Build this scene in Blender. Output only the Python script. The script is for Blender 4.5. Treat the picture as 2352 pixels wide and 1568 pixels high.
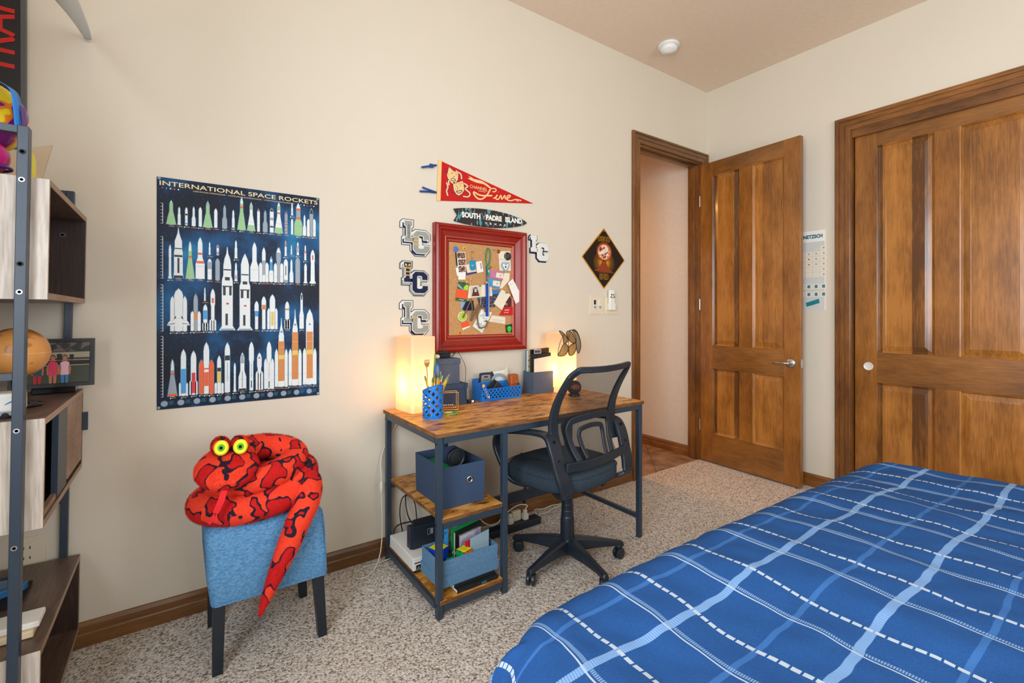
import bpy, bmesh, math, random
from mathutils import Vector, Matrix, Euler
for o in list(bpy.data.objects): bpy.data.objects.remove(o)
S = bpy.context.scene
C = S.collection
PI = math.pi
R = random.Random(7)
# ------------------------------------------------------------------ camera, world, light, exposure
CH = 1.22; YAW = math.radians(35.2); FP = 1086.0; HZ = 721.0
cam = bpy.data.objects.new('camera', bpy.data.cameras.new('camera')); C.objects.link(cam)
cam.data.sensor_width = 36; cam.data.lens = FP/2352*36; cam.data.shift_y = -(784-HZ)/2352
cam.location = (0, 0, CH); cam.rotation_euler = (PI/2, 0, -YAW); cam.data.clip_start = .02
S.camera = cam
w = bpy.data.worlds.new('world'); S.world = w; w.use_nodes = True
w.node_tree.nodes['Background'].inputs[0].default_value = (.75, .86, 1, 1)
w.node_tree.nodes['Background'].inputs[1].default_value = .9
S.view_settings.view_transform = 'Standard'; S.view_settings.look = 'None'
S.view_settings.gamma = 1; S.view_settings.use_curve_mapping = False
S.view_settings.exposure = -.06
def area(name, loc, rot, sx, sy, power, col):
    l = bpy.data.lights.new(name, 'AREA'); l.shape = 'RECTANGLE'; l.size = sx; l.size_y = sy
    l.energy = power; l.color = col
    o = bpy.data.objects.new(name, l); C.objects.link(o); o.location = loc; o.rotation_euler = rot
    return o
def point(name, loc, power, col, r):
    l = bpy.data.lights.new(name, 'POINT'); l.energy = power; l.color = col; l.shadow_soft_size = r
    o = bpy.data.objects.new(name, l); C.objects.link(o); o.location = loc; return o
area('daylight_left_window', (-1.02, -.25, 1.72), (0, -PI/2, 0), 1.6, 1.9, 125, (.84, .92, 1))
area('daylight_front_window', (1.5, -2.30, 1.65), (PI/2, 0, 0), 2.2, 1.6, 72, (.95, .97, 1))
area('hall_ceiling_light', (2.75, 4.0, 2.50), (0, 0, 0), .3, .3, 22, (1, .46, .14))
area('hall_cool_fill', (1.9, 3.9, 1.2), (PI/2, 0, math.radians(-150)), .8, 1.6, 2, (.9, .95, 1))  # added cool fill; the hall has no daylight source of its own
# ------------------------------------------------------------------ where things stand: a point of the photo read off on a wall, shelf or floor
def ray(u, v):
    t = (u-1176)/FP; s, c = math.sin(YAW), math.cos(YAW)
    return Vector((s+t*c, c-t*s, (HZ-v)/FP))
def PY(u, v, y): d = ray(u, v); return Vector((0, 0, CH))+d*(y/d.y)
def PX(u, v, x): d = ray(u, v); return Vector((0, 0, CH))+d*(x/d.x)
def PZ(u, v, z): d = ray(u, v); return Vector((0, 0, CH))+d*((z-CH)/d.z)
# ------------------------------------------------------------------ materials
M = {}
def nt(name):
    m = bpy.data.materials.new(name); m.use_nodes = True; M[name] = m
    n = m.node_tree.nodes; l = m.node_tree.links; b = n['Principled BSDF']
    return m, n, l, b
def srgb(r, g, b):
    f = lambda c: (c/255/12.92) if c/255 <= .04045 else ((c/255+.055)/1.055)**2.4
    return (f(r), f(g), f(b), 1)
def mat(name, col, rough=.5, metal=0, bump=0, bscale=200, vary=0, vscale=30, stretch=(1, 1, 1), emit=0, trans=0, alpha=1, spec=.5, sheen=0):
    m, n, l, b = nt(name); c = srgb(*col)
    b.inputs['Base Color'].default_value = c; b.inputs['Roughness'].default_value = rough; b.inputs['Metallic'].default_value = metal
    b.inputs['Specular IOR Level'].default_value = spec
    if trans: b.inputs['Transmission Weight'].default_value = trans
    if alpha < 1: b.inputs['Alpha'].default_value = alpha
    if sheen: b.inputs['Sheen Weight'].default_value = sheen
    if emit: b.inputs['Emission Color'].default_value = c; b.inputs['Emission Strength'].default_value = emit
    tc = n.new('ShaderNodeTexCoord'); mp = n.new('ShaderNodeMapping'); mp.inputs['Scale'].default_value = stretch
    l.new(tc.outputs['Object'], mp.inputs[0])
    no = n.new('ShaderNodeTexNoise'); no.inputs['Scale'].default_value = vscale; no.inputs['Detail'].default_value = 4
    l.new(mp.outputs[0], no.inputs[0])
    mx = n.new('ShaderNodeMix'); mx.data_type = 'RGBA'; k = vary if vary else .06
    mx.inputs[6].default_value = tuple(x*(1-k) for x in c[:3])+(1,); mx.inputs[7].default_value = tuple(min(1, x*(1+k)) for x in c[:3])+(1,)
    l.new(no.outputs[0], mx.inputs[0]); l.new(mx.outputs[2], b.inputs['Base Color'])
    if bump:
        n2 = n.new('ShaderNodeTexNoise'); n2.inputs['Scale'].default_value = bscale; n2.inputs['Detail'].default_value = 3
        l.new(mp.outputs[0], n2.inputs[0]); bp = n.new('ShaderNodeBump'); bp.inputs['Strength'].default_value = bump; bp.inputs['Distance'].default_value = .004
        l.new(n2.outputs[0], bp.inputs['Height']); l.new(bp.outputs[0], b.inputs['Normal'])
    return m
def ramp(n, stops, interp='LINEAR'):
    r = n.new('ShaderNodeValToRGB'); e = r.color_ramp; e.interpolation = interp
    while len(e.elements) < len(stops): e.elements.new(.5)
    for k, (p, c) in enumerate(stops): e.elements[k].position = p; e.elements[k].color = srgb(*c)
    return r
def wood(name, dark, mid, light, axis='z', strip=None, sw=.085, rough=.32, grain=1.0, blotch=.9, bump=.08, coat=0.0, sc=1.0):
    """grain runs along `axis`; strip = axis across which the glued boards change tone"""
    m, n, l, b = nt(name)
    tc = n.new('ShaderNodeTexCoord'); mp = n.new('ShaderNodeMapping')
    st = {'x': (.07, 1, 1), 'y': (1, .07, 1), 'z': (1, 1, .07)}[axis]
    mp.inputs['Scale'].default_value = st; l.new(tc.outputs['Object'], mp.inputs[0])
    g = n.new('ShaderNodeTexNoise'); g.inputs['Scale'].default_value = 150*sc; g.inputs['Detail'].default_value = 8; g.inputs['Distortion'].default_value = .4
    l.new(mp.outputs[0], g.inputs[0])
    mp2 = n.new('ShaderNodeMapping'); mp2.inputs['Scale'].default_value = tuple(.35+.65*(x > .5) for x in st); l.new(tc.outputs['Object'], mp2.inputs[0])
    bl = n.new('ShaderNodeTexNoise'); bl.inputs['Scale'].default_value = 6*sc; bl.inputs['Detail'].default_value = 7; bl.inputs['Roughness'].default_value = .62; l.new(mp2.outputs[0], bl.inputs[0])
    a = n.new('ShaderNodeMath'); a.operation = 'MULTIPLY_ADD'; a.inputs[1].default_value = .42*grain; l.new(g.outputs[0], a.inputs[0])
    a2 = n.new('ShaderNodeMath'); a2.operation = 'MULTIPLY'; a2.inputs[1].default_value = blotch; l.new(bl.outputs[0], a2.inputs[0]); l.new(a2.outputs[0], a.inputs[2])
    out = a
    if strip:
        sp = n.new('ShaderNodeSeparateXYZ'); l.new(tc.outputs['Object'], sp.inputs[0])
        d = n.new('ShaderNodeMath'); d.operation = 'DIVIDE'; d.inputs[1].default_value = sw; l.new(sp.outputs['xyz'.index(strip)], d.inputs[0])
        fl = n.new('ShaderNodeMath'); fl.operation = 'FLOOR'; l.new(d.outputs[0], fl.inputs[0])
        wn = n.new('ShaderNodeTexWhiteNoise'); wn.noise_dimensions = '1D'; l.new(fl.outputs[0], wn.inputs['W'])
        s2 = n.new('ShaderNodeMath'); s2.operation = 'MULTIPLY_ADD'; s2.inputs[1].default_value = .36; l.new(wn.outputs[0], s2.inputs[0]); l.new(a.outputs[0], s2.inputs[2])
        s3 = n.new('ShaderNodeMath'); s3.operation = 'SUBTRACT'; s3.inputs[1].default_value = .18; l.new(s2.outputs[0], s3.inputs[0]); out = s3
    r = ramp(n, [(.34*(.42*grain+blotch), dark), (.5*(.42*grain+blotch), mid), (.66*(.42*grain+blotch), light)])
    l.new(out.outputs[0], r.inputs[0]); l.new(r.outputs[0], b.inputs['Base Color'])
    b.inputs['Roughness'].default_value = rough
    if coat: b.inputs['Coat Weight'].default_value = coat; b.inputs['Coat Roughness'].default_value = .12
    bp = n.new('ShaderNodeBump'); bp.inputs['Strength'].default_value = bump; bp.inputs['Distance'].default_value = .002
    l.new(g.outputs[0], bp.inputs['Height']); l.new(bp.outputs[0], b.inputs['Normal'])
    return m
def rustic(name):
    m, n, l, b = nt(name); tc = n.new('ShaderNodeTexCoord'); mp = n.new('ShaderNodeMapping'); mp.inputs['Scale'].default_value = (.42, 1, 1); l.new(tc.outputs['Object'], mp.inputs[0])
    n1 = n.new('ShaderNodeTexNoise'); n1.inputs['Scale'].default_value = 26; n1.inputs['Detail'].default_value = 8; n1.inputs['Roughness'].default_value = .68; n1.inputs['Distortion'].default_value = .4; l.new(mp.outputs[0], n1.inputs[0])
    r1 = ramp(n, [(.34, (70, 38, 12)), (.42, (150, 94, 34)), (.50, (200, 138, 56)), (.64, (224, 170, 90))]); l.new(n1.outputs[0], r1.inputs[0]); l.new(r1.outputs[0], b.inputs['Base Color']); b.inputs['Roughness'].default_value = .4
    return m
mat('wall_paint', (220, 210, 191), .62, bump=.22, bscale=26, vary=.03, vscale=2)
mat('hall_paint', (218, 206, 188), .62, bump=.15, bscale=26)
mat('ceiling_paint', (232, 212, 188), .8, bump=.15, bscale=60)
DK, MD, LT = (96, 56, 18), (142, 88, 32), (174, 114, 48)
wood('door_wood_z', DK, MD, LT, 'z', None, rough=.3, coat=.25)
wood('panel_wood', (92, 54, 18), (144, 90, 32), (182, 120, 52), 'z', 'y', .075, rough=.3, coat=.25)
wood('panel_wood_x', (92, 54, 18), (144, 90, 32), (182, 120, 52), 'z', 'x', .075, rough=.3, coat=.25)
wood('door_wood_x', (92, 56, 20), (132, 84, 34), (162, 106, 48), 'x', None, rough=.3, coat=.25)
wood('door_wood_y', (112, 66, 26), (146, 90, 38), (176, 114, 54), 'y', None, rough=.3, coat=.25)
wood('trim_x', (84, 54, 24), (112, 74, 36), (138, 94, 50), 'x', None, rough=.34, coat=.2)
wood('trim_y', (80, 46, 18), (126, 78, 32), (160, 104, 50), 'y', None, rough=.34, coat=.2)
wood('trim_z', (78, 44, 18), (118, 72, 30), (150, 98, 46), 'z', None, rough=.34, coat=.2)
rustic('rustic')
wood('board_edge', (50, 26, 10), (122, 78, 36), (156, 106, 56), 'x', None, rough=.6, grain=1.5, sc=2.5)
wood('walnut', (66, 50, 42), (98, 78, 66), (126, 104, 90), 'y', None, rough=.35)  # tops and bottoms: colour lightened to paint in window sheen
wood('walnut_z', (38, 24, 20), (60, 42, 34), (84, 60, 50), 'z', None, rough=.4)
wood('walnut_end_sheen', (168, 154, 140), (200, 188, 174), (222, 212, 200), 'z', None, rough=.4, blotch=.4, grain=1.2)  # pale tone paints window sheen onto the dark walnut end panels
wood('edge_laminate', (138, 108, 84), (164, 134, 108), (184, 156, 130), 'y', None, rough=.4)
# carpet
m, n, l, b = nt('carpet_pile')
tc = n.new('ShaderNodeTexCoord')
n1 = n.new('ShaderNodeTexNoise'); n1.inputs['Scale'].default_value = 120; n1.inputs['Detail'].default_value = 3; n1.inputs['Roughness'].default_value = .65; l.new(tc.outputs['Object'], n1.inputs[0])
r1 = ramp(n, [(.35, (112, 96, 86)), (.42, (178, 164, 150)), (.50, (218, 208, 196)), (.62, (242, 236, 228))]); l.new(n1.outputs[0], r1.inputs[0]); l.new(r1.outputs[0], b.inputs['Base Color'])
n2 = n.new('ShaderNodeTexNoise'); n2.inputs['Scale'].default_value = 130; n2.inputs['Detail'].default_value = 4; l.new(tc.outputs['Object'], n2.inputs[0])
bp = n.new('ShaderNodeBump'); bp.inputs['Strength'].default_value = .9; bp.inputs['Distance'].default_value = .01; l.new(n2.outputs[0], bp.inputs['Height']); l.new(bp.outputs[0], b.inputs['Normal'])
b.inputs['Roughness'].default_value = 1; b.inputs['Specular IOR Level'].default_value = .1
# hall tile
m, n, l, b = nt('hall_tile')
tc = n.new('ShaderNodeTexCoord'); mp = n.new('ShaderNodeMapping'); mp.inputs['Rotation'].default_value = (0, 0, math.radians(45)); mp.inputs['Location'].default_value = (.13, .03, 0); l.new(tc.outputs['Object'], mp.inputs[0])
br = n.new('ShaderNodeTexBrick'); br.offset = 0; br.inputs['Scale'].default_value = 1; br.inputs['Brick Width'].default_value = .42; br.inputs['Row Height'].default_value = .42; br.inputs['Mortar Size'].default_value = .003
l.new(mp.outputs[0], br.inputs[0]); n1 = n.new('ShaderNodeTexNoise'); n1.inputs['Scale'].default_value = 9; n1.inputs['Detail'].default_value = 6; l.new(tc.outputs['Object'], n1.inputs[0])
r1 = ramp(n, [(.35, (112, 82, 58)), (.5, (146, 112, 84)), (.65, (168, 134, 104))]); l.new(n1.outputs[0], r1.inputs[0])
l.new(r1.outputs[0], br.inputs['Color1']); l.new(r1.outputs[0], br.inputs['Color2']); br.inputs['Mortar'].default_value = srgb(80, 56, 40)
l.new(br.outputs[0], b.inputs['Base Color']); b.inputs['Roughness'].default_value = .4
def two(name, c1, c2, scale, thr=.5,  wid=.02, rough=.8, bump=.3, mid=None, bs=None, stretch=(1, 1, 1), dist=0):
    m, n, l, b = nt(name); tc = n.new('ShaderNodeTexCoord'); mp = n.new('ShaderNodeMapping'); mp.inputs['Scale'].default_value = stretch; l.new(tc.outputs['Object'], mp.inputs[0])
    n1 = n.new('ShaderNodeTexNoise'); n1.inputs['Scale'].default_value = scale; n1.inputs['Detail'].default_value = 2 if name != 'snake_plush' else .6; n1.inputs['Distortion'].default_value = dist; l.new(mp.outputs[0], n1.inputs[0])
    st = [(thr-wid, c1), (thr+wid, c2)] if mid is None else [(thr-wid-.006, c1), (thr-wid, mid), (thr+wid, mid), (thr+wid+.006, c2)]
    r1 = ramp(n, st); l.new(n1.outputs[0], r1.inputs[0]); l.new(r1.outputs[0], b.inputs['Base Color']); b.inputs['Roughness'].default_value = rough
    if bump:
        n2 = n.new('ShaderNodeTexNoise'); n2.inputs['Scale'].default_value = bs or scale; n2.inputs['Detail'].default_value = 3; l.new(tc.outputs['Object'], n2.inputs[0])
        bp = n.new('ShaderNodeBump'); bp.inputs['Strength'].default_value = bump; bp.inputs['Distance'].default_value = .003; l.new(n2.outputs[0], bp.inputs['Height']); l.new(bp.outputs[0], b.inputs['Normal'])
    return m
two('snake_plush', (244, 66, 36), (206, 10, 10), 20, .530, .030, .9, .8, (36, 12, 36), 260, dist=.45)
two('denim', (70, 124, 170), (104, 156, 196), 210, .5, .16, .9, .35, bs=420, stretch=(.5, .5, 1))
two('linen_blue', (62, 108, 148), (114, 156, 188), 640, .5, .1, .9, .4)
two('linen_navy', (40, 56, 86), (66, 86, 116), 800, .5, .12, .9, .4)
two('linen_slate', (58, 70, 90), (98, 110, 128), 800, .5, .12, .9, .4)
two('navy_fabric', (42, 60, 88), (54, 76, 106), 500, .5, .15, .9, .3)
two('cork', (178, 130, 80), (204, 156, 104), 220, .5, .12, .9, .3)
two('camo_photo', (28, 34, 60), (150, 130, 120), 140, .56, .05, .4, 0)
two('photo_booth', (26, 22, 26), (206, 150, 120), 120, .53, .06, .4, 0)
two('bill_print', (214, 208, 190), (160, 150, 140), 160, .55, .08, .8, 0)
two('stone_print', (122, 106, 78), (206, 196, 160), 60, .47, .07, .7, 0)
two('galaxy_cover', (196, 206, 216), (150, 130, 160), 18, .55, .1, .3, 0)
two('seat_fabric', (22, 34, 44), (52, 70, 84), 520, .5, .08, .85, .5)
two('globe_map', (222, 156, 84), (176, 104, 44), 26, .6, .05, .3, 0)
two('balloon_print', (244, 212, 30), (120, 30, 120), 9, .5, .01, .25, 0, (240, 130, 40))
two('surf_print', (34, 30, 30), (40, 160, 168), 34, .6, .004, .5, 0, (200, 90, 60), stretch=(2.2, 1, .8))
two('hat_camo', (40, 48, 46), (110, 96, 90), 40, .5, .05, .5, 0)
P = mat
mat('dark_grey', (84, 86, 86), .4)
mat('cal_grey', (206, 208, 202), .7)
P('navy_metal', (42, 58, 74), .38, .0, bump=.05, bscale=500, spec=.6); P('black_plastic', (30, 40, 50), .36, bump=.06, bscale=700)
P('black_matte', (20, 22, 26), .7); P('black_gloss', (16, 17, 20), .12); P('white_plastic', (236, 236, 230), .35); P('cream_plastic', (226, 214, 186), .4)
P('chrome', (205, 205, 202), .22, 1); P('satin_metal', (190, 192, 196), .35, 1); P('brass', (200, 150, 70), .3, 1); P('gold_wire', (214, 170, 96), .3, .9)
P('white_paper', (238, 236, 228), .7); P('cream_paper', (232, 222, 200), .75); P('grey_felt', (158, 160, 150), .95, bump=.4, bscale=500); P('navy_felt', (26, 34, 66), .95, bump=.4, bscale=500)
P('white_felt', (226, 226, 218), .95, bump=.3, bscale=500); P('gold_felt', (226, 176, 84), .9); P('red_felt', (196, 22, 20), .95, bump=.3, bscale=500, vary=.06)
P('pennant_tan', (240, 200, 136), .9); P('pennant_navy', (32, 50, 112), .9); P('ribbon_navy', (22, 66, 130), .7)
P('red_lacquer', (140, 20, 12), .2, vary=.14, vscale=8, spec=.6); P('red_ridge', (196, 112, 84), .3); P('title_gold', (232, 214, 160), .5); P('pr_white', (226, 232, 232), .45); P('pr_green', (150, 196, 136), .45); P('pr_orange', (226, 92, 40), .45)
P('pr_tan', (206, 132, 66), .45); P('pr_grey', (150, 160, 170), .45); P('pr_black', (24, 30, 40), .45); P('pr_blue', (60, 150, 214), .45); P('pr_red', (206, 40, 50), .45); P('pr_yellow', (222, 196, 90), .45); P('pr_halo', (60, 124, 160), .45); P('pr_teal', (40, 120, 140), .45)
P('ink', (40, 40, 46), .6); P('ink_teal', (16, 96, 104), .6); P('tag_teal', (20, 126, 140), .4); P('blue_plastic', (16, 118, 208), .35); P('blue_paint', (20, 100, 200), .35)
P('pencil_yellow', (226, 176, 40), .4); P('pencil_wood', (214, 176, 128), .7); P('eraser', (150, 92, 110), .7); P('ferrule', (90, 150, 90), .4, .5); P('leather', (168, 84, 38), .5, bump=.3, bscale=300); P('pen_red', (190, 30, 50), .3); P('pen_blue', (40, 60, 150), .3)
P('green_disc', (120, 150, 60), .25); P('green_plastic', (20, 170, 70), .4); P('lcd', (110, 120, 110), .2); P('calc_body', (38, 42, 60), .4); P('silver_plastic', (160, 162, 168), .35, .3)
P('eye_yellow', (250, 236, 40), .4); P('eye_green', (90, 190, 30), .3); P('tongue', (226, 24, 34), .8); P('cube_yellow', (236, 226, 30), .3); P('cube_blue', (20, 70, 200), .3); P('cube_orange', (246, 126, 20), .3); P('cube_green', (20, 170, 80), .3)
P('sign_black', (18, 14, 10), .35); P('sign_gold', (214, 150, 30), .4); P('sign_glow', (190, 120, 20), .5); P('sign_cloud', (236, 196, 160), .5); P('sign_rust', (140, 58, 22), .5); P('sign_fire', (214, 104, 30), .5)
P('twig', (112, 96, 76), .85, bump=.6, bscale=150, vary=.25); P('lanyard_green', (16, 150, 110), .6); P('lanyard_blue', (16, 74, 160), .6); P('tennis', (178, 206, 60), .7); P('card_orange', (236, 84, 30), .5); P('card_green', (30, 96, 50), .5)
P('card_red', (196, 20, 24), .4); P('ticket_pink', (196, 120, 156), .6); P('ticket_blue', (70, 150, 196), .6); P('alien_green', (40, 220, 40), .4); P('dogtag', (20, 140, 176), .35); P('sky_photo', (40, 120, 190), .4); P('maroon_photo', (84, 34, 26), .4)
P('button_blue', (80, 110, 190), .3); P('button_yellow', (240, 200, 30), .3); P('button_brown', (110, 40, 16), .3); P('purple_print', (60, 44, 110), .5); P('leg_black', (26, 36, 44), .4); P('cord_white', (224, 220, 204), .5); P('cord_black', (22, 24, 28), .5)
P('lens', (96, 80, 40), .1, alpha=.78); P('red_case', (200, 24, 40), .3); P('frost', (150, 176, 188), .4, alpha=.9); P('magenta', (206, 20, 130), .25); P('lime', (214, 240, 40), .3); P('purple', (90, 40, 140), .4); P('ribbon_blue', (30, 130, 220), .3)
P('toy_blue', (40, 110, 170), .4); P('birch', (226, 208, 170), .6); P('frame_black', (24, 24, 28), .35); P('shirt_pink', (226, 60, 100), .6); P('shirt_white', (236, 190, 200), .6); P('jeans', (60, 130, 190), .6); P('skin', (190, 120, 90), .6); P('hair_brown', (120, 74, 40), .7); P('brushed_plate', (226, 222, 214), .45, .2); P('teal_cloth', (20, 90, 90), .6); P('red_cloth', (200, 30, 50), .6); P('photo_green', (60, 66, 50), .5)
P('photo_cream', (170, 160, 140), .5); P('star_wood', (214, 192, 160), .6); P('banner_red', (206, 24, 18), .4); P('silver_rod', (176, 184, 196), .28, .75); P('orange_pin', (240, 150, 30), .4); P('glass_dark', (46, 26, 22), .05); P('glass_red', (140, 70, 50), .08); P('leaf', (50, 130, 50), .5)
# lamp shade: thin plastic sheet that lets the bulb's light through
m, n, l, b = nt('lamp_sheet')
tr = n.new('ShaderNodeBsdfTranslucent'); tr.inputs[0].default_value = (.86, .72, .52, 1)
di = n.new('ShaderNodeBsdfDiffuse'); di.inputs[0].default_value = (.66, .60, .50, 1)
ms = n.new('ShaderNodeMixShader'); ms.inputs[0].default_value = .38; l.new(di.outputs[0], ms.inputs[1]); l.new(tr.outputs[0], ms.inputs[2]); l.new(ms.outputs[0], n['Material Output'].inputs[0])
# chair net
m, n, l, b = nt('chair_net')
b.inputs['Base Color'].default_value = srgb(30, 34, 38); b.inputs['Roughness'].default_value = .6
tc = n.new('ShaderNodeTexCoord'); sp = n.new('ShaderNodeSeparateXYZ'); l.new(tc.outputs['Object'], sp.inputs[0])
def msin(ax, k):
    a = n.new('ShaderNodeMath'); a.operation = 'MULTIPLY'; a.inputs[1].default_value = k; l.new(ax, a.inputs[0])
    s = n.new('ShaderNodeMath'); s.operation = 'SINE'; l.new(a.outputs[0], s.inputs[0]); return s
sx_ = msin(sp.outputs[0], 2*PI/.0062); sz_ = msin(sp.outputs[2], 2*PI/.0050)
mu = n.new('ShaderNodeMath'); mu.operation = 'MULTIPLY'; l.new(sx_.outputs[0], mu.inputs[0]); l.new(sz_.outputs[0], mu.inputs[1])
gt = n.new('ShaderNodeMath'); gt.operation = 'GREATER_THAN'; gt.inputs[1].default_value = -.12
ab = n.new('ShaderNodeMath'); ab.operation = 'MULTIPLY'; ab.inputs[1].default_value = -1
aa = n.new('ShaderNodeMath'); aa.operation = 'ABSOLUTE'; l.new(mu.outputs[0], aa.inputs[0]); l.new(aa.outputs[0], ab.inputs[0]); l.new(ab.outputs[0], gt.inputs[0])
gt.inputs[1].default_value = -.46
l.new(gt.outputs[0], b.inputs['Alpha'])
# comforter plaid (UV in metres: u along the bed, v across it)
m, n, l, b = nt('plaid_cotton')
uv = n.new('ShaderNodeUVMap'); uv.uv_map = 'UVMap'; sp = n.new('ShaderNodeSeparateXYZ'); l.new(uv.outputs[0], sp.inputs[0])
def mth(op, a, bb=None, cc=None):
    q = n.new('ShaderNodeMath'); q.operation = op
    for k, v in enumerate((a, bb, cc)):
        if v is None: continue
        if isinstance(v, (int, float)): q.inputs[k].default_value = v
        else: l.new(v, q.inputs[k])
    return q.outputs[0]
def line(c, period, off, half):      # 1 inside a stripe
    f = mth('FLOORED_MODULO', mth('SUBTRACT', c, off-period/2), period)
    return mth('LESS_THAN', mth('ABSOLUTE', mth('SUBTRACT', f, period/2)), half)
U_, V_ = sp.outputs[0], sp.outputs[1]
strong = line(V_, .24, .335, .0078); faint = line(V_, .24, .445, .0055)
dash = mth('MULTIPLY', line(U_, .222, .86, .0048), line(V_, .019, 0, .0076))
dbl1 = line(U_, .222, .992, .0019)
dbl2 = mth('MULTIPLY', line(U_, .222, 1.0025, .0045), line(V_, .0042, 0, .0014))
edg = mth('MULTIPLY', line(V_, .24, .335, .0085), line(U_, .006, 0, .002))
base = (28, 76, 158)
def mixc(fac, A, col):
    q = n.new('ShaderNodeMix'); q.data_type = 'RGBA'; l.new(fac, q.inputs[0])
    if isinstance(A, tuple): q.inputs[6].default_value = srgb(*A)
    else: l.new(A, q.inputs[6])
    q.inputs[7].default_value = srgb(*col); return q.outputs[2]
nz = n.new('ShaderNodeTexNoise'); nz.inputs['Scale'].default_value = 260; tcc = n.new('ShaderNodeTexCoord'); l.new(tcc.outputs['Object'], nz.inputs[0])
c0 = n.new('ShaderNodeMix'); c0.data_type = 'RGBA'; c0.inputs[6].default_value = srgb(26, 68, 126); c0.inputs[7].default_value = srgb(42, 88, 146); l.new(nz.outputs[0], c0.inputs[0])
c = mixc(faint, c0.outputs[2], (56, 104, 166)); c = mixc(strong, c, (96, 138, 190)); c = mixc(edg, c, (124, 160, 204))
c = mixc(dash, c, (176, 188, 200)); c = mixc(dbl1, c, (170, 184, 200)); c = mixc(dbl2, c, (118, 150, 186))
l.new(c, b.inputs['Base Color']); b.inputs['Roughness'].default_value = .85; b.inputs['Specular IOR Level'].default_value = .15
bp = n.new('ShaderNodeBump'); bp.inputs['Strength'].default_value = .25; bp.inputs['Distance'].default_value = .002; l.new(nz.outputs[0], bp.inputs['Height']); l.new(bp.outputs[0], b.inputs['Normal'])
# poster background: printed night sky
m, n, l, b = nt('poster_sky')
tc = n.new('ShaderNodeTexCoord'); n1 = n.new('ShaderNodeTexNoise'); n1.inputs['Scale'].default_value = 3.4; n1.inputs['Detail'].default_value = 5; l.new(tc.outputs['Object'], n1.inputs[0])
r1 = ramp(n, [(.40, (6, 16, 34)), (.50, (8, 30, 58)), (.60, (8, 84, 136)), (.72, (36, 150, 190))]); l.new(n1.outputs[0], r1.inputs[0])
vo = n.new('ShaderNodeTexVoronoi'); vo.inputs['Scale'].default_value = 90; l.new(tc.outputs['Object'], vo.inputs[0])
lt = n.new('ShaderNodeMath'); lt.operation = 'LESS_THAN'; lt.inputs[1].default_value = .1; l.new(vo.outputs['Distance'], lt.inputs[0])
mx = n.new('ShaderNodeMix'); mx.data_type = 'RGBA'; l.new(lt.outputs[0], mx.inputs[0]); l.new(r1.outputs[0], mx.inputs[6]); mx.inputs[7].default_value = srgb(40, 130, 200)
l.new(mx.outputs[2], b.inputs['Base Color']); b.inputs['Roughness'].default_value = .45; b.inputs['Specular IOR Level'].default_value = .25
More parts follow.
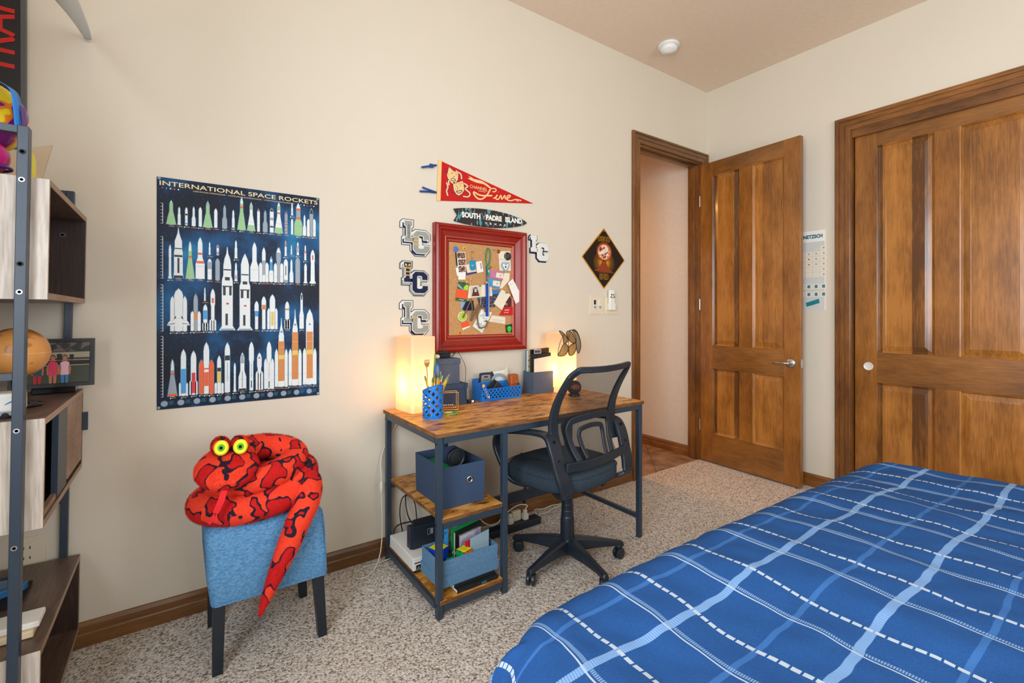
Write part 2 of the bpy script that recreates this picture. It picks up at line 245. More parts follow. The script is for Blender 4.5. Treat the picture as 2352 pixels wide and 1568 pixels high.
# ------------------------------------------------------------------ mesh helpers
class G:
    def __init__(s): s.v = []; s.f = []; s.m = []; s.mats = []
    def mi(s, m):
        m = M[m] if isinstance(m, str) else m
        if m not in s.mats: s.mats.append(m)
        return s.mats.index(m)
    def add(s, vs, fs, m, T=None):
        k = len(s.v); i = s.mi(m)
        for v in vs: v = Vector(v); s.v.append(T @ v if T else v)
        for f in fs: s.f.append(tuple(k+a for a in f)); s.m.append(i)
        return s
    def box(s, x0, x1, y0, y1, z0, z1, m, T=None):
        vs = [(x, y, z) for z in (z0, z1) for y in (y0, y1) for x in (x0, x1)]
        return s.add(vs, [(0, 2, 3, 1), (4, 5, 7, 6), (0, 1, 5, 4), (2, 6, 7, 3), (0, 4, 6, 2), (1, 3, 7, 5)], m, T)
    def ring(s, rings, m, closed=False, cap=True, T=None):
        n = len(rings[0]); vs = [v for r in rings for v in r]; fs = []
        L = len(rings)
        for i in range(L if closed else L-1):
            a = i*n; b = ((i+1) % L)*n
            for j in range(n): fs.append((a+j, a+(j+1) % n, b+(j+1) % n, b+j))
        if cap and not closed: fs.append(tuple(range(n-1, -1, -1))); fs.append(tuple(range((L-1)*n, L*n)))
        return s.add(vs, fs, m, T)
    def cyl(s, p0, p1, r0, r1, m, n=16, T=None):
        return s.tube([p0, p1], [r0, r1], m, n, T=T)
    def tube(s, pts, rad, m, n=8, closed=False, flat=None, T=None):
        pts = [Vector(p) for p in pts]
        if not isinstance(rad, (list, tuple)): rad = [rad]*len(pts)
        rings = []; up = None
        for i, p in enumerate(pts):
            if closed: t = pts[(i+1) % len(pts)]-pts[i-1]
            else: t = pts[min(i+1, len(pts)-1)]-pts[max(i-1, 0)]
            t.normalize()
            if up is None: up = Vector((0, 0, 1)) if abs(t.z) < .9 else Vector((0, 1, 0))
            a = t.cross(up)
            if a.length < 1e-5: a = t.orthogonal()
            a.normalize(); bq = a.cross(t).normalized(); up = bq
            r = rad[i]; rx, ry = (r, r) if flat is None else (r, r*flat)
            rings.append([p+a*math.cos(2*PI*k/n)*rx+bq*math.sin(2*PI*k/n)*ry for k in range(n)])
        return s.ring(rings, m, closed, T=T)
    def strip(s, pts, nrm, w, th, m, closed=False, T=None):   # flat band following pts, width along nrm
        pts = [Vector(p) for p in pts]; rings = []
        for i, p in enumerate(pts):
            if closed: t = pts[(i+1) % len(pts)]-pts[i-1]
            else: t = pts[min(i+1, len(pts)-1)]-pts[max(i-1, 0)]
            t.normalize(); N = Vector(nrm(i) if callable(nrm) else nrm); N = (N-t*N.dot(t)).normalized(); B = t.cross(N)
            ww = w(i) if callable(w) else w; tt = th(i) if callable(th) else th
            rings.append([p+N*a*ww/2+B*bb*tt/2 for a, bb in ((-1, -1), (1, -1), (1, 1), (-1, 1))])
        return s.ring(rings, m, closed, T=T)
    def lathe(s, prof, c, m, n=24, T=None, ax='z'):
        c = Vector(c); rings = []
        for r, h in prof:
            ring_ = []
            for k in range(n):
                a = 2*PI*k/n; q = (r*math.cos(a), r*math.sin(a), h)
                if ax == 'y': q = (q[0], q[2], -q[1])
                if ax == 'x': q = (q[2], q[0], q[1])
                ring_.append(c+Vector(q))
            rings.append(ring_)
        return s.ring(rings, m, T=T)
    def prism(s, poly, O, U, V, d, m):   # polygon in plane (O,U,V), thickened by d along U x V
        O = Vector(O); U = Vector(U); V = Vector(V); N = U.cross(V).normalized()
        n = len(poly); a = [O+U*x+V*y for x, y in poly]; vs = a+[p+N*d for p in a]
        fs = [tuple(range(n, 2*n)), tuple(range(n-1, -1, -1))]+[(i, (i+1) % n, n+(i+1) % n, n+i) for i in range(n)]
        return s.add(vs, fs, m)
    def sph(s, c, r, m, n=16, sc=(1, 1, 1), T=None):
        rings = []; c = Vector(c)
        for i in range(1, n//2*2):
            a = PI*i/(n//2*2); rings.append([c+Vector((r*math.sin(a)*math.cos(2*PI*k/n)*sc[0], r*math.sin(a)*math.sin(2*PI*k/n)*sc[1], -r*math.cos(a)*sc[2])) for k in range(n)])
        return s.ring(rings, m, T=T)
    def text(s, txt, O, U, V, h, m, d=.0006, xs=1, shear=0, outline=0, align='CENTER'):
        cu = bpy.data.curves.new('t', 'FONT'); cu.body = txt; cu.size = 1; cu.align_x = align; cu.align_y = 'CENTER'; cu.extrude = 0; cu.shear = shear; cu.offset = outline; cu.resolution_u = 3
        o = bpy.data.objects.new('t', cu); C.objects.link(o); dg = bpy.context.evaluated_depsgraph_get(); dg.update()
        me = bpy.data.meshes.new_from_object(o.evaluated_get(dg))
        O = Vector(O); U = Vector(U).normalized(); V = Vector(V).normalized(); N = U.cross(V); k = h/.73
        s.add([O+U*p.co.x*k*xs+V*p.co.y*k+N*d for p in me.vertices], [tuple(p.vertices) for p in me.polygons], m)
        bpy.data.objects.remove(o); bpy.data.curves.remove(cu); bpy.data.meshes.remove(me)
        return s
def rootof(p):
    while p.parent: p = p.parent
    return p
def obj(name, g, m=None, parent=None, smooth=False, weld=False, bevel=0, seg=2, label=None, sub=0, solid=0, local=False, ang=.6, uvs=None):
    me = bpy.data.meshes.new(name); vs = [Vector(v) for v in g.v]
    if parent is None:
        lo = Vector([min(v[i] for v in vs) for i in range(3)]); hi = Vector([max(v[i] for v in vs) for i in range(3)])
        org = Vector(((lo.x+hi.x)/2, (lo.y+hi.y)/2, lo.z)); vs = [v-org for v in vs]
    elif not local:
        r = rootof(parent); Mx = (Matrix.Translation(r.location) @ r.rotation_euler.to_matrix().to_4x4()).inverted(); vs = [Mx @ v for v in vs]
    me.from_pydata([tuple(v) for v in vs], [], g.f)
    for q in g.mats: me.materials.append(q)
    me.polygons.foreach_set('material_index', g.m)
    if smooth: me.polygons.foreach_set('use_smooth', [True]*len(me.polygons))
    me.update()
    o = bpy.data.objects.new(name, me); C.objects.link(o)
    bm = bmesh.new(); bm.from_mesh(me)
    if weld: bmesh.ops.remove_doubles(bm, verts=bm.verts, dist=1e-5)
    bmesh.ops.recalc_face_normals(bm, faces=bm.faces); bm.to_mesh(me); bm.free()
    if parent is None: o.location = org
    else: o.parent = parent
    if solid: md = o.modifiers.new('solid', 'SOLIDIFY'); md.thickness = solid; md.offset = 0
    if bevel: md = o.modifiers.new('bevel', 'BEVEL'); md.width = bevel; md.segments = seg; md.limit_method = 'ANGLE'; md.angle_limit = ang; md.harden_normals = False
    if sub: md = o.modifiers.new('sub', 'SUBSURF'); md.levels = sub; md.render_levels = sub
    if label: o['label'] = label
    return o
def tag(o, label, cat, group=None):
    o['label'] = label; o['category'] = cat
    if group: o['group'] = group
    return o
def thing(name, label, cat, loc, rz=0, group=None):
    o = bpy.data.objects.new(name, None); o.empty_display_size = .05; C.objects.link(o); o.location = loc; o.rotation_euler = (0, 0, rz)
    return tag(o, label, cat, group)
def struct(name, g, parent=None, **k):
    o = obj(name, g, parent=parent, **k)
    if parent is None: o['kind'] = 'structure'
    return o
def dup(root, loc, rz=None, label=None, group=None):
    r = root.copy(); C.objects.link(r); r.location = loc
    if rz is not None: r.rotation_euler = (0, 0, rz) if not isinstance(rz, tuple) else rz
    if label: r['label'] = label
    if group: r['group'] = group
    for ch in list(root.children):
        c = ch.copy(); C.objects.link(c); c.parent = r
        for g2 in ch.children: d = g2.copy(); C.objects.link(d); d.parent = c
    return r
def smooth_path(pts, k=6, closed=False):
    pts = [Vector(p) for p in pts]; n = len(pts); out = []
    for i in range(n if closed else n-1):
        g_ = lambda j: pts[j % n] if closed else pts[max(0, min(n-1, j))]
        a, b, c, d = g_(i-1), g_(i), g_(i+1), g_(i+2)
        for j in range(k):
            t = j/k; out.append(.5*((2*b)+(c-a)*t+(2*a-5*b+4*c-d)*t*t+(3*b-a-3*c+d)*t**3))
    if not closed: out.append(pts[-1])
    return out
def lerp(a, b, t): return a+(b-a)*t
def rrect(w, h, r, n=4):
    out = []
    for cx, cy, a0 in ((w/2-r, h/2-r, 0), (-w/2+r, h/2-r, 90), (-w/2+r, -h/2+r, 180), (w/2-r, -h/2+r, 270)):
        for k in range(n+1): a = math.radians(a0+90*k/n); out.append((cx+r*math.cos(a), cy+r*math.sin(a)))
    return out
# ------------------------------------------------------------------ room shell
YA = 2.33; XB = 3.67; XL = -.72; YF = -2.25; ZC = 3.10
OX0, OX1, OZ = 2.80, 3.585, 2.485          # doorway in the desk wall
g = G(); T_ = .115
g.box(XL-.1, OX0, YA, YA+T_, 0, ZC, 'wall_paint'); g.box(OX0, OX1, YA, YA+T_, OZ, ZC, 'wall_paint'); g.box(OX1, XB+.12, YA, YA+T_, 0, ZC, 'wall_paint')
struct('wall_back', g)
g = G(); CY0, CY1, CZ = -.62, 1.275, 2.445      # closet opening in the right wall
g.box(XB, XB+.12, CY1, YA, 0, ZC, 'wall_paint'); g.box(XB, XB+.12, CY0, CY1, CZ, ZC, 'wall_paint'); g.box(XB, XB+.12, YF-.1, CY0, 0, ZC, 'wall_paint')
struct('wall_right', g)
g = G()
g.box(XL-.1, XL, YF-.1, -1.4, 0, ZC, 'wall_paint'); g.box(XL-.1, XL, .9, YA, 0, ZC, 'wall_paint'); g.box(XL-.1, XL, -1.4, .9, 0, .85, 'wall_paint'); g.box(XL-.1, XL, -1.4, .9, 2.55, ZC, 'wall_paint')
struct('wall_left', g)
g = G()
g.box(XL-.1, .4, YF-.1, YF, 0, ZC, 'wall_paint'); g.box(2.6, XB+.12, YF-.1, YF, 0, ZC, 'wall_paint'); g.box(.4, 2.6, YF-.1, YF, 0, .85, 'wall_paint'); g.box(.4, 2.6, YF-.1, YF, 2.45, ZC, 'wall_paint')
struct('wall_front', g)
struct('ceiling', G().box(XL-.1, XB+.12, YF-.1, YA+T_, ZC, ZC+.1, 'ceiling_paint'))
struct('floor', G().box(XL-.1, XB+.12, YF-.1, YA+.01, -.08, 0, 'carpet_pile'))
# window frames (out of the photo's view; their daylight is what lights the room)
def window(name, a, b, z0, z1, fixed, ax):
    g = G(); t = .05
    def bb(p0, p1, q0, q1):
        if ax == 'y': g.box(fixed-.08, fixed-.02, p0, p1, q0, q1, 'trim_z')
        else: g.box(p0, p1, fixed-.08, fixed-.02, q0, q1, 'trim_z')
    bb(a, b, z0, z0+t); bb(a, b, z1-t, z1); bb(a, a+t, z0+t, z1-t); bb(b-t, b, z0+t, z1-t); mid = (a+b)/2; bb(mid-t/2, mid+t/2, z0+t, z1-t)
    struct(name, g)
window('window_1', -1.4, .9, .85, 2.55, XL, 'y'); window('window_2', .4, 2.6, .85, 2.45, YF, 'x')
# baseboards: stepped profile
def baseboard(name, p0, p1, nx, ny, m='trim_x', h=.09):
    prof = [(0, 0), (.014, 0), (.014, .045), (.011, .05), (.011, .075), (.006, .088), (0, h)]
    g = G(); r0 = [Vector((p0[0]+nx*d, p0[1]+ny*d, z+p0[2])) for d, z in prof]; r1 = [Vector((p1[0]+nx*d, p1[1]+ny*d, z+p1[2])) for d, z in prof]
    g.ring([r0, r1], m); struct(name, g)
baseboard('baseboard_back', (XL, YA, 0), (OX0-.085, YA, 0), 0, -1); baseboard('baseboard_right', (XB, YA, 0), (XB, 1.365, 0), -1, 0, 'trim_y'); baseboard('baseboard_left', (XL, YF, 0), (XL, YA-.02, 0), 1, 0, 'trim_y')
# casing: profiled trim round an opening on three sides
def casing(name, plane, a0, a1, ztop, wid, side, mz, mh):
    # profile (distance from opening edge, height off the wall)
    prof = [(0, 0), (0, .012), (.004, .016), (.028, .016), (.030, .013), (.034, .013), (.036, .018), (.058, .018), (.060, .015), (.064, .015), (.066, .022), (wid-.004, .022), (wid, .018), (wid, 0)]
    for part in ('l', 't', 'r'):
        g = G(); rings = []
        for end in (0, 1):
            r = []
            for d, hgt in prof:
                if part == 'l': a = a0-d*side; z = 0 if end == 0 else ztop+d
                elif part == 'r': a = a1+d*side; z = 0 if end == 0 else ztop+d
                else: a = (a0-d*side) if end == 0 else (a1+d*side); z = ztop+d
                r.append(Vector((a, plane-hgt, z)) if side == 1 else Vector((plane-hgt, a, z)))
            rings.append(r)
        g.ring(rings, mh if part == 't' else mz)
        yield part, g
k = 1
for part, g in casing('c', YA, OX0, OX1, OZ, .083, 1, 'trim_z', 'trim_x'): struct('trim_%d' % k, g); k += 1
for part, g in casing('c', XB, CY1, CY0, CZ, .09, -1, 'trim_z', 'trim_y'): struct('trim_%d' % k, g); k += 1
# door jamb with stop
g = G(); J = .02
g.box(OX0, OX0+.012, YA-.002, YA+T_+.002, 0, OZ, 'trim_z'); g.box(OX1-.012, OX1, YA-.002, YA+T_+.002, 0, OZ, 'trim_z'); g.box(OX0+.012, OX1-.012, YA-.002, YA+T_+.002, OZ-.012, OZ, 'trim_x')
g.box(OX0+.012, OX0+.026, YA+.045, YA+.085, 0, OZ-.012, 'trim_z'); g.box(OX1-.026, OX1-.012, YA+.045, YA+.085, 0, OZ-.012, 'trim_z'); g.box(OX0+.026, OX1-.026, YA+.045, YA+.085, OZ-.03, OZ-.012, 'trim_x')
struct('trim_7', g, bevel=.002)
# hall beyond the doorway
g = G(); g.box(3.60, 3.70, YA+T_, 4.4, 0, ZC, 'hall_paint'); struct('wall_hall_right', g)
g = G(); g.box(1.3, 3.70, 4.3, 4.4, 0, ZC, 'hall_paint'); struct('wall_hall_back', g)
struct('wall_hall_left', G().box(1.2, 1.3, YA+T_, 4.4, 0, ZC, 'hall_paint'))
struct('ceiling_hall', G().box(1.2, 3.70, YA+T_, 4.4, ZC-.35, ZC, 'hall_paint'))
struct('floor_hall', G().box(1.2, 3.70, YA+.01, 4.4, -.08, -.004, 'hall_tile'))
baseboard('baseboard_hall', (3.60, YA+T_, -.004), (3.60, 4.3, -.004), -1, 0, 'trim_y')
# raised-panel door leaf, built in local x (width), -y face toward the viewer
def panel(g, x0, x1, z0, z1, y, m, mr):
    steps = [(0, 0), (.006, .004), (.010, .010), (.014, .012), (.014, .012), (.046, .004), (.048, .0045)]
    rings = [[Vector((x0+d, y+h, z0+d)), Vector((x1-d, y+h, z0+d)), Vector((x1-d, y+h, z1-d)), Vector((x0+d, y+h, z1-d))] for d, h in steps]
    g.ring(rings, m, cap=False); r = rings[-1]; g.add(r, [(0, 1, 2, 3)], m)
def leaf(name_root, W, H, st, ml, tr, lr0, lr1, br, th, parent, mz, mh, mp, z0=.012, both=True):
    mid0, mid1 = W/2-ml/2, W/2+ml/2
    g = G(); g.box(0, st, 0, th, z0, H, mz); g.box(W-st, W, 0, th, z0, H, mz); g.box(mid0, mid1, 0, th, br, lr0, mz); g.box(mid0, mid1, 0, th, lr1, tr, mz)
    g2 = G(); g2.box(st, W-st, 0, th, z0, br, mh); g2.box(st, W-st, 0, th, lr0, lr1, mh); g2.box(st, W-st, 0, th, tr, H, mh)
    obj('stile', g, parent=parent, bevel=.0012, local=True); obj('rail', g2, parent=parent, bevel=.0012, local=True)
    for xa, xb in ((st, mid0), (mid1, W-st)):
        for za, zb in ((br, lr0), (lr1, tr)):
            g3 = G(); panel(g3, xa, xb, za, zb, 0, mp, mp); g3.box(xa, xb, .016, th-.004, za, zb, mp); obj('door_panel', g3, parent=parent, local=True)
hx, hy = 3.566, 2.322
ang = math.atan2(1.528-hy, 3.526-hx)
d1 = thing('door_1', 'open stained wood door with four raised panels beside the doorway', 'door', (hx, hy, 0), ang); d1['kind'] = 'structure'
leaf('d', .795, 2.462, .112, .108, 2.345, .775, .965, .245, .04, d1, 'door_wood_z', 'door_wood_x', 'panel_wood_x')
# lever handle
g = G(); hxp = .795-.062; g.lathe([(.032, 0), (.032, -.006), (.026, -.012), (0.001, -.012)], (hxp, 0, .875), 'satin_metal', 24, ax='y')
g.cyl((hxp, -.01, .875), (hxp, -.055, .875), .010, .010, 'satin_metal', 14)
obj('door_handle', g, parent=d1, local=True, smooth=True, label='satin lever handle with round rose')
h_ = [o for o in d1.children if o.name.startswith('door_handle')][0]
g = G(); g.tube([(hxp, -.052, .875), (hxp-.03, -.054, .876), (hxp-.07, -.050, .874), (hxp-.105, -.046, .870)], [.010, .0095, .008, .006], 'satin_metal', 12, flat=.8); obj('lever', g, parent=h_, local=True, smooth=True)
g = G(); g.box(.794, .7965, .008, .032, .845, .905, 'chrome'); g.box(.796, .804, .014, .026, .868, .882, 'chrome'); obj('latch_plate', g, parent=d1, local=True)
for z in (.30, 1.30, 2.16): g = G(); g.box(-.008, .0, -.001, .004, z-.045, z+.045, 'satin_metal'); g.cyl((-.004, -.003, z-.045), (-.004, -.003, z+.045), .005, .005, 'satin_metal', 10); obj('hinge', g, parent=d1, local=True)
# closet door: local frame rotated so that local x runs toward the viewer (-y)
d2 = thing('door_2', 'sliding stained wood closet door with four raised panels', 'door', (XB+.028, 1.262, 0), -PI/2); d2['kind'] = 'structure'
leaf('d', .925, 2.425, .121, .111, 2.31, .775, .972, .2, .036, d2, 'door_wood_z', 'door_wood_x', 'panel_wood_x')
g = G(); g.lathe([(.027, 0), (.027, -.003), (.023, -.004), (.021, -.001), (.019, -.0005), (.0005, -.0005)], (.075, 0, .878), 'brushed_plate', 28, ax='y'); obj('finger_pull', g, parent=d2, local=True, smooth=True, label='round chrome finger pull')
d3 = thing('door_3', 'second sliding closet door behind the first', 'door', (XB+.068, .42, 0), -PI/2); d3['kind'] = 'structure'
leaf('d', .98, 2.425, .121, .111, 2.31, .775, .972, .2, .036, d3, 'door_wood_z', 'door_wood_x', 'panel_wood_x')
g = G(); g.box(XB+.004, XB+.022, CY0, CY1, 2.395, CZ, 'trim_y'); g.box(XB-.001, XB+.115, CY1-.006, CY1, 0, CZ, 'trim_z'); g.box(XB+.11, XB+.118, CY0, CY1, 0, CZ, 'trim_z'); struct('trim_8', g)
# ------------------------------------------------------------------ things on the walls
UX, UZ = Vector((1, 0, 0)), Vector((0, 0, 1)); NY = Vector((0, -1, 0))
def wp(u, v, y=YA): p = PY(u, v, y); return (p.x, p.z)
def flat(g, poly, y, m, d=.0006):      # polygon of (x,z) lying on a wall plane, facing the room
    g.prism(poly, (0, y, 0), UX, UZ, d, m)
def offs(poly, d):                    # grow a counter-clockwise polygon
    n = len(poly); out = []
    for i in range(n):
        a, b, c = Vector(poly[i-1]), Vector(poly[i]), Vector(poly[(i+1) % n]); e1 = (b-a).normalized(); e2 = (c-b).normalized()
        n1 = Vector((e1.y, -e1.x)); n2 = Vector((e2.y, -e2.x)); q = (n1+n2); k = max(.35, 1+n1.dot(n2)); out.append(tuple(b+q*d/k))
    return out
# --- poster of rockets
pt = thing('rocket_poster', 'large dark blue wall poster of many rockets in four rows titled in gold', 'poster', ((PY(360, 408, YA).x+PY(733, 457, YA).x)/2, YA-.002, .849))
X0, X1, Z0, Z1 = -.07, .538, .842, 1.762; yp = YA-.0025
g = G(); g.box(X0, X1, yp, YA-.001, Z0, Z1, 'poster_sky'); obj('printed_sheet', g, parent=pt)
def A5(x, y): return wp(350+x/5.6, 390+y/5.6)
def A6(x, y): return wp(350+x/5.2275, 650+y/5.2275)
rk = G(); halo = G()
W_, GN, ORG, TN, GY, BK, BL, RD, YL = 'pr_white', 'pr_green', 'pr_orange', 'pr_tan', 'pr_grey', 'pr_black', 'pr_blue', 'pr_red', 'pr_yellow'
SH = {'pencil': [(0, 1), (.84, 1), (.93, .7), (1, 0)], 'slim': [(0, 1.1), (.06, .8), (.55, .8), (.62, .55), (.86, .55), (.94, .35), (1, 0)],
      'cone': [(0, 1), (.05, .92), (.3, .66), (.56, .34), (.86, .32), (.93, .2), (1, 0)], 'bottle': [(0, 1), (.36, 1), (.52, .5), (.86, .5), (.94, .3), (1, 0)],
      'stage': [(0, 1), (.12, .85), (.52, .85), (.58, .7), (.74, .7), (.82, .4), (.9, .14), (1, .03)], 'bulb': [(0, .75), (.58, .75), (.64, 1), (.86, 1), (.95, .6), (1, 0)],
      'flare': [(0, 1), (.08, .6), (.5, .55), (.62, .5), (.64, .6), (.86, .6), (.96, .3), (1, 0)]}
def rocket(F, x, yt, yb, hw, kind='pencil', col=W_, bands=(), boost=None, bc=W_):
    if boost:
        bw, bh, bo = boost
        for sgn in (-1, 1): rocket(F, x+sgn*bo, yb-(yb-yt)*bh, yb, bw, 'pencil', bc)
    cx, zt = F(x, yt); _, zb = F(x, yb); w = abs(F(x+hw, yt)[0]-F(x-hw, yt)[0])/2*1.05; Hh = zt-zb; pr = SH[kind]
    def pw(f):
        for (f0, w0), (f1, w1) in zip(pr, pr[1:]):
            if f0 <= f <= f1: return w0+(w1-w0)*(f-f0)/(f1-f0)
        return 0
    pts = [(cx+w*b, zb+Hh*a) for a, b in pr]; pts2 = [(cx-w*b, zb+Hh*a) for a, b in reversed(pr) if b > 0]
    poly = pts+pts2; flat(halo, offs(poly, .0016), yp, 'pr_halo', .0003); flat(rk, poly, yp-.0004, col, .0003)
    for bi, (f0, f1, c, *k) in enumerate(bands):
        k = k[0] if k else .96
        a = [(cx-w*pw(f0)*k, zb+Hh*f0), (cx+w*pw(f0)*k, zb+Hh*f0), (cx+w*pw(f1)*k, zb+Hh*f1), (cx-w*pw(f1)*k, zb+Hh*f1)]
        if k < .9: a = [(cx-w*k, zb+Hh*f0), (cx+w*k, zb+Hh*f0), (cx+w*k, zb+Hh*f1), (cx-w*k, zb+Hh*f1)]
        flat(rk, a, yp-.0008-.00012*bi, c, .0003)
    # engine bells, a faint panel line and the caption with its little flag
    flat(rk, [(cx-w*.5, zb-.0035), (cx+w*.5, zb-.0035), (cx+w*.35, zb), (cx-w*.35, zb)], yp-.0004, GY, .0003)
    if w > .003: flat(rk, [(cx-w*pw(.3)*.9, zb+Hh*.3), (cx+w*pw(.3)*.9, zb+Hh*.3), (cx+w*pw(.3)*.9, zb+Hh*.3+.0007), (cx-w*pw(.3)*.9, zb+Hh*.3+.0007)], yp-.0016, GY, .0002)
    if not boost or True:
        zc = zb-.0085; r = .0024
        if kind != 'pencil' or hw > 13:
            flat(rk, [(cx-.006+r*math.cos(a*PI/4), zc+r*math.sin(a*PI/4)) for a in range(8)], yp-.0004, RD if R.random() < .4 else W_, .0003)
            flat(rk, [(cx-.002, zc-.0002), (cx+.011, zc-.0002), (cx+.011, zc+.0012), (cx-.002, zc+.0012)], yp-.0004, YL, .0002)
for a in [(242, 395, 700, 60, 'cone', GN, [(.93, .99, W_)]), (345, 480, 705, 20, 'slim'), (437, 485, 712, 14, 'pencil', W_, [(.55, .65, BK), (.05, .12, BL)]), (531, 475, 722, 22, 'bottle'), (616, 483, 728, 18, 'pencil'),
          (712, 405, 740, 58, 'cone', GN, [(.84, .97, GY)]), (815, 500, 742, 18, 'pencil'), (929, 460, 752, 27, 'bottle', GY), (1040, 518, 765, 18, 'slim', W_, [(.02, .08, BK)]), (1147, 352, 772, 52, 'cone', GN, [(.66, .72, ORG), (.8, .98, W_)]),
          (1270, 418, 785, 50, 'cone', W_, [(0, .2, GN), (.74, .97, GN)]), (1364, 505, 793, 15, 'pencil', W_, [(.9, .98, RD)]), (1450, 525, 797, 26, 'bottle', GY), (1534, 492, 805, 22, 'pencil', W_, [(.2, .26, BK), (.5, .6, GY), (.85, .97, BK)]),
          (1624, 418, 815, 52, 'cone', W_, [(0, .18, GN), (.62, .67, ORG), (.74, .88, GN)]), (1719, 538, 822, 16, 'pencil', GY, [(.1, .13, RD), (.25, .28, RD), (.4, .43, RD), (.55, .58, RD), (.9, .97, RD)]), (1795, 430, 585, 12, 'slim'), (1795, 630, 830, 12, 'pencil'),
          (1875, 430, 845, 48, 'bottle', GN, [(.5, .56, ORG), (.57, .77, GY), (.77, .83, ORG), (.84, .99, W_)]), (1955, 580, 845, 20, 'bottle'), (2043, 497, 855, 20, 'pencil', GY, [(.8, .95, BK)], (18, .62, 36))]: rocket(A5, *a)
for a in [(227, 962, 1395, 24, 'flare', W_), (335, 750, 1390, 62, 'stage', W_, [(.58, .6, BK), (.1, .4, BK, .2), (.42, .46, BK), (.0, .05, BK)]), (485, 918, 1400, 55, 'cone', GN, [(.56, .61, ORG), (.74, .97, W_)]), (614, 870, 1400, 54, 'bottle', W_, [(.37, .43, ORG), (.58, .63, ORG)]),
          (736, 930, 1090, 12, 'slim'), (736, 1143, 1408, 24, 'pencil', W_, [(.5, .85, GY)]), (840, 965, 1095, 13, 'pencil', W_, [(.7, .95, RD), (.05, .3, GY)]), (838, 1140, 1418, 24, 'pencil', GY), (1074, 910, 1135, 18, 'slim'), (1074, 1195, 1428, 18, 'slim', W_, [(.1, .3, RD, .3)]),
          (1312, 935, 1435, 50, 'bottle'), (1432, 998, 1440, 20, 'pencil', W_, [(.2, .62, GY)], (20, .56, 40)), (1527, 1115, 1440, 26, 'bottle', W_, [(.45, .78, BL), (.9, .98, BL)]), (1622, 998, 1445, 26, 'bulb', GY, [(.85, .98, W_)], (19, .55, 40)),
          (1713, 912, 1105, 14, 'slim', W_, [(.6, .95, ORG)]), (1715, 1145, 1445, 24, 'pencil', W_, [(.3, .7, BK, .2), (0, .1, GY)]), (1787, 970, 1085, 9, 'slim'), (1787, 1150, 1445, 22, 'bottle'), (1869, 930, 1095, 15, 'slim', W_, [(.2, .7, RD, .3)]),
          (1868, 1125, 1455, 26, 'pencil', GY), (1965, 970, 1160, 13, 'slim', W_, [(.45, .6, ORG)]), (1968, 1205, 1455, 25, 'flare'), (2060, 1030, 1460, 40, 'flare', W_, [(.7, .84, ORG, .2)])]: rocket(A5, *a)
def big(x5, y5, x6):   # two tall moon rockets that reach from the second row to the third
    (xa, za), (xb, zb) = A5(x5, y5), A6(x6, 565); cx = (xa+xb)/2; w = .0195; Hh = za-zb
    prof = [(0, 1.5), (.05, 1.0), (.55, 1), (.60, .98), (.66, .72), (.78, .7), (.86, .5), (.92, .16), (1, .03)] if x5 < 1000 else [(0, 1.5), (.05, 1), (.58, 1), (.63, .75), (.86, .75), (.93, .5), (1, .03)]
    poly = [(cx+w*b, zb+Hh*a) for a, b in prof]+[(cx-w*b, zb+Hh*a) for a, b in reversed(prof)]
    flat(halo, offs(poly, .0016), yp, 'pr_halo', .0003); flat(rk, poly, yp-.0004, W_, .0003)
    for f0, f1, x0, x1, c in [(.06, .2, -.35, .1, BK), (.42, .52, -.8, -.3, BK), (.42, .52, .35, .8, BK), (.52, .535, -.9, .9, BK), (.60, .64, -.45, .45, BK), (.72, .735, -.7, .7, BK), (.31, .33, -.2, .3, RD), (.0, .02, -1.2, 1.2, GY)]:
        flat(rk, [(cx+w*x0, zb+Hh*f0), (cx+w*x1, zb+Hh*f0), (cx+w*x1, zb+Hh*f1), (cx+w*x0, zb+Hh*f1)], yp-.0008, c, .0003)
big(960, 995, 902); big(1187, 1082, 1113)
for a in [(520, 130, 570, 22, 'pencil', GY, [(.3, .5, TN)], (18, .53, 40)), (630, 55, 210, 9, 'slim'), (635, 255, 565, 22, 'pencil', W_, [(.42, .77, BL)], (12, .3, 20)), (725, 70, 565, 24, 'bulb', W_, [(.66, .78, ORG, .5)], (14, .26, 24)),
          (1250, 217, 550, 22, 'bulb', W_, [(.45, .65, BL)]), (1337, 160, 550, 24, 'bulb', W_, [(.6, .74, TN)]), (1440, 137, 550, 30, 'pencil', W_, [(.1, .5, YL, .5)], (16, .6, 44)), (1617, 220, 548, 22, 'pencil', W_, [(.68, .74, TN)], (13, .36, 18)), (1790, 112, 545, 24, 'bottle', W_, [(.8, .93, BK, .3)]),
          (241, 912, 1355, 56, 'cone', GY, [(0, .06, ORG), (.57, .63, ORG), (.7, .97, W_)]), (373, 795, 1350, 29, 'pencil', W_, [(.05, .58, BL)], (10, .28, 42)), (494, 812, 1335, 30, 'pencil', W_, [(.03, .5, RD, .7)], (13, .32, 34)),
          (648, 710, 1325, 31, 'pencil', W_, [(.15, .5, ORG, .8), (.42, .47, W_, .8)], (29, .66, 59), ORG), (801, 870, 1320, 22, 'pencil', W_, [(.28, .58, YL), (.58, .68, BK)], (13, .28, 40)), (900, 712, 1308, 29, 'pencil', W_, [(.64, .74, BK), (.22, .6, GY, .12)]),
          (989, 957, 1300, 18, 'flare'), (1080, 833, 1290, 43, 'bottle', W_, [(.72, .95, GY), (.0, .06, BK), (.08, .5, GY, .12)]), (1188, 705, 1282, 27, 'bulb', W_, [(.05, .2, BK, .2), (.25, .55, GY, .1)]), (1284, 835, 1275, 25, 'bulb', W_, [(.84, .88, RD, .4)], (16, .5, 26)),
          (1400, 700, 1265, 26, 'bulb', W_, [(.02, .16, BK, .2), (.2, .55, GY, .1)], (18, .64, 40))]: rocket(A6, *a)
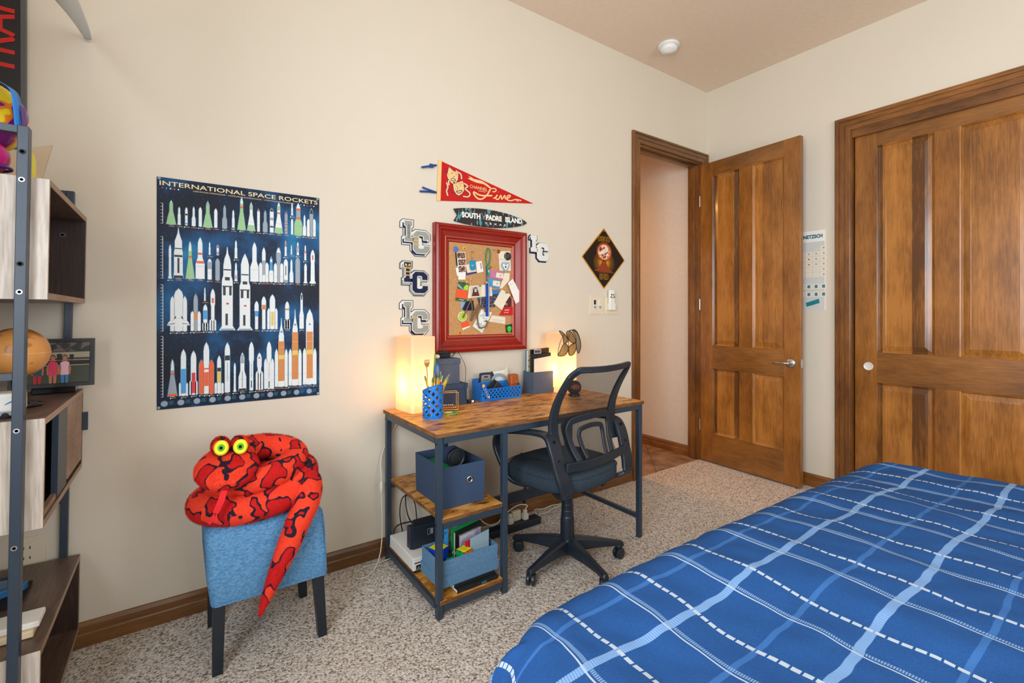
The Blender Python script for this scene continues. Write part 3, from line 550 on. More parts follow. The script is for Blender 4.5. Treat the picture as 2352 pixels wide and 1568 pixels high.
for x, yt, yb, bo in ((1547, 420, 1240, 58), (1712, 315, 1225, 58), (1887, 312, 1212, 62)):
    rocket(A6, x, yt, yb, 41, 'stage' if x < 1800 else 'pencil', W_, [(.08, .70 if x > 1700 else .66, TN, .86), (.57, .575, YL, .84), (.4, .46, YL, .8), (.0, .07, W_, .86)], (18, .55 if x < 1600 else .48, bo)); cx, zc = A6(x, lerp(yb, yt, .8)); flat(rk, [(cx+.0045*math.cos(a*PI/6), zc+.0045*math.sin(a*PI/6)) for a in range(12)], yp-.0013, 'pr_blue', .0002)
# shuttle on its tank
rocket(A6, 315, 65, 575, 50, 'pencil', W_, (), (24, .82, 74))
cx, zs = A6(315, 570); cz = lambda y: A6(315, y)[1]; kx = abs(A6(415, 300)[0]-A6(315, 300)[0])/100
flat(rk, [(cx-28*kx, cz(520)), (cx-138*kx, cz(505)), (cx-120*kx, cz(470)), (cx-40*kx, cz(390)), (cx-26*kx, cz(250)), (cx, cz(215)), (cx+26*kx, cz(250)), (cx+40*kx, cz(390)), (cx+120*kx, cz(470)), (cx+138*kx, cz(505)), (cx+28*kx, cz(520))][::-1], yp-.0012, W_, .0003)
for sg in (-1, 1): flat(rk, [(cx+sg*30*kx, cz(395)), (cx+sg*44*kx, cz(400)), (cx+sg*60*kx, cz(440)), (cx+sg*34*kx, cz(420))][::-sg], yp-.0016, BK, .0002); flat(rk, [(cx+sg*45*kx, cz(488)), (cx+sg*130*kx, cz(495)), (cx+sg*130*kx, cz(490)), (cx+sg*45*kx, cz(480))][::sg], yp-.0016, BK, .0002)
# height rulers at the left, flags under the title, the strip of medallions at the bottom
for za, zb in ((430, 690), (860, 1395), (1480, 1568)):
    (x, z1), (_, z0) = A5(130, za), A5(130, zb); flat(rk, [(x, z0), (x+.0018, z0), (x+.0018, z1), (x, z1)], yp-.0004, W_, .0002)
    k = int((z1-z0)/.012)
    for i in range(k+1): z = z0+(z1-z0)*i/max(1, k); flat(rk, [(x-.006, z), (x, z), (x, z+.0012), (x-.006, z+.0012)], yp-.0004, W_, .0002)
for za, zb in ((20, 578), (640, 1368)):
    (x, z1), (_, z0) = A6(124, za), A6(124, zb); flat(rk, [(x, z0), (x+.0018, z0), (x+.0018, z1), (x, z1)], yp-.0004, W_, .0002)
    k = int((z1-z0)/.012)
    for i in range(k+1): z = z0+(z1-z0)*i/k; flat(rk, [(x-.006, z), (x, z), (x, z+.0012), (x-.006, z+.0012)], yp-.0004, W_, .0002)
for i in range(11):
    x = X0+.024+.054*i; z = Z0+.022
    flat(rk, [(x+.0125*math.cos(a*PI/8), z+.0125*math.sin(a*PI/8)) for a in range(16)], yp-.0003, 'pr_halo', .0003); flat(rk, [(x+.0105*math.cos(a*PI/8), z+.0105*math.sin(a*PI/8)) for a in range(16)], yp-.0007, GY, .0003)
    for q in range(4): flat(rk, [(x+.016, z+.007-q*.004), (x+.032-.003*(q % 2), z+.007-q*.004), (x+.032-.003*(q % 2), z+.0085-q*.004), (x+.016, z+.0085-q*.004)], yp-.0004, 'pr_teal', .0002)
for i, c in enumerate((RD, BL, W_, ORG, W_)): flat(rk, [(X0+.018+.013*i+.0028*math.cos(a*PI/4), Z1-.042+.0028*math.sin(a*PI/4)) for a in range(8)], yp-.0004, c, .0002)
for i, c in enumerate((BL, W_, RD, RD, W_)): flat(rk, [(X1-.08+.014*i+.0028*math.cos(a*PI/4), Z1-.042+.0028*math.sin(a*PI/4)) for a in range(8)], yp-.0004, c, .0002)
obj('printed_glow', halo, parent=pt); obj('printed_rockets', rk, parent=pt)
g = G(); g.text('INTERNATIONAL SPACE ROCKETS', ((X0+X1)/2, yp, Z1-.024), UX, UZ, .0185, 'title_gold', xs=1.51, outline=.01)
for txt, h in (('FUSEES SPATIALES INTERNATIONALES  •  COHETES ESPACIALES INTERNACIONALES  •  INTERNATIONALE WELTRAUMRAKETEN', .0062),): g.text(txt, ((X0+X1)/2+.005, yp, Z1-.041), UX, UZ, h*.8, 'title_gold', xs=.98)
# fit the lines into the sheet
vs = g.v
obj('lettering', g, parent=pt)
g = G()
for x, z in ((X0+.008, Z1-.006), (X1-.008, Z1-.006), (X0+.006, Z0+.008), (X1-.006, Z0+.008)): g = G(); g.lathe([(.006, 0), (.006, -.003), (.003, -.006), (.0005, -.007)], (x, yp, z), 'frost', 12, ax='y'); obj('push_pin', g, parent=pt, smooth=True)
# --- pennant
pn = thing('pennant', 'red felt pennant with two cream theatre masks and script lettering', 'pennant', (1.45, YA, 1.84))
a, b_, c_ = wp(1010, 369), wp(1010, 461), wp(1224, 467.5); y = YA-.004
g = G(); flat(g, [b_, c_, a], y+.0032, 'red_felt', .003); obj('felt', g, parent=pn)
s0, s1, s2, s3 = wp(1002, 461), wp(1010.5, 462), wp(1013.5, 368), wp(1006, 367)
g = G(); flat(g, [s0, s1, s2, s3], y, 'pennant_tan', .003); obj('header_strip', g, parent=pn)
def L(x, y_): return wp(1000+x/8.713, 350+y_/8.713)
g = G(); yy = y-.0005; f_ = lambda pts, m, dd=0: flat(g, [L(*p) for p in pts][::-1], yy-dd, m, .0004)
m1 = [(262, 296), (300, 330), (360, 385), (440, 408), (448, 470), (436, 560), (380, 620), (335, 635), (290, 590), (240, 520), (222, 460), (240, 400)]
m2 = [(345, 600), (440, 605), (530, 575), (548, 600), (560, 690), (568, 760), (520, 830), (460, 868), (410, 840), (360, 760), (350, 680)]
TC = [0]
def tape(pts, wd, m, dd): # ribbon drawn along a smooth stroke
    TC[0] += 1; P3 = smooth_path([Vector((x, y_, 0)) for x, y_ in pts], 4) if len(pts) > 2 else [Vector((x, y_, 0)) for x, y_ in pts]
    Lf, Rt = [], []
    for i, p in enumerate(P3):
        t = (P3[min(i+1, len(P3)-1)]-P3[max(i-1, 0)]).normalized(); nrm = Vector((-t.y, t.x, 0))*wd/2; Lf.append(L(p.x+nrm.x, p.y+nrm.y)); Rt.append(L(p.x-nrm.x, p.y-nrm.y))
    yv = yy-dd-.0004-.00001*TC[0]; n_ = len(Lf); vs = [(x, yv-.000006*i, z) for i, (x, z) in enumerate(Lf)]+[(x, yv-.000006*i, z) for i, (x, z) in enumerate(Rt)]
    g.add(vs, [(i, i+1, n_+i+1, n_+i) for i in range(n_-1)], m)
for pts in ([(400, 370), (440, 400), (500, 440), (515, 540)], [(215, 600), (240, 700), (215, 770), (240, 870)], [(255, 560), (262, 660)], [(560, 620), (640, 680), (590, 730), (680, 820), (650, 890), (545, 880)]): tape(pts, 40, 'pennant_navy', 0); tape(pts, 28, 'pennant_tan', .0004)
for mm in (m1, m2):
    P_ = [L(*p) for p in mm]; ar = sum(P_[i][0]*P_[(i+1) % len(P_)][1]-P_[(i+1) % len(P_)][0]*P_[i][1] for i in range(len(P_)))
    P_ = P_ if ar > 0 else P_[::-1]
    flat(g, offs(P_, .0017), yy-.0008, 'pennant_navy', .0004); flat(g, P_, yy-.0012, 'pennant_tan', .0004)
for pts, wd in (([(300, 540), (330, 522), (385, 545), (390, 570), (350, 575), (310, 565), (300, 540)], 12), ([(300, 430), (330, 410), (345, 430)], 7), ([(385, 430), (420, 440)], 7), ([(350, 480), (360, 500), (375, 480)], 8), ([(250, 440), (262, 455)], 8), ([(395, 460), (415, 465)], 6),
                ([(410, 770), (440, 778), (505, 762), (512, 790), (470, 815), (425, 808), (410, 770)], 14), ([(390, 640), (415, 622)], 7), ([(450, 625), (490, 640)], 7), ([(395, 680), (425, 672)], 8), ([(470, 680), (500, 676)], 8), ([(440, 690), (430, 735), (450, 742)], 7), ([(515, 610), (525, 640)], 8), ([(385, 750), (395, 735)], 6), ([(525, 755), (535, 775)], 6)): tape(pts, wd, 'pennant_navy', .0016)
for pts in ([(185, 330), (212, 318)], [(185, 405), (198, 380)], [(300, 770), (318, 740)], [(345, 825), (340, 790)]): tape(pts, 14, 'pennant_navy', 0)
obj('masks', g, parent=pn)
g = G(); f_([(635, 520), (690, 515), (655, 468), (760, 530), (930, 575), (1030, 640), (1120, 720), (1080, 722), (960, 640), (820, 610), (720, 570)][::1], 'pennant_tan')
for pts, wd in (([(1090, 730), (1060, 800), (1000, 880), (920, 935), (840, 925), (770, 850), (762, 795), (860, 850), (960, 868), (1130, 868)], 30), ([(1110, 728), (1170, 725), (1205, 750), (1190, 785), (1130, 790)], 22), ([(1150, 925), (1215, 885), (1225, 850), (1200, 925), (1250, 940), (1300, 860), (1320, 940), (1380, 860), (1390, 930), (1440, 920), (1490, 880), (1470, 858), (1425, 890), (1430, 950), (1500, 968), (1600, 945), (1710, 968)], 24), ([(1600, 950), (1650, 990)], 16)): tape(pts, wd, 'pennant_tan', 0)
px, pz = L(1256, 795); flat(g, [(px+.0022*math.cos(k*PI/5), pz+.0022*math.sin(k*PI/5)) for k in range(10)], yy, 'pennant_tan', .0004)
A_, B_ = Vector((*L(690, 690),)), Vector((*L(1020, 760),)); d = (B_-A_); Uv = Vector((d.x, 0, d.y)).normalized(); Vv = Vector((-Uv.z, 0, Uv.x)); mid = (A_+B_)/2
g.text('CHANNEL', (mid.x, yy, mid.y+.002), Uv, Vv, .019, 'pennant_tan', xs=.98, outline=.01); tape([(850, 768), (995, 800)], 10, 'pennant_tan', 0)
obj('lettering', g, parent=pn)
for p0, p1, p2 in (((1003, 379), (990, 381), (968, 384)), ((1003, 442), (986, 436), (970, 430))):
    g = G(); a, b_, c_ = PY(*p0, YA-.006), PY(*p1, YA-.015), PY(*p2, YA-.012); g.strip([a, b_, c_], (0, .15, 1), .011, .0015, 'ribbon_navy')
    if p0[1] > 400: g.strip([a, PY(985, 440, YA-.008), PY(964, 439, YA-.008)], (0, .15, 1), .011, .0015, 'ribbon_navy')
    else: g.box(b_.x-.007, b_.x+.012, b_.y-.006, b_.y+.006, b_.z-.008, b_.z+.011, 'ribbon_navy')
    obj('ribbon_tie', g, parent=pn, bevel=.001)
# --- surfboard sign
sb = thing('surfboard_sign', 'small dark surfboard-shaped wooden sign with printed palms and white lettering', 'sign', (1.49, YA, 1.70))
A_ = Vector(wp(1040, 495)); B_ = Vector(wp(1208, 514)); Uv2 = (B_-A_); Lb = Uv2.length; U3 = Vector((Uv2.x, 0, Uv2.y)).normalized(); V3 = Vector((-U3.z, 0, U3.x)); O3 = Vector((A_.x, YA-.004, A_.y))+V3*.004
out = []
for i in range(25):
    t = i/24; out.append((Lb*(.0+t), -.058*math.sin(PI*t**.62)**.75*(1-.05*t)-.0 if 0 < t < 1 else 0))
Nn = 26; top = [(Lb*i/Nn, .052*(math.sin(PI*(.16+.84*i/Nn))**.62 if i < Nn else 0)) for i in range(Nn+1)]; bot = [(x, -y*.98) for x, y in reversed(top[:-1])]
poly = [(p[0]+(.028 if p[0] < .001 and False else 0), p[1]) for p in bot+[(Lb*.045, 0)]+top]
poly = [(Lb*.045, 0)]+[(x, -z_) for x, z_ in top]+[(x, z_) for x, z_ in reversed(top[:-1])]
g = G(); g.prism(poly, O3, U3, V3, .008, 'surf_print'); obj('board', g, parent=sb, bevel=.0015)
g = G(); n_ = U3.cross(V3)
for i, (tx, hh) in enumerate((('SOUTH', .029), ('PADRE', .029), ('ISLAND', .029))): g = G(); g.text(tx, O3+U3*(Lb*(.22, .52, .80)[i])+V3*(.004)+n_*.008, U3, V3, hh, 'white_paper', xs=.92, outline=.05); obj('lettering', g, parent=sb)
g = G()
g.text('T  E  X  A  S', O3+U3*(Lb*.54)-V3*.03+n_*.008, U3, V3, .011, 'white_paper', xs=1.9, outline=.02)
obj('small_lettering', g, parent=sb)
# --- varsity letter patches
def patch(u0, v0, u1, v1, face, shade, rim, back, label, word=None, bars=(), rack=False):
    a, b_ = wp(u0, v0), wp(u1, v1); kx = (b_[0]-a[0])/383; kz = (a[1]-b_[1])/480; O = (a[0], a[1])
    cv = lambda pts: [(O[0]+(x-62)*kx, O[1]-(yv-65)*kz) for x, yv in pts]
    Cp = [(268, 212), (378, 212), (425, 258), (425, 318), (355, 318), (355, 278), (340, 265), (300, 265), (288, 278), (288, 425), (300, 438), (345, 438), (360, 425), (360, 398), (430, 398), (430, 450), (385, 495), (268, 495), (228, 455), (228, 252)]
    Lp = [(122, 92), (212, 92), (212, 148), (194, 164), (194, 305), (250, 305), (250, 352), (122, 352), (122, 305), (146, 290), (146, 164), (122, 148)]
    def ccw(p): ar = sum(p[i][0]*p[(i+1) % len(p)][1]-p[(i+1) % len(p)][0]*p[i][1] for i in range(len(p))); return p if ar > 0 else p[::-1]
    t = thing('letter_patch', label, 'patch', (O[0]+.08, YA, b_[1])); sh = lambda p, dx, dy: [(x+dx, yv+dy) for x, yv in p]; y0 = YA-.0005
    u_ = kx
    g = G()
    hullL = [(118, 72), (235, 72), (235, 160), (212, 186), (212, 305), (250, 305), (250, 400), (86, 400), (86, 300), (105, 290), (105, 186), (66, 186), (66, 110), (100, 72)]
    hullC = [(255, 190), (385, 190), (445, 245), (445, 315), (410, 350), (345, 355), (345, 384), (440, 384), (440, 460), (380, 538), (245, 538), (190, 470), (190, 240)]
    for hp in (hullL, hullC): flat(g, offs(ccw(cv(hp)), 3*u_), y0, back, .002)
    for hp in (hullL, hullC): flat(g, offs(ccw(cv(hp)), -4*u_), y0-.002, rim, .0006)
    for hp in (hullL, hullC): flat(g, offs(ccw(cv(hp)), (-12 if back != 'white_felt' else -22)*u_), y0-.0026, 'white_felt', .0006)
    obj('backing', g, parent=t)
    g = G()
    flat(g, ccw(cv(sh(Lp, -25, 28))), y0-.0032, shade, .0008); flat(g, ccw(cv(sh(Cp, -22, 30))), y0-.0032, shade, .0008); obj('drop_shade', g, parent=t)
    for nm, p, dz in (('letter_l', Lp, 0), ('letter_c', Cp, .001)):
        g = G(); flat(g, offs(ccw(cv(p)), 9*u_), y0-.004-dz, 'white_felt', .0008); flat(g, ccw(cv(p)), y0-.0048-dz, face, .0010); obj(nm, g, parent=t)
    g = G()
    for x0, x1, yv in bars: flat(g, ccw(cv([(x0, yv-9), (x1, yv-4), (x1, yv+9), (x0, yv+4)])), y0-.0068, 'gold_felt', .0015)
    if word:
        c = cv([(170, 228)])[0]; flat(g, ccw(cv([(158, 118), (182, 118), (182, 338), (158, 338)])), y0-.0058, 'grey_felt', .0002); g.text(word, (c[0], y0-.006, c[1]), Vector((0, 0, -1)), Vector((1, 0, 0)), 19*kx*1.0, 'navy_felt', xs=220*kz/(len(word)*19*kx*.98))
    if rack:
        for sg in (-1, 1):
            c = cv([(167+sg*22, 128)])[0]; flat(g, [(c[0]+.006*math.cos(k*PI/6), c[1]+.007*math.sin(k*PI/6)) for k in range(12)], y0-.007, 'gold_felt', .001); flat(g, ccw(cv([(167+sg*16, 136), (167+sg*10, 140), (167-sg*24, 158), (167-sg*18, 162)])), y0-.007, 'gold_felt', .001)
    if g.v: obj('embroidery', g, parent=t)
    return t
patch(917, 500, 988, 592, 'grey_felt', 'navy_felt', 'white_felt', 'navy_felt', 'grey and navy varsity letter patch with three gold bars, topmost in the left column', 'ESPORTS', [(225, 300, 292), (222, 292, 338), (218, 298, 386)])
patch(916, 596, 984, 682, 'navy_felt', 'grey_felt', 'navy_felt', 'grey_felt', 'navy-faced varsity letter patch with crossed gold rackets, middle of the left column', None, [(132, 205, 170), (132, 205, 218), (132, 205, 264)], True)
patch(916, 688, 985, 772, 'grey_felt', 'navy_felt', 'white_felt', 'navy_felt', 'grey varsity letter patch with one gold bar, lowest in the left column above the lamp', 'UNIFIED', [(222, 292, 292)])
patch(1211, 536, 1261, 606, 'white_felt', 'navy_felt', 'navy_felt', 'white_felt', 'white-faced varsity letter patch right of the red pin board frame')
# --- DEAD END sign
ds = thing('diamond_sign', 'black diamond sign with an orange mushroom cloud picture above the light switch', 'sign', (2.427, YA, 1.396))
cx, cz = 2.427, 1.6075; hw = .2135; y = YA-.0015
def dia(k): 
    q = .02; A4 = [(cx, cz+hw*k), (cx-hw*k, cz), (cx, cz-hw*k), (cx+hw*k, cz)]; out = []
    for i in range(4):
        a, b_, c_ = Vector(A4[i-1]), Vector(A4[i]), Vector(A4[(i+1) % 4]); out += [tuple(b_+(a-b_).normalized()*q*.7), tuple(b_*.86+(b_+(a-b_).normalized()*q*.7)*.07+(b_+(c_-b_).normalized()*q*.7)*.07), tuple(b_+(c_-b_).normalized()*q*.7)]
    return out
g = G(); flat(g, dia(1), y, 'sign_gold', .002); flat(g, dia(.955), y-.002, 'sign_black', .0006); obj('plate', g, parent=ds)
g = G(); yy = y-.003
ell = lambda x, z, a, b_, n_=20: [(x+a*math.cos(2*PI*k/n_), z+b_*math.sin(2*PI*k/n_)) for k in range(n_)]
# printed glow behind the cloud is part of the picture on the plate
m, n, l, b = nt('cloud_print'); tc = n.new('ShaderNodeTexCoord'); mp = n.new('ShaderNodeMapping'); mp.inputs['Location'].default_value = (0, 0, -2.02); mp.inputs['Scale'].default_value = (1/.115, 0, 1/.09); l.new(tc.outputs['Object'], mp.inputs[0])
ln = n.new('ShaderNodeVectorMath'); ln.operation = 'LENGTH'; l.new(mp.outputs[0], ln.inputs[0]); r1 = ramp(n, [(.2, (226, 160, 20)), (.55, (120, 72, 10)), (1, (18, 14, 10))]); l.new(ln.outputs['Value'], r1.inputs[0]); l.new(r1.outputs[0], b.inputs['Base Color']); b.inputs['Roughness'].default_value = .4
flat(g, ell(cx, cz-.03, .105, .085, 28), yy+.0004, 'cloud_print', .0003)
flat(g, [(cx-.09, cz-.085), (cx+.095, cz-.10), (cx+.03, cz-.06), (cx+.022, cz), (cx-.022, cz), (cx-.03, cz-.055)][::-1] if False else [(cx-.10, cz-.088), (cx+.10, cz-.10), (cx+.045, cz-.07), (cx+.022, cz-.03), (cx+.018, cz+.02), (cx-.018, cz+.02), (cx-.024, cz-.03), (cx-.05, cz-.068)], yy, 'sign_rust', .0004)
flat(g, ell(cx, cz+.045, .076, .068), yy-.0004, 'sign_rust', .0004); flat(g, ell(cx+.002, cz+.043, .066, .058), yy-.0008, 'sign_fire', .0004)
m, n, l, b = nt('cloud_billow'); tc = n.new('ShaderNodeTexCoord'); n1 = n.new('ShaderNodeTexNoise'); n1.inputs['Scale'].default_value = 60; n1.inputs['Detail'].default_value = 3; l.new(tc.outputs['Object'], n1.inputs[0]); r1 = ramp(n, [(.4, (110, 44, 34)), (.48, (226, 170, 140)), (.56, (246, 222, 200))]); l.new(n1.outputs[0], r1.inputs[0]); l.new(r1.outputs[0], b.inputs['Base Color'])
flat(g, ell(cx-.002, cz+.044, .056, .050), yy-.0012, 'cloud_billow', .0004); flat(g, [(cx-.008, cz-.03), (cx+.006, cz-.03), (cx+.012, cz+.01), (cx-.012, cz+.01)], yy-.0004, 'sign_fire', .0004)
obj('printed_cloud', g, parent=ds)
g = G()
for tx, z in (('DEAD', cz+.133), ('END', cz-.13)): g = G(); g.text(tx, (cx, yy, z), UX, UZ, .033, 'sign_gold', d=.0008, xs=.98, outline=.07); g.text(tx, (cx, yy-.0006, z), UX, UZ, .033, 'sign_black', d=.001, xs=.98, outline=.022); obj('lettering', g, parent=ds)
obj('nail', G().lathe([(.005, 0), (.005, -.003), (.001, -.004)], (cx, y-.003, cz+hw-.022), 'chrome', 12, ax='y'), parent=ds)
# --- light switch and remote holder
x0, z0 = wp(1354, 722); x1, z1 = wp(1386, 678)
t = thing('light_switch', 'cream double switch plate left of the white remote', 'switch', ((x0+x1)/2, YA, z0))
obj('cover_plate', G().box(x0, x1, YA-.006, YA, z0, z1, 'cream_plastic'), parent=t, bevel=.003)
for k in (0, 1): xx = lerp(x0, x1, .32+.38*k); g = G(); g.box(xx-.013, xx+.013, YA-.0075, YA-.006, z0+.035, z1-.03, 'white_plastic'); g.box(xx-.009, xx+.009, YA-.010, YA-.0075, z0+.068, z1-.034, 'black_matte' if k == 0 else 'cream_plastic'); g.box(xx-.011, xx+.011, YA-.009, YA-.0075, z0+.04, z0+.06, 'pr_grey'); obj('rocker', g, parent=t, bevel=.001)
x0, z0 = wp(1389, 722); x1, z1 = wp(1418, 683)
tag(obj('wall_plate', G().box(x0, x1, YA-.006, YA, z0, z1, 'cream_plastic'), bevel=.003), 'blank cream wall plate behind the white fan remote', 'wall plate')
t = thing('fan_remote', 'white remote control standing in its wall holder beside the light switch', 'remote', (x0+.045, YA-.006, z0+.03)); xa, xb = x0+.022, x0+.072
obj('holder', G().box(xa-.004, xb+.004, YA-.034, YA-.007, z0+.03, z0+.078, 'white_plastic'), parent=t, bevel=.004)
obj('body', G().box(xa, xb, YA-.030, YA-.010, z0+.055, z0+.172, 'white_plastic'), parent=t, bevel=.005)
g = G()
for dx, dz in ((-.010, .138), (.010, .138), (-.015, .122), (.015, .122)): g.lathe([(.006, 0), (.005, -.002), (.001, -.002)], ((xa+xb)/2+dx, YA-.030, z0+dz), 'ink', 12, ax='y')
g.lathe([(.005, 0), (.004, -.002), (.001, -.002)], ((xa+xb)/2, YA-.030, z0+.118), 'green_plastic', 12, ax='y'); obj('button', g, parent=t, smooth=True)
# --- smoke detector on the ceiling
c = PZ(1536, 103, ZC-.0); t = thing('smoke_detector', 'round white smoke detector on the ceiling', 'smoke detector', (c.x, c.y, ZC-.055))
obj('base_ring', G().lathe([(.072, 0), (.072, -.012), (.066, -.016), (.001, -.016)], (c.x, c.y, ZC), 'white_plastic', 32), parent=t, smooth=True)
obj('sensor_dome', G().lathe([(.056, -.016), (.054, -.02), (.058, -.022), (.057, -.034), (.046, -.048), (.026, -.052), (.024, -.055), (.001, -.055)], (c.x, c.y, ZC), 'white_plastic', 32), parent=t, smooth=True)
# --- calendar on the right wall
def bp_(u, v): p = PX(u, v, XB); return (-p.y, p.z)
WU, WV = Vector((0, -1, 0)), UZ    # right wall plane: U runs toward the viewer
def flatB(g, poly, x, m, d=.0006): g.prism(poly, (x, 0, 0), WU, WV, d, m)
t = thing('wall_calendar', 'white wall calendar with a teal heading, half hidden by the open door', 'calendar', (XB, 1.53, 1.245))
ya, yb, za, zb = -1.64, -1.428, 1.247, 1.808
obj('calendar_sheet', G().box(XB-.003, XB, -yb, -ya, za, zb, 'white_paper'), parent=t)
g = G(); xq = XB-.003
flatB(g, [(ya, zb-.075), (yb, zb-.075), (yb, za+.0), (ya, za)][::-1], xq, 'pr_halo', .0001) if False else None
g.text('NETZSCH', (xq, 1.506, zb-.042), WU, WV, .024, 'ink_teal', xs=.86, outline=.05); obj('heading', g, parent=t); g = G(); flatB(g, [(ya+.002, za+.002), (yb-.004, za+.002), (yb-.004, zb-.078), (ya+.002, zb-.078)], xq, 'cal_grey', .0003); obj('grey_field', g, parent=t); xq -= .0004; g = G()
for r_ in range(6):
    for cc_ in range(4):
        yc, zc = -1.60+.047*cc_, 1.665-.037*r_
        if cc_ == 3 or r_ > 0: flatB(g, [(yc, zc), (yc+.042, zc), (yc+.042, zc+.033), (yc, zc+.033)], xq, 'cream_paper', .0003); flatB(g, [(yc+.016, zc+.012), (yc+.027, zc+.012), (yc+.027, zc+.022), (yc+.016, zc+.022)], xq-.0003, ('pr_orange' if (cc_ == 1 and r_ in (2, 3)) else 'title_gold' if r_ > 3 and cc_ < 3 else 'pr_grey'), .0003)
obj('date_grid', g, parent=t); g = G()
for r_ in range(2):
    for cc_ in range(4): yc, zc = -1.60+.047*cc_, 1.395-.055*r_; flatB(g, [(yc, zc), (yc+.042, zc), (yc+.042, zc+.038), (yc, zc+.038)], xq, 'cream_paper', .0003); flatB(g, [(yc+.012, zc+.008), (yc+.03, zc+.008), (yc+.03, zc+.03), (yc+.012, zc+.03)], xq-.0003, 'pr_halo', .0003)
obj('printed_dates', g, parent=t)
g = G(); g.prism([(-1.545, 1.272), (-1.462, 1.298), (-1.468, 1.327), (-1.551, 1.300)], (XB-.0035, 0, 0), WU, WV, .001, 'tag_teal'); obj('teal_label', g, parent=t)
# --- framed pin board
BX0, BX1, BZ0, BZ1 = 1.118, 1.728, 1.008, 1.712
fr = thing('pin_board', 'cork pin board in a wide red moulded frame above the desk', 'pin board', ((BX0+BX1)/2, YA, BZ0))
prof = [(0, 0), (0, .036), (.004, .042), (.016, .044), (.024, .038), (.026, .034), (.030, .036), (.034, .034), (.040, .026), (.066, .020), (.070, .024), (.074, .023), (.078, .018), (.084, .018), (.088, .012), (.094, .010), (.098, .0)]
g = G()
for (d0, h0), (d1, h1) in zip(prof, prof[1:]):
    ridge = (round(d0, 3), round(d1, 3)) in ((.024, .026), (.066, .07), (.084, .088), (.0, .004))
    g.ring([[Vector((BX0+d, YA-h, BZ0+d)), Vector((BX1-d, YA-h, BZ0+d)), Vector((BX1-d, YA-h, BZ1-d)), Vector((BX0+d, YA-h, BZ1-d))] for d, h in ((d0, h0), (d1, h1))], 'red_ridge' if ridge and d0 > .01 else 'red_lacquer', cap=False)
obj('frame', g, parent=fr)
obj('cork_sheet', G().box(BX0+.09, BX1-.09, YA-.008, YA-.002, BZ0+.09, BZ1-.09, 'cork'), parent=fr)
YC = YA-.009
def q1(x, y_): return wp(1020+x/12.063, 560+y_/12.063, YC)
def q2(x, y_): return wp(1020+x/12.063, 660+y_/12.063, YC)
def ccw(p): ar = sum(p[i][0]*p[(i+1) % len(p)][1]-p[(i+1) % len(p)][0]*p[i][1] for i in range(len(p))); return p if ar > 0 else p[::-1]
GB = 'things pinned to the cork board'
def pinned(name, label, cat, q, poly, m, lay=0, prints=(), texts=(), th=.0006):
    g = G(); y = YC-.0016*lay; flat(g, ccw([q(*p) for p in poly]), y, m, th)
    for pi_, (pp, mm) in enumerate(prints): flat(g, ccw([q(*p) for p in pp]), y-th-.00015*pi_, mm, .0003)
    for tx, pa, pb, hh, mm in texts:
        a, b_ = Vector(q(*pa)), Vector(q(*pb)); d = b_-a; U = Vector((d.x, 0, d.y)).normalized(); V = Vector((-U.z, 0, U.x)); mid = (a+b_)/2; g.text(tx, (mid.x, y-th-.0003, mid.y), U, V, hh, mm, xs=1, outline=.02)
    return tag(obj(name, g), label, cat)
def disc(name, label, cat, q, c, r, m, m2=None, lay=1, extra=None):
    p = q(*c); y = YC-.0016*lay; rr = r/12.063*.00218
    g = G(); g.lathe([(rr, 0), (rr, -.0015), (rr*.85, -.003), (.0005, -.0035)], (p[0], y, p[1]), m, 24, ax='y')
    if m2: g.lathe([(rr*.45, -.0033), (rr*.4, -.0042), (.0005, -.0042)], (p[0], y, p[1]), m2, 16, ax='y')
    if extra: extra(g, p, y-.004, rr)
    return tag(obj(name, g, smooth=False), label, cat)
disc('pin_badge', 'blue round badge with a graduation cap at the board top left', 'badge', q1, (318, 150), 88, 'button_blue', 'pr_halo')
disc('pin_badge', 'yellow round badge beside the blue badge at the board top', 'badge', q1, (545, 125), 52, 'button_yellow', 'ink')
disc('pin_badge', 'dark oval badge with an orange hand near the board top right', 'badge', q1, (1508, 210), 60, 'button_brown', 'pr_orange')
disc('pin_badge', 'orange round badge in the lower left corner of the cork board', 'badge', q2, (428, 1255), 64, 'orange_pin', 'button_brown')
pinned('bookmark', 'narrow dark strip peeking out behind the photo booth strip', 'bookmark', q1, [(300, 240), (345, 240), (420, 900), (370, 910)], 'ink', 0)
pinned('name_card', 'small white card with a dark end left of the photo strip', 'card', q1, [(305, 620), (380, 605), (440, 880), (355, 890)], 'white_paper', 1, [([(305, 620), (380, 605), (392, 660), (312, 670)], 'pr_grey')])
pinned('photo_strip', 'photo booth strip of three pictures pinned at the upper left', 'photo strip', q1, [(340, 225), (575, 225), (605, 600), (580, 990), (385, 990), (370, 600)], 'white_paper', 2, [([(345, 240), (560, 240), (575, 400), (365, 405)], 'photo_booth'), ([(378, 430), (580, 425), (592, 590), (388, 595)], 'photo_booth'), ([(385, 620), (590, 615), (586, 775), (400, 785)], 'photo_booth')])
pinned('receipt', 'white printed slip behind the blue dog tag', 'paper slip', q1, [(870, 500), (1035, 470), (1085, 770), (910, 810)], 'white_paper', 1, [([(985, 530), (1020, 522), (1045, 690), (1010, 700)], 'pr_grey')])
pinned('event_ticket', 'cream ticket under the blue dog tag', 'ticket', q1, [(605, 590), (700, 545), (905, 760), (640, 805)], 'cream_paper', 1)
pinned('event_ticket', 'dark purple ticket strip below the dog tag', 'ticket', q1, [(600, 720), (640, 810), (900, 755), (915, 805), (610, 872)], 'purple_print', 0)
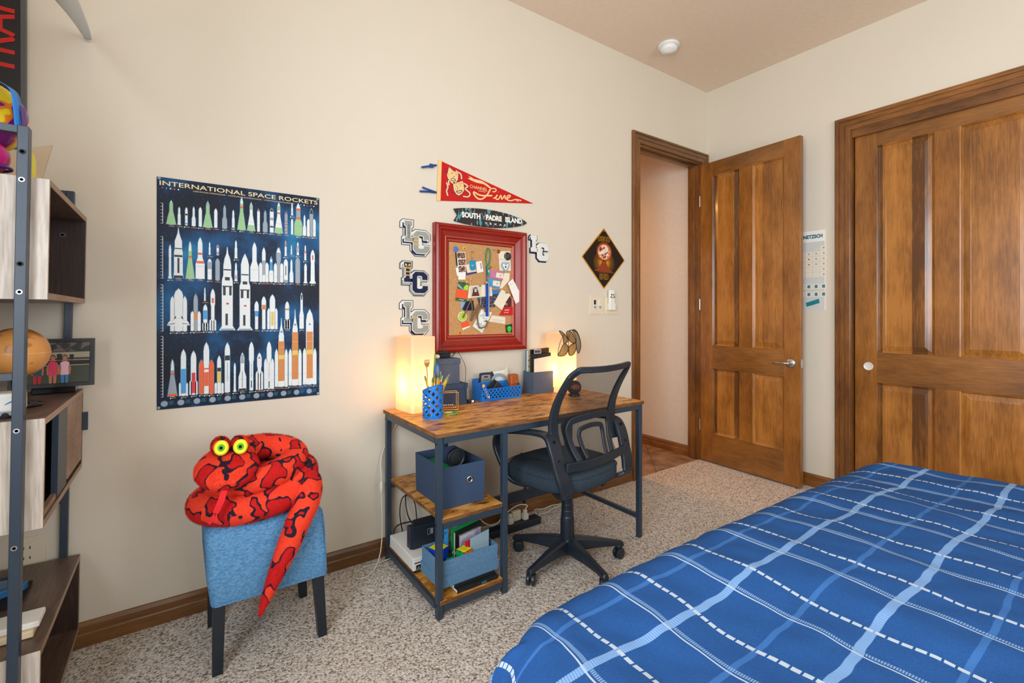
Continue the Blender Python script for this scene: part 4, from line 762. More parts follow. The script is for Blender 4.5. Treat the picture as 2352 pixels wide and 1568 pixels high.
# dog tag on a chain
p0 = q1(775, 215); t = thing('dog_tag', 'bright blue dog tag hanging on a chain', 'dog tag', (p0[0], YC, q1(770, 735)[1]))
g = G(); hp = ccw([q1(*p) for p in [(700, 445), (840, 445), (862, 500), (865, 680), (820, 735), (735, 740), (695, 690), (682, 500)]]); flat(g, hp, YC-.006, 'frost', .001); flat(g, offs(hp, -.0016), YC-.007, 'dogtag', .0006); g.text('61', (q1(772, 600)[0], YC-.0078, q1(772, 600)[1]), UX, UZ, .010, 'white_paper'); obj('tag_plate', g, parent=t)
g = G(); pts = [Vector((q1(*p)[0], YC-.005, q1(*p)[1])) for p in [(775, 215), (730, 300), (768, 440), (792, 330), (775, 215)]]; g.tube(smooth_path(pts, 3), .0009, 'brass', 6); obj('chain', g, parent=t)
g = G(); g.lathe([(.004, 0), (.003, -.006), (.005, -.009), (.0005, -.01)], (p0[0], YC, p0[1]), 'frost', 12, ax='y'); obj('push_pin', g, parent=t, smooth=True)
# lanyards
t = thing('lanyard', 'green looped lanyard hanging at the middle of the board', 'lanyard', (q1(1190, 120)[0], YC, q1(1220, 900)[1]))
g = G(); pts = [(1180, 590), (1135, 480), (1135, 330), (1160, 170), (1195, 115), (1240, 180), (1250, 330), (1235, 480), (1190, 590)]; g.strip(smooth_path([Vector((q1(*p)[0], YC-.008, q1(*p)[1])) for p in pts], 4), (0, 1, .35), .009, .0018, 'lanyard_green')
g.strip([Vector((q1(*p)[0], YC-.009, q1(*p)[1])) for p in [(1185, 580), (1195, 700), (1225, 900)]], (1, 0, 0), .0135, .0018, 'lanyard_green'); obj('strap', g, parent=t)
g = G(); g.text('RE', (q1(1210, 760)[0], YC-.0105, q1(1210, 760)[1]), Vector((.2, 0, -1)), Vector((1, 0, .2)), .009, 'white_paper', outline=.02); obj('printed_letters', g, parent=t)
t = thing('graduation_tassel', 'long blue and white tassel with a silver year charm hanging down the board', 'tassel', (q1(1160, 900)[0], YC, q2(1170, 800)[1]))
g = G()
for k in range(9): xx = q2(1130+11*k, 0)[0]; zt = q1(1150, 1080)[1]; g.tube([(xx, YC-.010-.002*(k % 3), zt), (xx+.001, YC-.012-.002*(k % 2), q2(1150, 400)[1]), (xx+.0005, YC-.010, q2(1165, 790+6*(k % 3))[1])], .0016, 'lanyard_blue' if k < 6 else ('white_paper' if k == 7 else 'lanyard_blue'), 6)
obj('threads', g, parent=t)
g = G(); g.tube([(q1(1150, 600)[0], YC-.008, q1(1150, 600)[1]), (q1(1150, 1080)[0], YC-.01, q1(1150, 1080)[1])], .0022, 'lanyard_blue', 8); obj('cord', g, parent=t)
g = G(); c = q1(1145, 1075); g.box(c[0]-.009, c[0]+.009, YC-.0165, YC-.0135, c[1]-.006, c[1]+.006, 'satin_metal'); obj('year_charm', g, parent=t, bevel=.001)
tag(obj('keyring_charm', G().lathe([(.009, 0), (.009, -.003), (.004, -.006), (.0005, -.006)], (q1(1255, 640)[0], YC-.002, q1(1255, 640)[1]), 'brass', 12, ax='y')), 'small brass charm right of the green lanyard', 'charm')
# right-hand papers
pinned('notepaper', 'pale pink printed sheet behind the heart charm', 'paper', q1, [(1505, 280), (1560, 205), (1820, 200), (1855, 745), (1540, 740)], 'cream_paper', 0, [([(1520, 425), (1640, 430), (1640, 440), (1520, 435)], 'ticket_pink')])
disc('drink_coaster', 'round black disc with a pale running figure at the upper right', 'coaster', q1, (1750, 345), 135, 'ink', 'ink', 2, lambda g, p, y, r: g.tube([(p[0]-.004, y, p[1]-.010), (p[0]+.002, y, p[1]-.001), (p[0]-.002, y, p[1]+.006), (p[0]+.009, y, p[1]-.002), (p[0]+.004, y, p[1]+.012)], .0008, 'pr_grey', 5))
t = thing('heart_charm', 'layered blue and white heart-shaped wooden charm on a string', 'charm', (q1(1690, 620)[0], YC, q1(1690, 790)[1]))
g = G(); hh = [(1690, 545), (1730, 505), (1790, 520), (1800, 600), (1760, 700), (1690, 795), (1620, 700), (1565, 600), (1590, 510), (1650, 505)]; hp = ccw([q1(*p) for p in hh])
for k, mm in ((0, 'frost'), (-.0022, 'pr_blue'), (-.0042, 'white_paper'), (-.0058, 'green_disc'), (-.0075, 'pr_blue'), (-.0092, 'white_paper')):
    try: flat(g, offs(hp, k), YC-.005+k*.25, mm, .0008)
    except Exception: pass
cc = q1(1685, 640); g.lathe([(.0065, 0), (.0045, -.002), (.0005, -.003)], (cc[0], YC-.0085, cc[1]), 'sign_rust', 16, ax='y'); obj('heart', g, parent=t)
g = G(); g.tube([(q1(1685, 230)[0], YC-.006, q1(1685, 230)[1]), (q1(1692, 540)[0], YC-.006, q1(1692, 540)[1])], .0009, 'birch', 6); obj('string', g, parent=t)
pinned('admission_ticket', 'pink ticket numbered sixteen on the right of the board', 'ticket', q1, [(1270, 715), (1640, 775), (1620, 1010), (1230, 925)], 'ticket_pink', 2, [([(1440, 795), (1640, 820), (1625, 955), (1425, 925)], 'cream_paper')], [('16', (1500, 865), (1600, 880), .0085, 'ink')])
pinned('admission_ticket', 'light blue ticket numbered sixteen below the pink one', 'ticket', q1, [(1200, 950), (1545, 1010), (1525, 1235), (1220, 1175)], 'ticket_blue', 3, [([(1345, 1010), (1540, 1040), (1530, 1190), (1330, 1150)], 'cream_paper')], [('16', (1410, 1090), (1500, 1105), .0085, 'ink')])
pinned('receipt', 'blank cream slip pinned between the tickets and the frame', 'paper slip', q1, [(1670, 800), (1810, 815), (1800, 1010), (1600, 1240), (1530, 1235), (1620, 960)], 'cream_paper', 1)
pinned('banknote', 'paper banknote with a long-haired portrait pinned across the middle', 'banknote', q1, [(690, 1165), (1300, 1120), (1330, 1440), (640, 1505)], 'cream_paper', 2, [([(760, 1190), (960, 1180), (985, 1450), (745, 1460)], 'bill_print'), ([(800, 1230), (880, 1190), (940, 1330), (970, 1440), (760, 1450)], 'maroon_photo'), ([(830, 1240), (890, 1240), (895, 1330), (835, 1335)], 'bill_print')])
pinned('sky_photo', 'small photo of blue sky below the blue ticket', 'photo', q1, [(1330, 1270), (1540, 1260), (1500, 1400), (1350, 1430)], 'sky_photo', 1)
pinned('team_photo', 'group photo of people in dark blue shirts behind the tassel', 'photo', q2, [(900, 285), (1540, 170), (1395, 545), (1290, 545), (1000, 560)], 'camo_photo', 1)
pinned('luggage_card', 'tennis competitor card in orange and green at the left of the board', 'card', q1, [(390, 1035), (680, 1110), (610, 1570), (300, 1520)], 'card_orange', 2, [([(390, 1035), (680, 1110), (655, 1310), (355, 1240)], 'card_green'), ([(372, 1110), (400, 1110), (560, 1290), (520, 1280), (368, 1180)], 'pr_grey'), ([(560, 1170), (600, 1130), (650, 1135), (672, 1170), (655, 1300), (545, 1270), (530, 1210)], 'tennis'), ([(320, 1480), (628, 1540), (610, 1610), (300, 1560)], 'card_green')], [('ATHLETE', (365, 1530), (570, 1575), .0055, 'white_paper')])
pinned('baseball_card', 'pale card behind the driftwood twigs', 'card', q2, [(445, 385), (610, 400), (560, 620), (450, 600)], 'frost', 0)
pinned('padded_badge', 'dark navy padded badge behind the twigs', 'badge', q2, [(600, 385), (800, 360), (835, 630), (560, 640), (500, 600)], 'navy_felt', 1)
# tennis ball coaster
t = thing('tennis_coaster', 'round tennis ball picture with a pale rim at the lower left', 'coaster', (q2(495, 800)[0], YC, q2(495, 970)[1])); c = q2(497, 805)
g = G(); g.lathe([(.0285, 0), (.0285, -.002), (.0005, -.002)], (c[0], YC-.003, c[1]), 'white_paper', 32, ax='y'); g.lathe([(.0255, -.002), (.0255, -.0026), (.0005, -.0026)], (c[0], YC-.003, c[1]), 'tennis', 32, ax='y'); obj('disc', g, parent=t)
g = G(); pts = [(c[0]-.024, YC-.0062, c[1]+.004), (c[0]-.008, YC-.0062, c[1]-.006), (c[0]+.004, YC-.0062, c[1]-.022)]; g.tube(smooth_path(pts, 5), .0008, 'white_paper', 6); obj('seam', g, parent=t)
pinned('event_ticket', 'small red and white ticket under the tennis coaster', 'ticket', q2, [(460, 990), (680, 930), (715, 1090), (515, 1185)], 'card_orange', 0, [([(500, 1130), (715, 1060), (715, 1090), (515, 1185)], 'white_paper')])
def twigs(q, parts, label):
    c = q(*parts[0][0][0]); t = thing('driftwood_letter', label, 'driftwood letter', (c[0], YC, q(*parts[0][0][-1])[1]))
    for pts, r in parts:
        g = G(); n_ = len(pts); P3 = [Vector((q(*p)[0], YC-.016-.003*math.sin(i*2), q(*p)[1])) for i, p in enumerate(pts)]; P3 = smooth_path(P3, 3) if n_ > 2 else [P3[0], (P3[0]+P3[1])/2+Vector((.0008, 0, .0006)), P3[1]]
        g.tube(P3, [r*(.88+.18*R.random()) for _ in P3], 'twig', 9); obj('twig', g, parent=t, smooth=True)
    return t
twigs(q2, [([(480, 840), (600, 570), (720, 320)], .0034), ([(700, 330), (735, 600), (710, 930)], .0040), ([(720, 900), (820, 650), (930, 440)], .0034)], 'zigzag letter made of brown driftwood twigs')
twigs(q2, [([(960, 540), (880, 650), (890, 850), (920, 1080), (1010, 1110), (1120, 1060), (1160, 930), (1080, 930)], .0040), ([(960, 545), (1060, 560), (1100, 680)], .0036)], 'round letter made of bent driftwood twigs')
pinned('frog_card', 'white tilted card with green frog drawings behind the round twig letter', 'card', q2, [(1030, 600), (1325, 700), (1050, 1260), (790, 1075)], 'white_paper', 1)
g = G()
for pts in ([(990, 770), (1030, 800), (1070, 735), (1100, 790), (1070, 850), (1160, 870), (1190, 850)], [(860, 1020), (940, 985), (1000, 1060), (950, 1130), (1030, 1140), (1040, 1190)], [(1010, 970), (1050, 1060), (1100, 1040)]):
    g.tube(smooth_path([Vector((q2(*p)[0], YC-.0038, q2(*p)[1])) for p in pts], 4), .0011, 'lanyard_green', 6)
o = [o for o in bpy.data.objects if o.name.startswith('frog_card')][0]; obj('frog_drawing', g, parent=o)
pinned('handwritten_note', 'strip of cream paper with handwriting at the lower right', 'note', q2, [(1320, 770), (1690, 820), (1685, 1015), (1235, 945)], 'cream_paper', 1, [([(1320, 880), (1640, 920), (1640, 924), (1320, 884)], 'ink'), ([(1340, 930), (1620, 968), (1620, 972), (1340, 934)], 'ink')])
pinned('dark_photo', 'dark maroon photo corner behind the long receipts', 'photo', q2, [(1820, 240), (1930, 440), (1910, 530), (1660, 545), (1650, 450)], 'maroon_photo', 0)
disc('medal', 'small bronze medal with a blue centre under the receipts', 'medal', q2, (1715, 468), 60, 'brass', 'button_blue', 3)
pinned('rewards_card', 'red rewards card with white lettering at the right of the board', 'card', q2, [(1640, 545), (1920, 530), (1900, 765), (1520, 770)], 'card_red', 2, [], [('CAESARS', (1600, 635), (1850, 620), .0062, 'white_paper'), ('REWARDS', (1585, 700), (1840, 690), .0052, 'cream_paper')])
pinned('receipt', 'long crumpled receipt slanting down left at the right of the board', 'receipt', q2, [(1590, 60), (1830, 200), (1700, 400), (1590, 630), (1360, 450), (1500, 190)], 'cream_paper', 3)
pinned('receipt', 'long white receipt slanting over the right frame edge', 'receipt', q1, [(1730, 1090), (1860, 965), (2155, 1530), (1945, 1660)], 'white_paper', 9, [([(1780, 1170), (1860, 1085), (1864, 1090), (1784, 1176)], 'pr_grey')])
pinned('alien_sticker', 'black square sticker with a bright green alien head in the lower right corner', 'sticker', q2, [(1690, 1045), (1880, 1005), (1915, 1240), (1710, 1250)], 'ink', 1, [([(1740, 1130), (1760, 1085), (1800, 1068), (1845, 1085), (1860, 1130), (1845, 1185), (1800, 1248), (1760, 1190)], 'alien_green')])
o = [o for o in bpy.data.objects if o.name.startswith('alien_sticker')][0]; g = G()
for sx in (-1, 1): c = q2(1799+sx*28, 1150); flat(g, [(c[0]+sx*.0042, c[1]+.0028), (c[0]-sx*.0028, c[1]-.0028), (c[0]-sx*.0042, c[1]+.0004)][::(1 if sx < 0 else -1)], YC-.0035, 'ink', .0003)
obj('eyes', g, parent=o)
def ppin(q, u, v, m, label):
    c = q(u, v); g = G(); g.lathe([(.0008, 0), (.0008, -.004), (.0042, -.0045), (.003, -.010), (.0048, -.0125), (.0005, -.0135)], (c[0], YC-.004, c[1]), m, 12, ax='y'); return tag(obj('push_pin', g, smooth=True), label, 'push pin')
ppin(q1, 1360, 160, 'frost', 'clear push pin alone in the cork beside the brown badge'); ppin(q1, 590, 1060, 'eye_yellow', 'yellow push pin above the tennis card'); ppin(q1, 520, 1075, 'tag_teal', 'blue push pin on the tennis card'); ppin(q1, 965, 1165, 'green_plastic', 'green push pin on the banknote top edge'); ppin(q1, 1695, 1350, 'green_plastic', 'green push pin on the crumpled receipt'); ppin(q1, 700, 985, 'birch', 'pale push pin holding the twig string')
for a, b_, lb in (((705, 1000), (720, 1500), 'cream string from the pale pin down to the zigzag twigs'), ((985, 1170), (985, 1700), 'cream string from the green pin down to the round twigs')):
    g = G(); g.tube([(q1(*a)[0], YC-.008, q1(*a)[1]), (q1(*b_)[0], YC-.012, q1(*b_)[1])], .0011, 'birch', 6); tag(obj('hanging_string', g), lb, 'string')
# ------------------------------------------------------------------ desk
DZ = .745
dk = thing('desk', 'rustic brown desk with dark metal frame and two side shelves', 'desk', (1.458, 2.0, 0))
obj('desktop', G().box(.833, 2.083, 1.70, 2.292, .727, DZ, 'rustic'), parent=dk, bevel=.0015)
obj('desktop_edge', G().box(.8335, 2.0825, 1.6992, 1.700, .728, DZ-.001, 'board_edge').box(.8322, .833, 1.7, 2.2915, .728, DZ-.001, 'board_edge'), parent=dk)
for n_, z, xa_ in (('shelf', .383, .862), ('shelf', .056, .852)): 
    o_ = obj(n_, G().box(xa_, 1.152, 1.703, 2.282, z, z+.017, 'rustic'), parent=dk, bevel=.0012); obj('shelf_edge', G().box(xa_, 1.152, 1.7022, 1.703, z+.001, z+.016, 'board_edge').box(xa_-.0008, xa_, 1.704, 2.281, z+.001, z+.016, 'board_edge'), parent=o_)
def leg(x, y, z1=.727): obj('leg', G().box(x-.0125, x+.0125, y-.0125, y+.0125, 0, z1, 'navy_metal'), parent=dk, bevel=.002)
for x, y in ((.853, 1.717), (.853, 2.277), (1.168, 1.717), (1.168, 2.277), (2.063, 1.717), (2.063, 2.277)): leg(x, y)
def rail(x0, x1, y0, y1, z0, z1): obj('rail', G().box(x0, x1, y0, y1, z0, z1, 'navy_metal'), parent=dk, bevel=.0015)
rail(.868, 2.048, 1.703, 1.722, .700, .726); rail(.868, 2.048, 2.262, 2.290, .700, .726); rail(.840, .866, 1.732, 2.262, .700, .726); rail(2.050, 2.076, 1.732, 2.262, .700, .726)
for z in (.355, .029): rail(.868, 1.153, 1.706, 1.722, z, z+.026); rail(.868, 1.153, 2.268, 2.286, z, z+.026)
rail(.838, .851, 1.732, 2.262, .036, .064); rail(2.054, 2.072, 1.732, 2.262, .100, .124); rail(1.183, 2.048, 2.270, 2.286, .105, .165)
g = G()
for x, y, z in ((.8385, 1.717, .700), (.8385, 2.277, .700), (.8385, 1.717, .378), (.8385, 2.277, .378), (.8385, 1.717, .055), (.8385, 2.277, .055)): g2 = G(); g2.lathe([(.005, 0), (.004, -.002), (.0005, -.0025)], (x, y, z), 'black_gloss', 10, ax='x'); obj('screw', g2, parent=dk)
# ------------------------------------------------------------------ lamps
def lamp(x0, x1, y0, y1, h, label, P_, rz=0):
    t = thing('table_lamp', label, 'lamp', ((x0+x1)/2, (y0+y1)/2, DZ), rz); w_, d_ = x1-x0, y1-y0; r = .014
    pl = rrect(w_, d_, r, 4); rings = [[Vector((x*k, y*k, z)) for x, y in pl] for z, k in ((.001, .93), (.001, .985), (.006, 1), (h-.006, 1), (h, .985), (h, .93))]
    g = G(); g.ring(rings, 'lamp_sheet', cap=False); g.ring([[Vector((x*.93, y*.93, h)) for x, y in pl], [Vector((x*.2, y*.2, h)) for x, y in pl]], 'lamp_sheet', cap=False)
    g.add([(x*.2, y*.2, h) for x, y in pl], [tuple(range(len(pl)))], 'lamp_sheet'); obj('lamp_shade', g, parent=t, local=True, smooth=False)
    g = G(); g.lathe([(.04, .002), (.04, .012), (.012, .016), (.012, .075), (.017, .078), (.017, .098), (.001, .098)], (0, 0, 0), 'white_plastic', 16); obj('lamp_base', g, parent=t, local=True, smooth=True)
    b_ = point('lamp_bulb_light', (0, 0, .128), P_, (1, .52, .19), .028); b_.parent = t
    return t
lamp(.894, 1.026, 2.106, 2.282, .366, 'tall glowing square lamp at the left end of the desk', 3.5, math.radians(5))
lamp(1.866, 1.986, 2.125, 2.285, .362, 'glowing square lamp at the right of the desk with sunglasses hung on it', 3.5)
# sunglasses: several pairs hung over the right lamp's front edge
def zq(x, y_, d): return PY(1180+x/4.48, 700+y_/4.48, d)
def glasses(lenses, arm, d, label):
    c = zq(*arm[0], d); t = thing('sunglasses', label, 'sunglasses', (c.x, d, zq(*arm[-1], d).z))
    g = G()
    for ln_ in lenses:
        P3 = smooth_path([zq(x, y_, d-.004*math.sin(i*PI/max(1, len(ln_)-1))) for i, (x, y_) in enumerate(ln_)], 4, True); g.tube(P3, .0024, 'black_plastic', 6, closed=True)
        g2 = G(); cc_ = sum(P3, Vector())/len(P3)+Vector((0, -.007, 0)); g2.add(P3+[cc_], [(k, (k+1) % len(P3), len(P3)) for k in range(len(P3))], 'lens'); obj('lens', g2, parent=t, smooth=True)
    if len(lenses) > 1: p, q = zq(*lenses[0][4 if len(lenses[0]) > 4 else 0], d), zq(*lenses[1][0], d); g.tube([p, (p+q)/2+Vector((0, -.004, 0)), q], .0022, 'black_plastic', 6)
    obj('frame', g, parent=t, smooth=True)
    g = G(); g.tube(smooth_path([zq(x, y_, d-.012) for x, y_ in arm], 4), .0022, 'black_plastic', 6, flat=.6); obj('temple_arm', g, parent=t, smooth=True)
glasses([[(468, 268), (505, 285), (545, 330), (558, 372), (515, 398), (505, 330)], [(515, 400), (555, 420), (558, 470), (520, 520), (455, 522), (480, 470)]], [(515, 310), (480, 380), (462, 450), (452, 520)], 2.108, 'leftmost of the dark sunglasses hanging on end at the right lamp')
glasses([[(542, 285), (570, 268), (610, 300), (640, 380), (600, 388), (560, 345)], [(640, 392), (642, 450), (610, 510), (572, 515), (563, 450), (590, 412)]], [(572, 300), (564, 380), (565, 450), (572, 508)], 2.100, 'middle pair of dark sunglasses hanging on end at the right lamp')
glasses([[(605, 262), (640, 265), (680, 350), (688, 440), (665, 500), (645, 440), (640, 340)]], [(600, 266), (645, 268), (682, 350), (690, 440), (668, 498)], 2.092, 'rightmost of the dark sunglasses hanging on end at the right lamp')
tag(obj('hanging_hook', G().tube(smooth_path([(1.90, 2.100, 1.108), (1.915, 2.112, 1.122), (1.945, 2.118, 1.122), (1.965, 2.105, 1.108)], 4), .003, 'purple_print', 8), smooth=True), 'small dark cord loop over the lamp top holding the sunglasses', 'cord')
# ------------------------------------------------------------------ things on the desk
def perf(F, nu, nv, m, lobe=.30, wrap=False):    # quatrefoil-pierced sheet; F maps lattice (a, b) to a point
    g = G(); hole = []
    for k in range(24):
        a = 2*PI*k/24; r = lobe*1.45*(1+.27*math.cos(4*a)); hole.append((r*math.cos(a), r*math.sin(a)))
    bd = []
    for k in range(24):
        a = 2*PI*k/24; c_, s_ = math.cos(a), math.sin(a); q = 1/(abs(c_)+abs(s_)); bd.append((q*c_, q*s_))
    for i in range(0, nu+1 if not wrap else nu):
        for j in range(0, nv+1):
            if (i+j) % 2 == 0: continue
            edge = (j in (0, nv)) or (not wrap and i in (0, nu))
            if edge:
                P4 = [(i-1, j), (i, j-1), (i+1, j), (i, j+1)]; P4 = [p for p in P4 if 0 <= p[1] <= nv and (wrap or 0 <= p[0] <= nu)]
                if len(P4) >= 3: g.add([F(*p) for p in P4], [tuple(range(len(P4)))], m)
                continue
            vs = [F(i+x, j+y) for x, y in bd]+[F(i+x, j+y) for x, y in hole]
            g.add(vs, [(k, (k+1) % 24, 24+(k+1) % 24, 24+k) for k in range(24)], m)
    return g
# pencil cup
cc = Vector((.955, 1.985, DZ)); RC = .046
t = thing('pencil_cup', 'bright blue round pencil cup pierced with quatrefoil holes', 'pencil cup', tuple(cc))
def Fc(a, b_):
    th = 2*PI*a/16; f = b_/8; top = .133-.020*math.sin(th-.2); return cc+Vector((RC*math.cos(th), RC*math.sin(th), .002+f*top))
obj('cup_wall', perf(Fc, 16, 8, 'blue_plastic', .30, True), parent=t, solid=.0022, weld=True)
obj('cup_floor', G().lathe([(RC, 0), (RC, .004), (.001, .004)], cc, 'blue_plastic', 32), parent=t)
g = G(); g.ring([[Fc(k/2, 8)+Vector((dx*math.cos(2*PI*k/32), dx*math.sin(2*PI*k/32), dz)) for k in range(32)] for dx, dz in ((.002, -.004), (.002, .001), (-.002, .001), (-.002, -.004))], 'blue_plastic', cap=False, closed=True); obj('cup_rim', g, parent=t, smooth=True)
def pencil(b, tip, label, group, L_=.17, col='pencil_yellow'):
    b = Vector(b); d = (Vector(tip)-b).normalized(); t = thing('pencil', label, 'pencil', tuple(b), 0, group)
    obj('shaft', G().cyl(b, b+d*(L_-.021), .0046, .0046, col, 6), parent=t)
    obj('ferrule', G().cyl(b+d*(L_-.021), b+d*(L_-.006), .0048, .0048, 'ferrule', 10), parent=t); obj('eraser', G().cyl(b+d*(L_-.006), b+d*L_, .0044, .0042, 'eraser', 10), parent=t)
    return t
for i in range(10):
    a = R.uniform(0, 2*PI); bx, by = .55*RC*math.cos(a), .55*RC*math.sin(a); tx, ty = (-.005+.0085*i-.02, R.uniform(-.025, .025))
    pencil((cc.x+bx*.6, cc.y+by*.6, DZ+.006), (cc.x+tx*1.4+.012, cc.y+ty, DZ+.17), 'yellow pencil with green ferrule standing eraser up in the blue cup', 'yellow pencils in the blue cup', .178+.028*R.random())
for (c1, dx, dy, lb, hh) in (('pen_red', .045, -.008, 'red and white click pen leaning right in the blue cup', .19), ('pr_white', .037, .012, 'white pen with a pink tip in the blue cup', .188), ('pen_blue', -.012, -.02, 'dark blue pen at the left front in the blue cup', .150), ('ink', -.02, .0, 'black pen at the left of the blue cup', .155)):
    b = Vector((cc.x-dx*.3, cc.y+dy, DZ+.006)); e = Vector((cc.x+dx, cc.y+dy, DZ+hh)); d = (e-b).normalized()
    t = thing('pen', lb, 'pen', tuple(b)); obj('barrel', G().cyl(b, e-d*.03, .0045, .0045, c1, 10), parent=t, smooth=False); obj('clicker', G().cyl(e-d*.03, e, .0035, .002, 'white_plastic', 10), parent=t); obj('clip', G().box(e.x-.006, e.x-.0045, e.y-.002, e.y+.002, e.z-.045, e.z-.01, 'satin_metal'), parent=t)
t = thing('back_scratcher', 'extending metal back scratcher with a clawed end in the pencil cup', 'back scratcher', (cc.x-.015, cc.y, DZ+.006))
b = Vector((cc.x-.015, cc.y+.012, DZ+.006)); e = Vector((cc.x-.024, cc.y+.012, DZ+.232)); obj('rod', G().cyl(b, e, .0028, .0018, 'brass', 8), parent=t, smooth=True)
g = G(); g.prism([(-.006, 0), (.006, 0), (.012, .014), (.013, .020), (-.013, .020), (-.012, .014)], e, UX, UZ, .002, 'brass')
for k in range(5): x = -.011+.0055*k; g.tube([e+Vector((x, 0, .018)), e+Vector((x, 0, .028)), e+Vector((x-.001, -.006, .034))], .0014, 'brass', 6)
obj('claw', g, parent=t)
b = Vector((cc.x-.010, cc.y-.006, DZ+.006)); e = Vector((cc.x+.012, cc.y+.0, DZ+.292)); tag(obj('wooden_skewer', G().strip([b, (b+e)/2, e], (1, 0, 0), .0075, .0025, 'green_disc')), 'long flat olive stick standing tallest in the pencil cup', 'stick')
t = thing('magnifying_glass', 'blue-handled magnifying glass standing in the pencil cup', 'magnifying glass', (cc.x+.014, cc.y, DZ+.1)); c = Vector((cc.x+.022, cc.y-.002, DZ+.215))
g = G(); ringp = [c+Vector((.016*math.cos(k*PI/10), .012*math.cos(k*PI/10), .030*math.sin(k*PI/10))) for k in range(20)]; g.tube(ringp, .0036, 'blue_paint', 8, closed=True); obj('lens_rim', g, parent=t, smooth=True)
g = G(); g.add([p for p in ringp], [tuple(range(20))], 'frost'); obj('lens', g, parent=t)
g = G(); g.tube([c+Vector((.002, 0, -.030)), c+Vector((-.002, 0, -.06)), (cc.x+.008, cc.y, DZ+.06)], [.006, .005, .004], 'blue_paint', 8); obj('handle', g, parent=t, smooth=True)
b = Vector((cc.x+.046, cc.y-.004, DZ+.10)); 
for dx, dy, mm, lb in ((.046, -.006, 'pr_white', 'white paintbrush handle leaning out of the right of the cup'), (.038, .004, 'pr_blue', 'pale blue brush handle leaning out of the right of the cup')):
    g = G(); g.tube([(cc.x+.01, cc.y+dy, DZ+.01), (cc.x+dx-.008, cc.y+dy, DZ+.118), (cc.x+dx+.004, cc.y+dy, DZ+.150)], [.003, .0035, .0065], mm, 8, flat=.5); tag(obj('paintbrush', g, smooth=True), lb, 'paintbrush')
# newton's cradle
c = Vector((1.098, 2.105, DZ)); t = thing('newtons_cradle', 'small brass wire ball cradle beside the pencil cup', 'desk toy', tuple(c), math.radians(-18))
for sy in (-1, 1): g = G(); y = sy*.024; pts = [(-.052, y, .003), (.0, y, .003), (.044, y, .003), (.044, y, .03), (.044, y, .088), (.004, y, .088), (-.036, y, .088), (-.036, y, .03), (-.036, y, .003)]; g.tube(pts, .0026, 'gold_wire', 8); obj('wire_frame', g, parent=t, local=True, smooth=True)
for k in range(5):
    x = -.022+.0105*k; obj('steel_ball', G().sph((x, 0, .022), .0052, 'chrome', 12), parent=t, local=True, smooth=True)
    g = G(); [g.cyl((x, s*.024, .088), (x, 0, .024), .0004, .0004, 'cord_black', 4) for s in (-1, 1)]; obj('thread', g, parent=t, local=True)
c = PZ(1034, 949, DZ); t = thing('agate_coaster', 'flat green agate disc with a pale centre on the desk', 'coaster', (c.x, c.y, DZ))
pl = [(.044*math.cos(a*PI/12)*(1+.05*math.sin(3*a)), .040*math.sin(a*PI/12)*(1+.04*math.cos(2*a))) for a in range(24)]
obj('slice', G().prism(pl, (c.x, c.y, DZ), (1, 0, 0), (0, 1, 0), .006, 'green_disc'), parent=t, bevel=.001); obj('pale_core', G().prism([(x*.45-.008, y*.45) for x, y in pl], (c.x, c.y, DZ+.006), (1, 0, 0), (0, 1, 0), .0005, 'birch'), parent=t)
# lidded linen boxes
def lidbox(x0, x1, y0, y1, z, h, lid, m, label, over=.004):
    t = thing('storage_box', label, 'storage box', ((x0+x1)/2, (y0+y1)/2, z)); obj('box_body', G().box(x0, x1, y0, y1, z, z+h-.004, m), parent=t, bevel=.0015); obj('lid', G().box(x0-over, x1+over, y0-over, y1+over, z+h-lid, z+h, m), parent=t, bevel=.002); return t
lidbox(1.072, 1.250, 2.185, 2.310, DZ, .110, .026, 'linen_navy', 'slate blue linen lidded box, lower of the two stacked on the desk')
lidbox(1.040, 1.214, 2.200, 2.318, DZ+.110, .132, .028, 'linen_slate', 'dark grey-blue linen lidded box, upper of the two stacked on the desk')
zt = DZ+.242
t = thing('webcam', 'small black clip-on gadget with a coiled thin cable on the upper linen box', 'gadget', (1.15, 2.26, zt))
obj('body', G().box(1.12, 1.178, 2.235, 2.262, zt+.004, zt+.026, 'black_matte'), parent=t, bevel=.004); obj('top_bar', G().box(1.105, 1.172, 2.24, 2.25, zt+.026, zt+.034, 'black_plastic'), parent=t, bevel=.002); obj('prong', G().box(1.136, 1.150, 2.242, 2.25, zt+.034, zt+.046, 'black_plastic'), parent=t)
g = G(); g.tube(smooth_path([(1.178, 2.25, zt+.012), (1.19, 2.24, zt+.035), (1.205, 2.25, zt+.015), (1.18, 2.26, zt+.006), (1.185, 2.25, zt+.03), (1.21, 2.24, zt+.03), (1.20, 2.255, zt+.006), (1.215, 2.235, zt+.034), (1.232, 2.20, zt-.01), (1.243, 2.190, DZ+.19), (1.235, 2.178, DZ+.13), (1.230, 2.174, DZ+.09), (1.232, 2.168, DZ+.03), (1.262, 2.185, DZ+.012)], 5), .0013, 'cord_black', 6); obj('cable', g, parent=t, smooth=True)
tag(obj('seashell', G().sph((1.098, 2.228, zt+.012), .014, 'white_paper', 10, (1, .8, .8)), smooth=True), 'small white rounded stone on the upper linen box', 'stone')
t = thing('usb_plug', 'small black plug with a white printed face on the desk beside the blue organiser', 'plug', (1.275, 2.19, DZ)); obj('body', G().box(1.257, 1.300, 2.182, 2.205, DZ, DZ+.020, 'black_plastic'), parent=t, bevel=.003); obj('printed_face', G().box(1.276, 1.290, 2.1812, 2.182, DZ+.004, DZ+.016, 'white_paper'), parent=t)
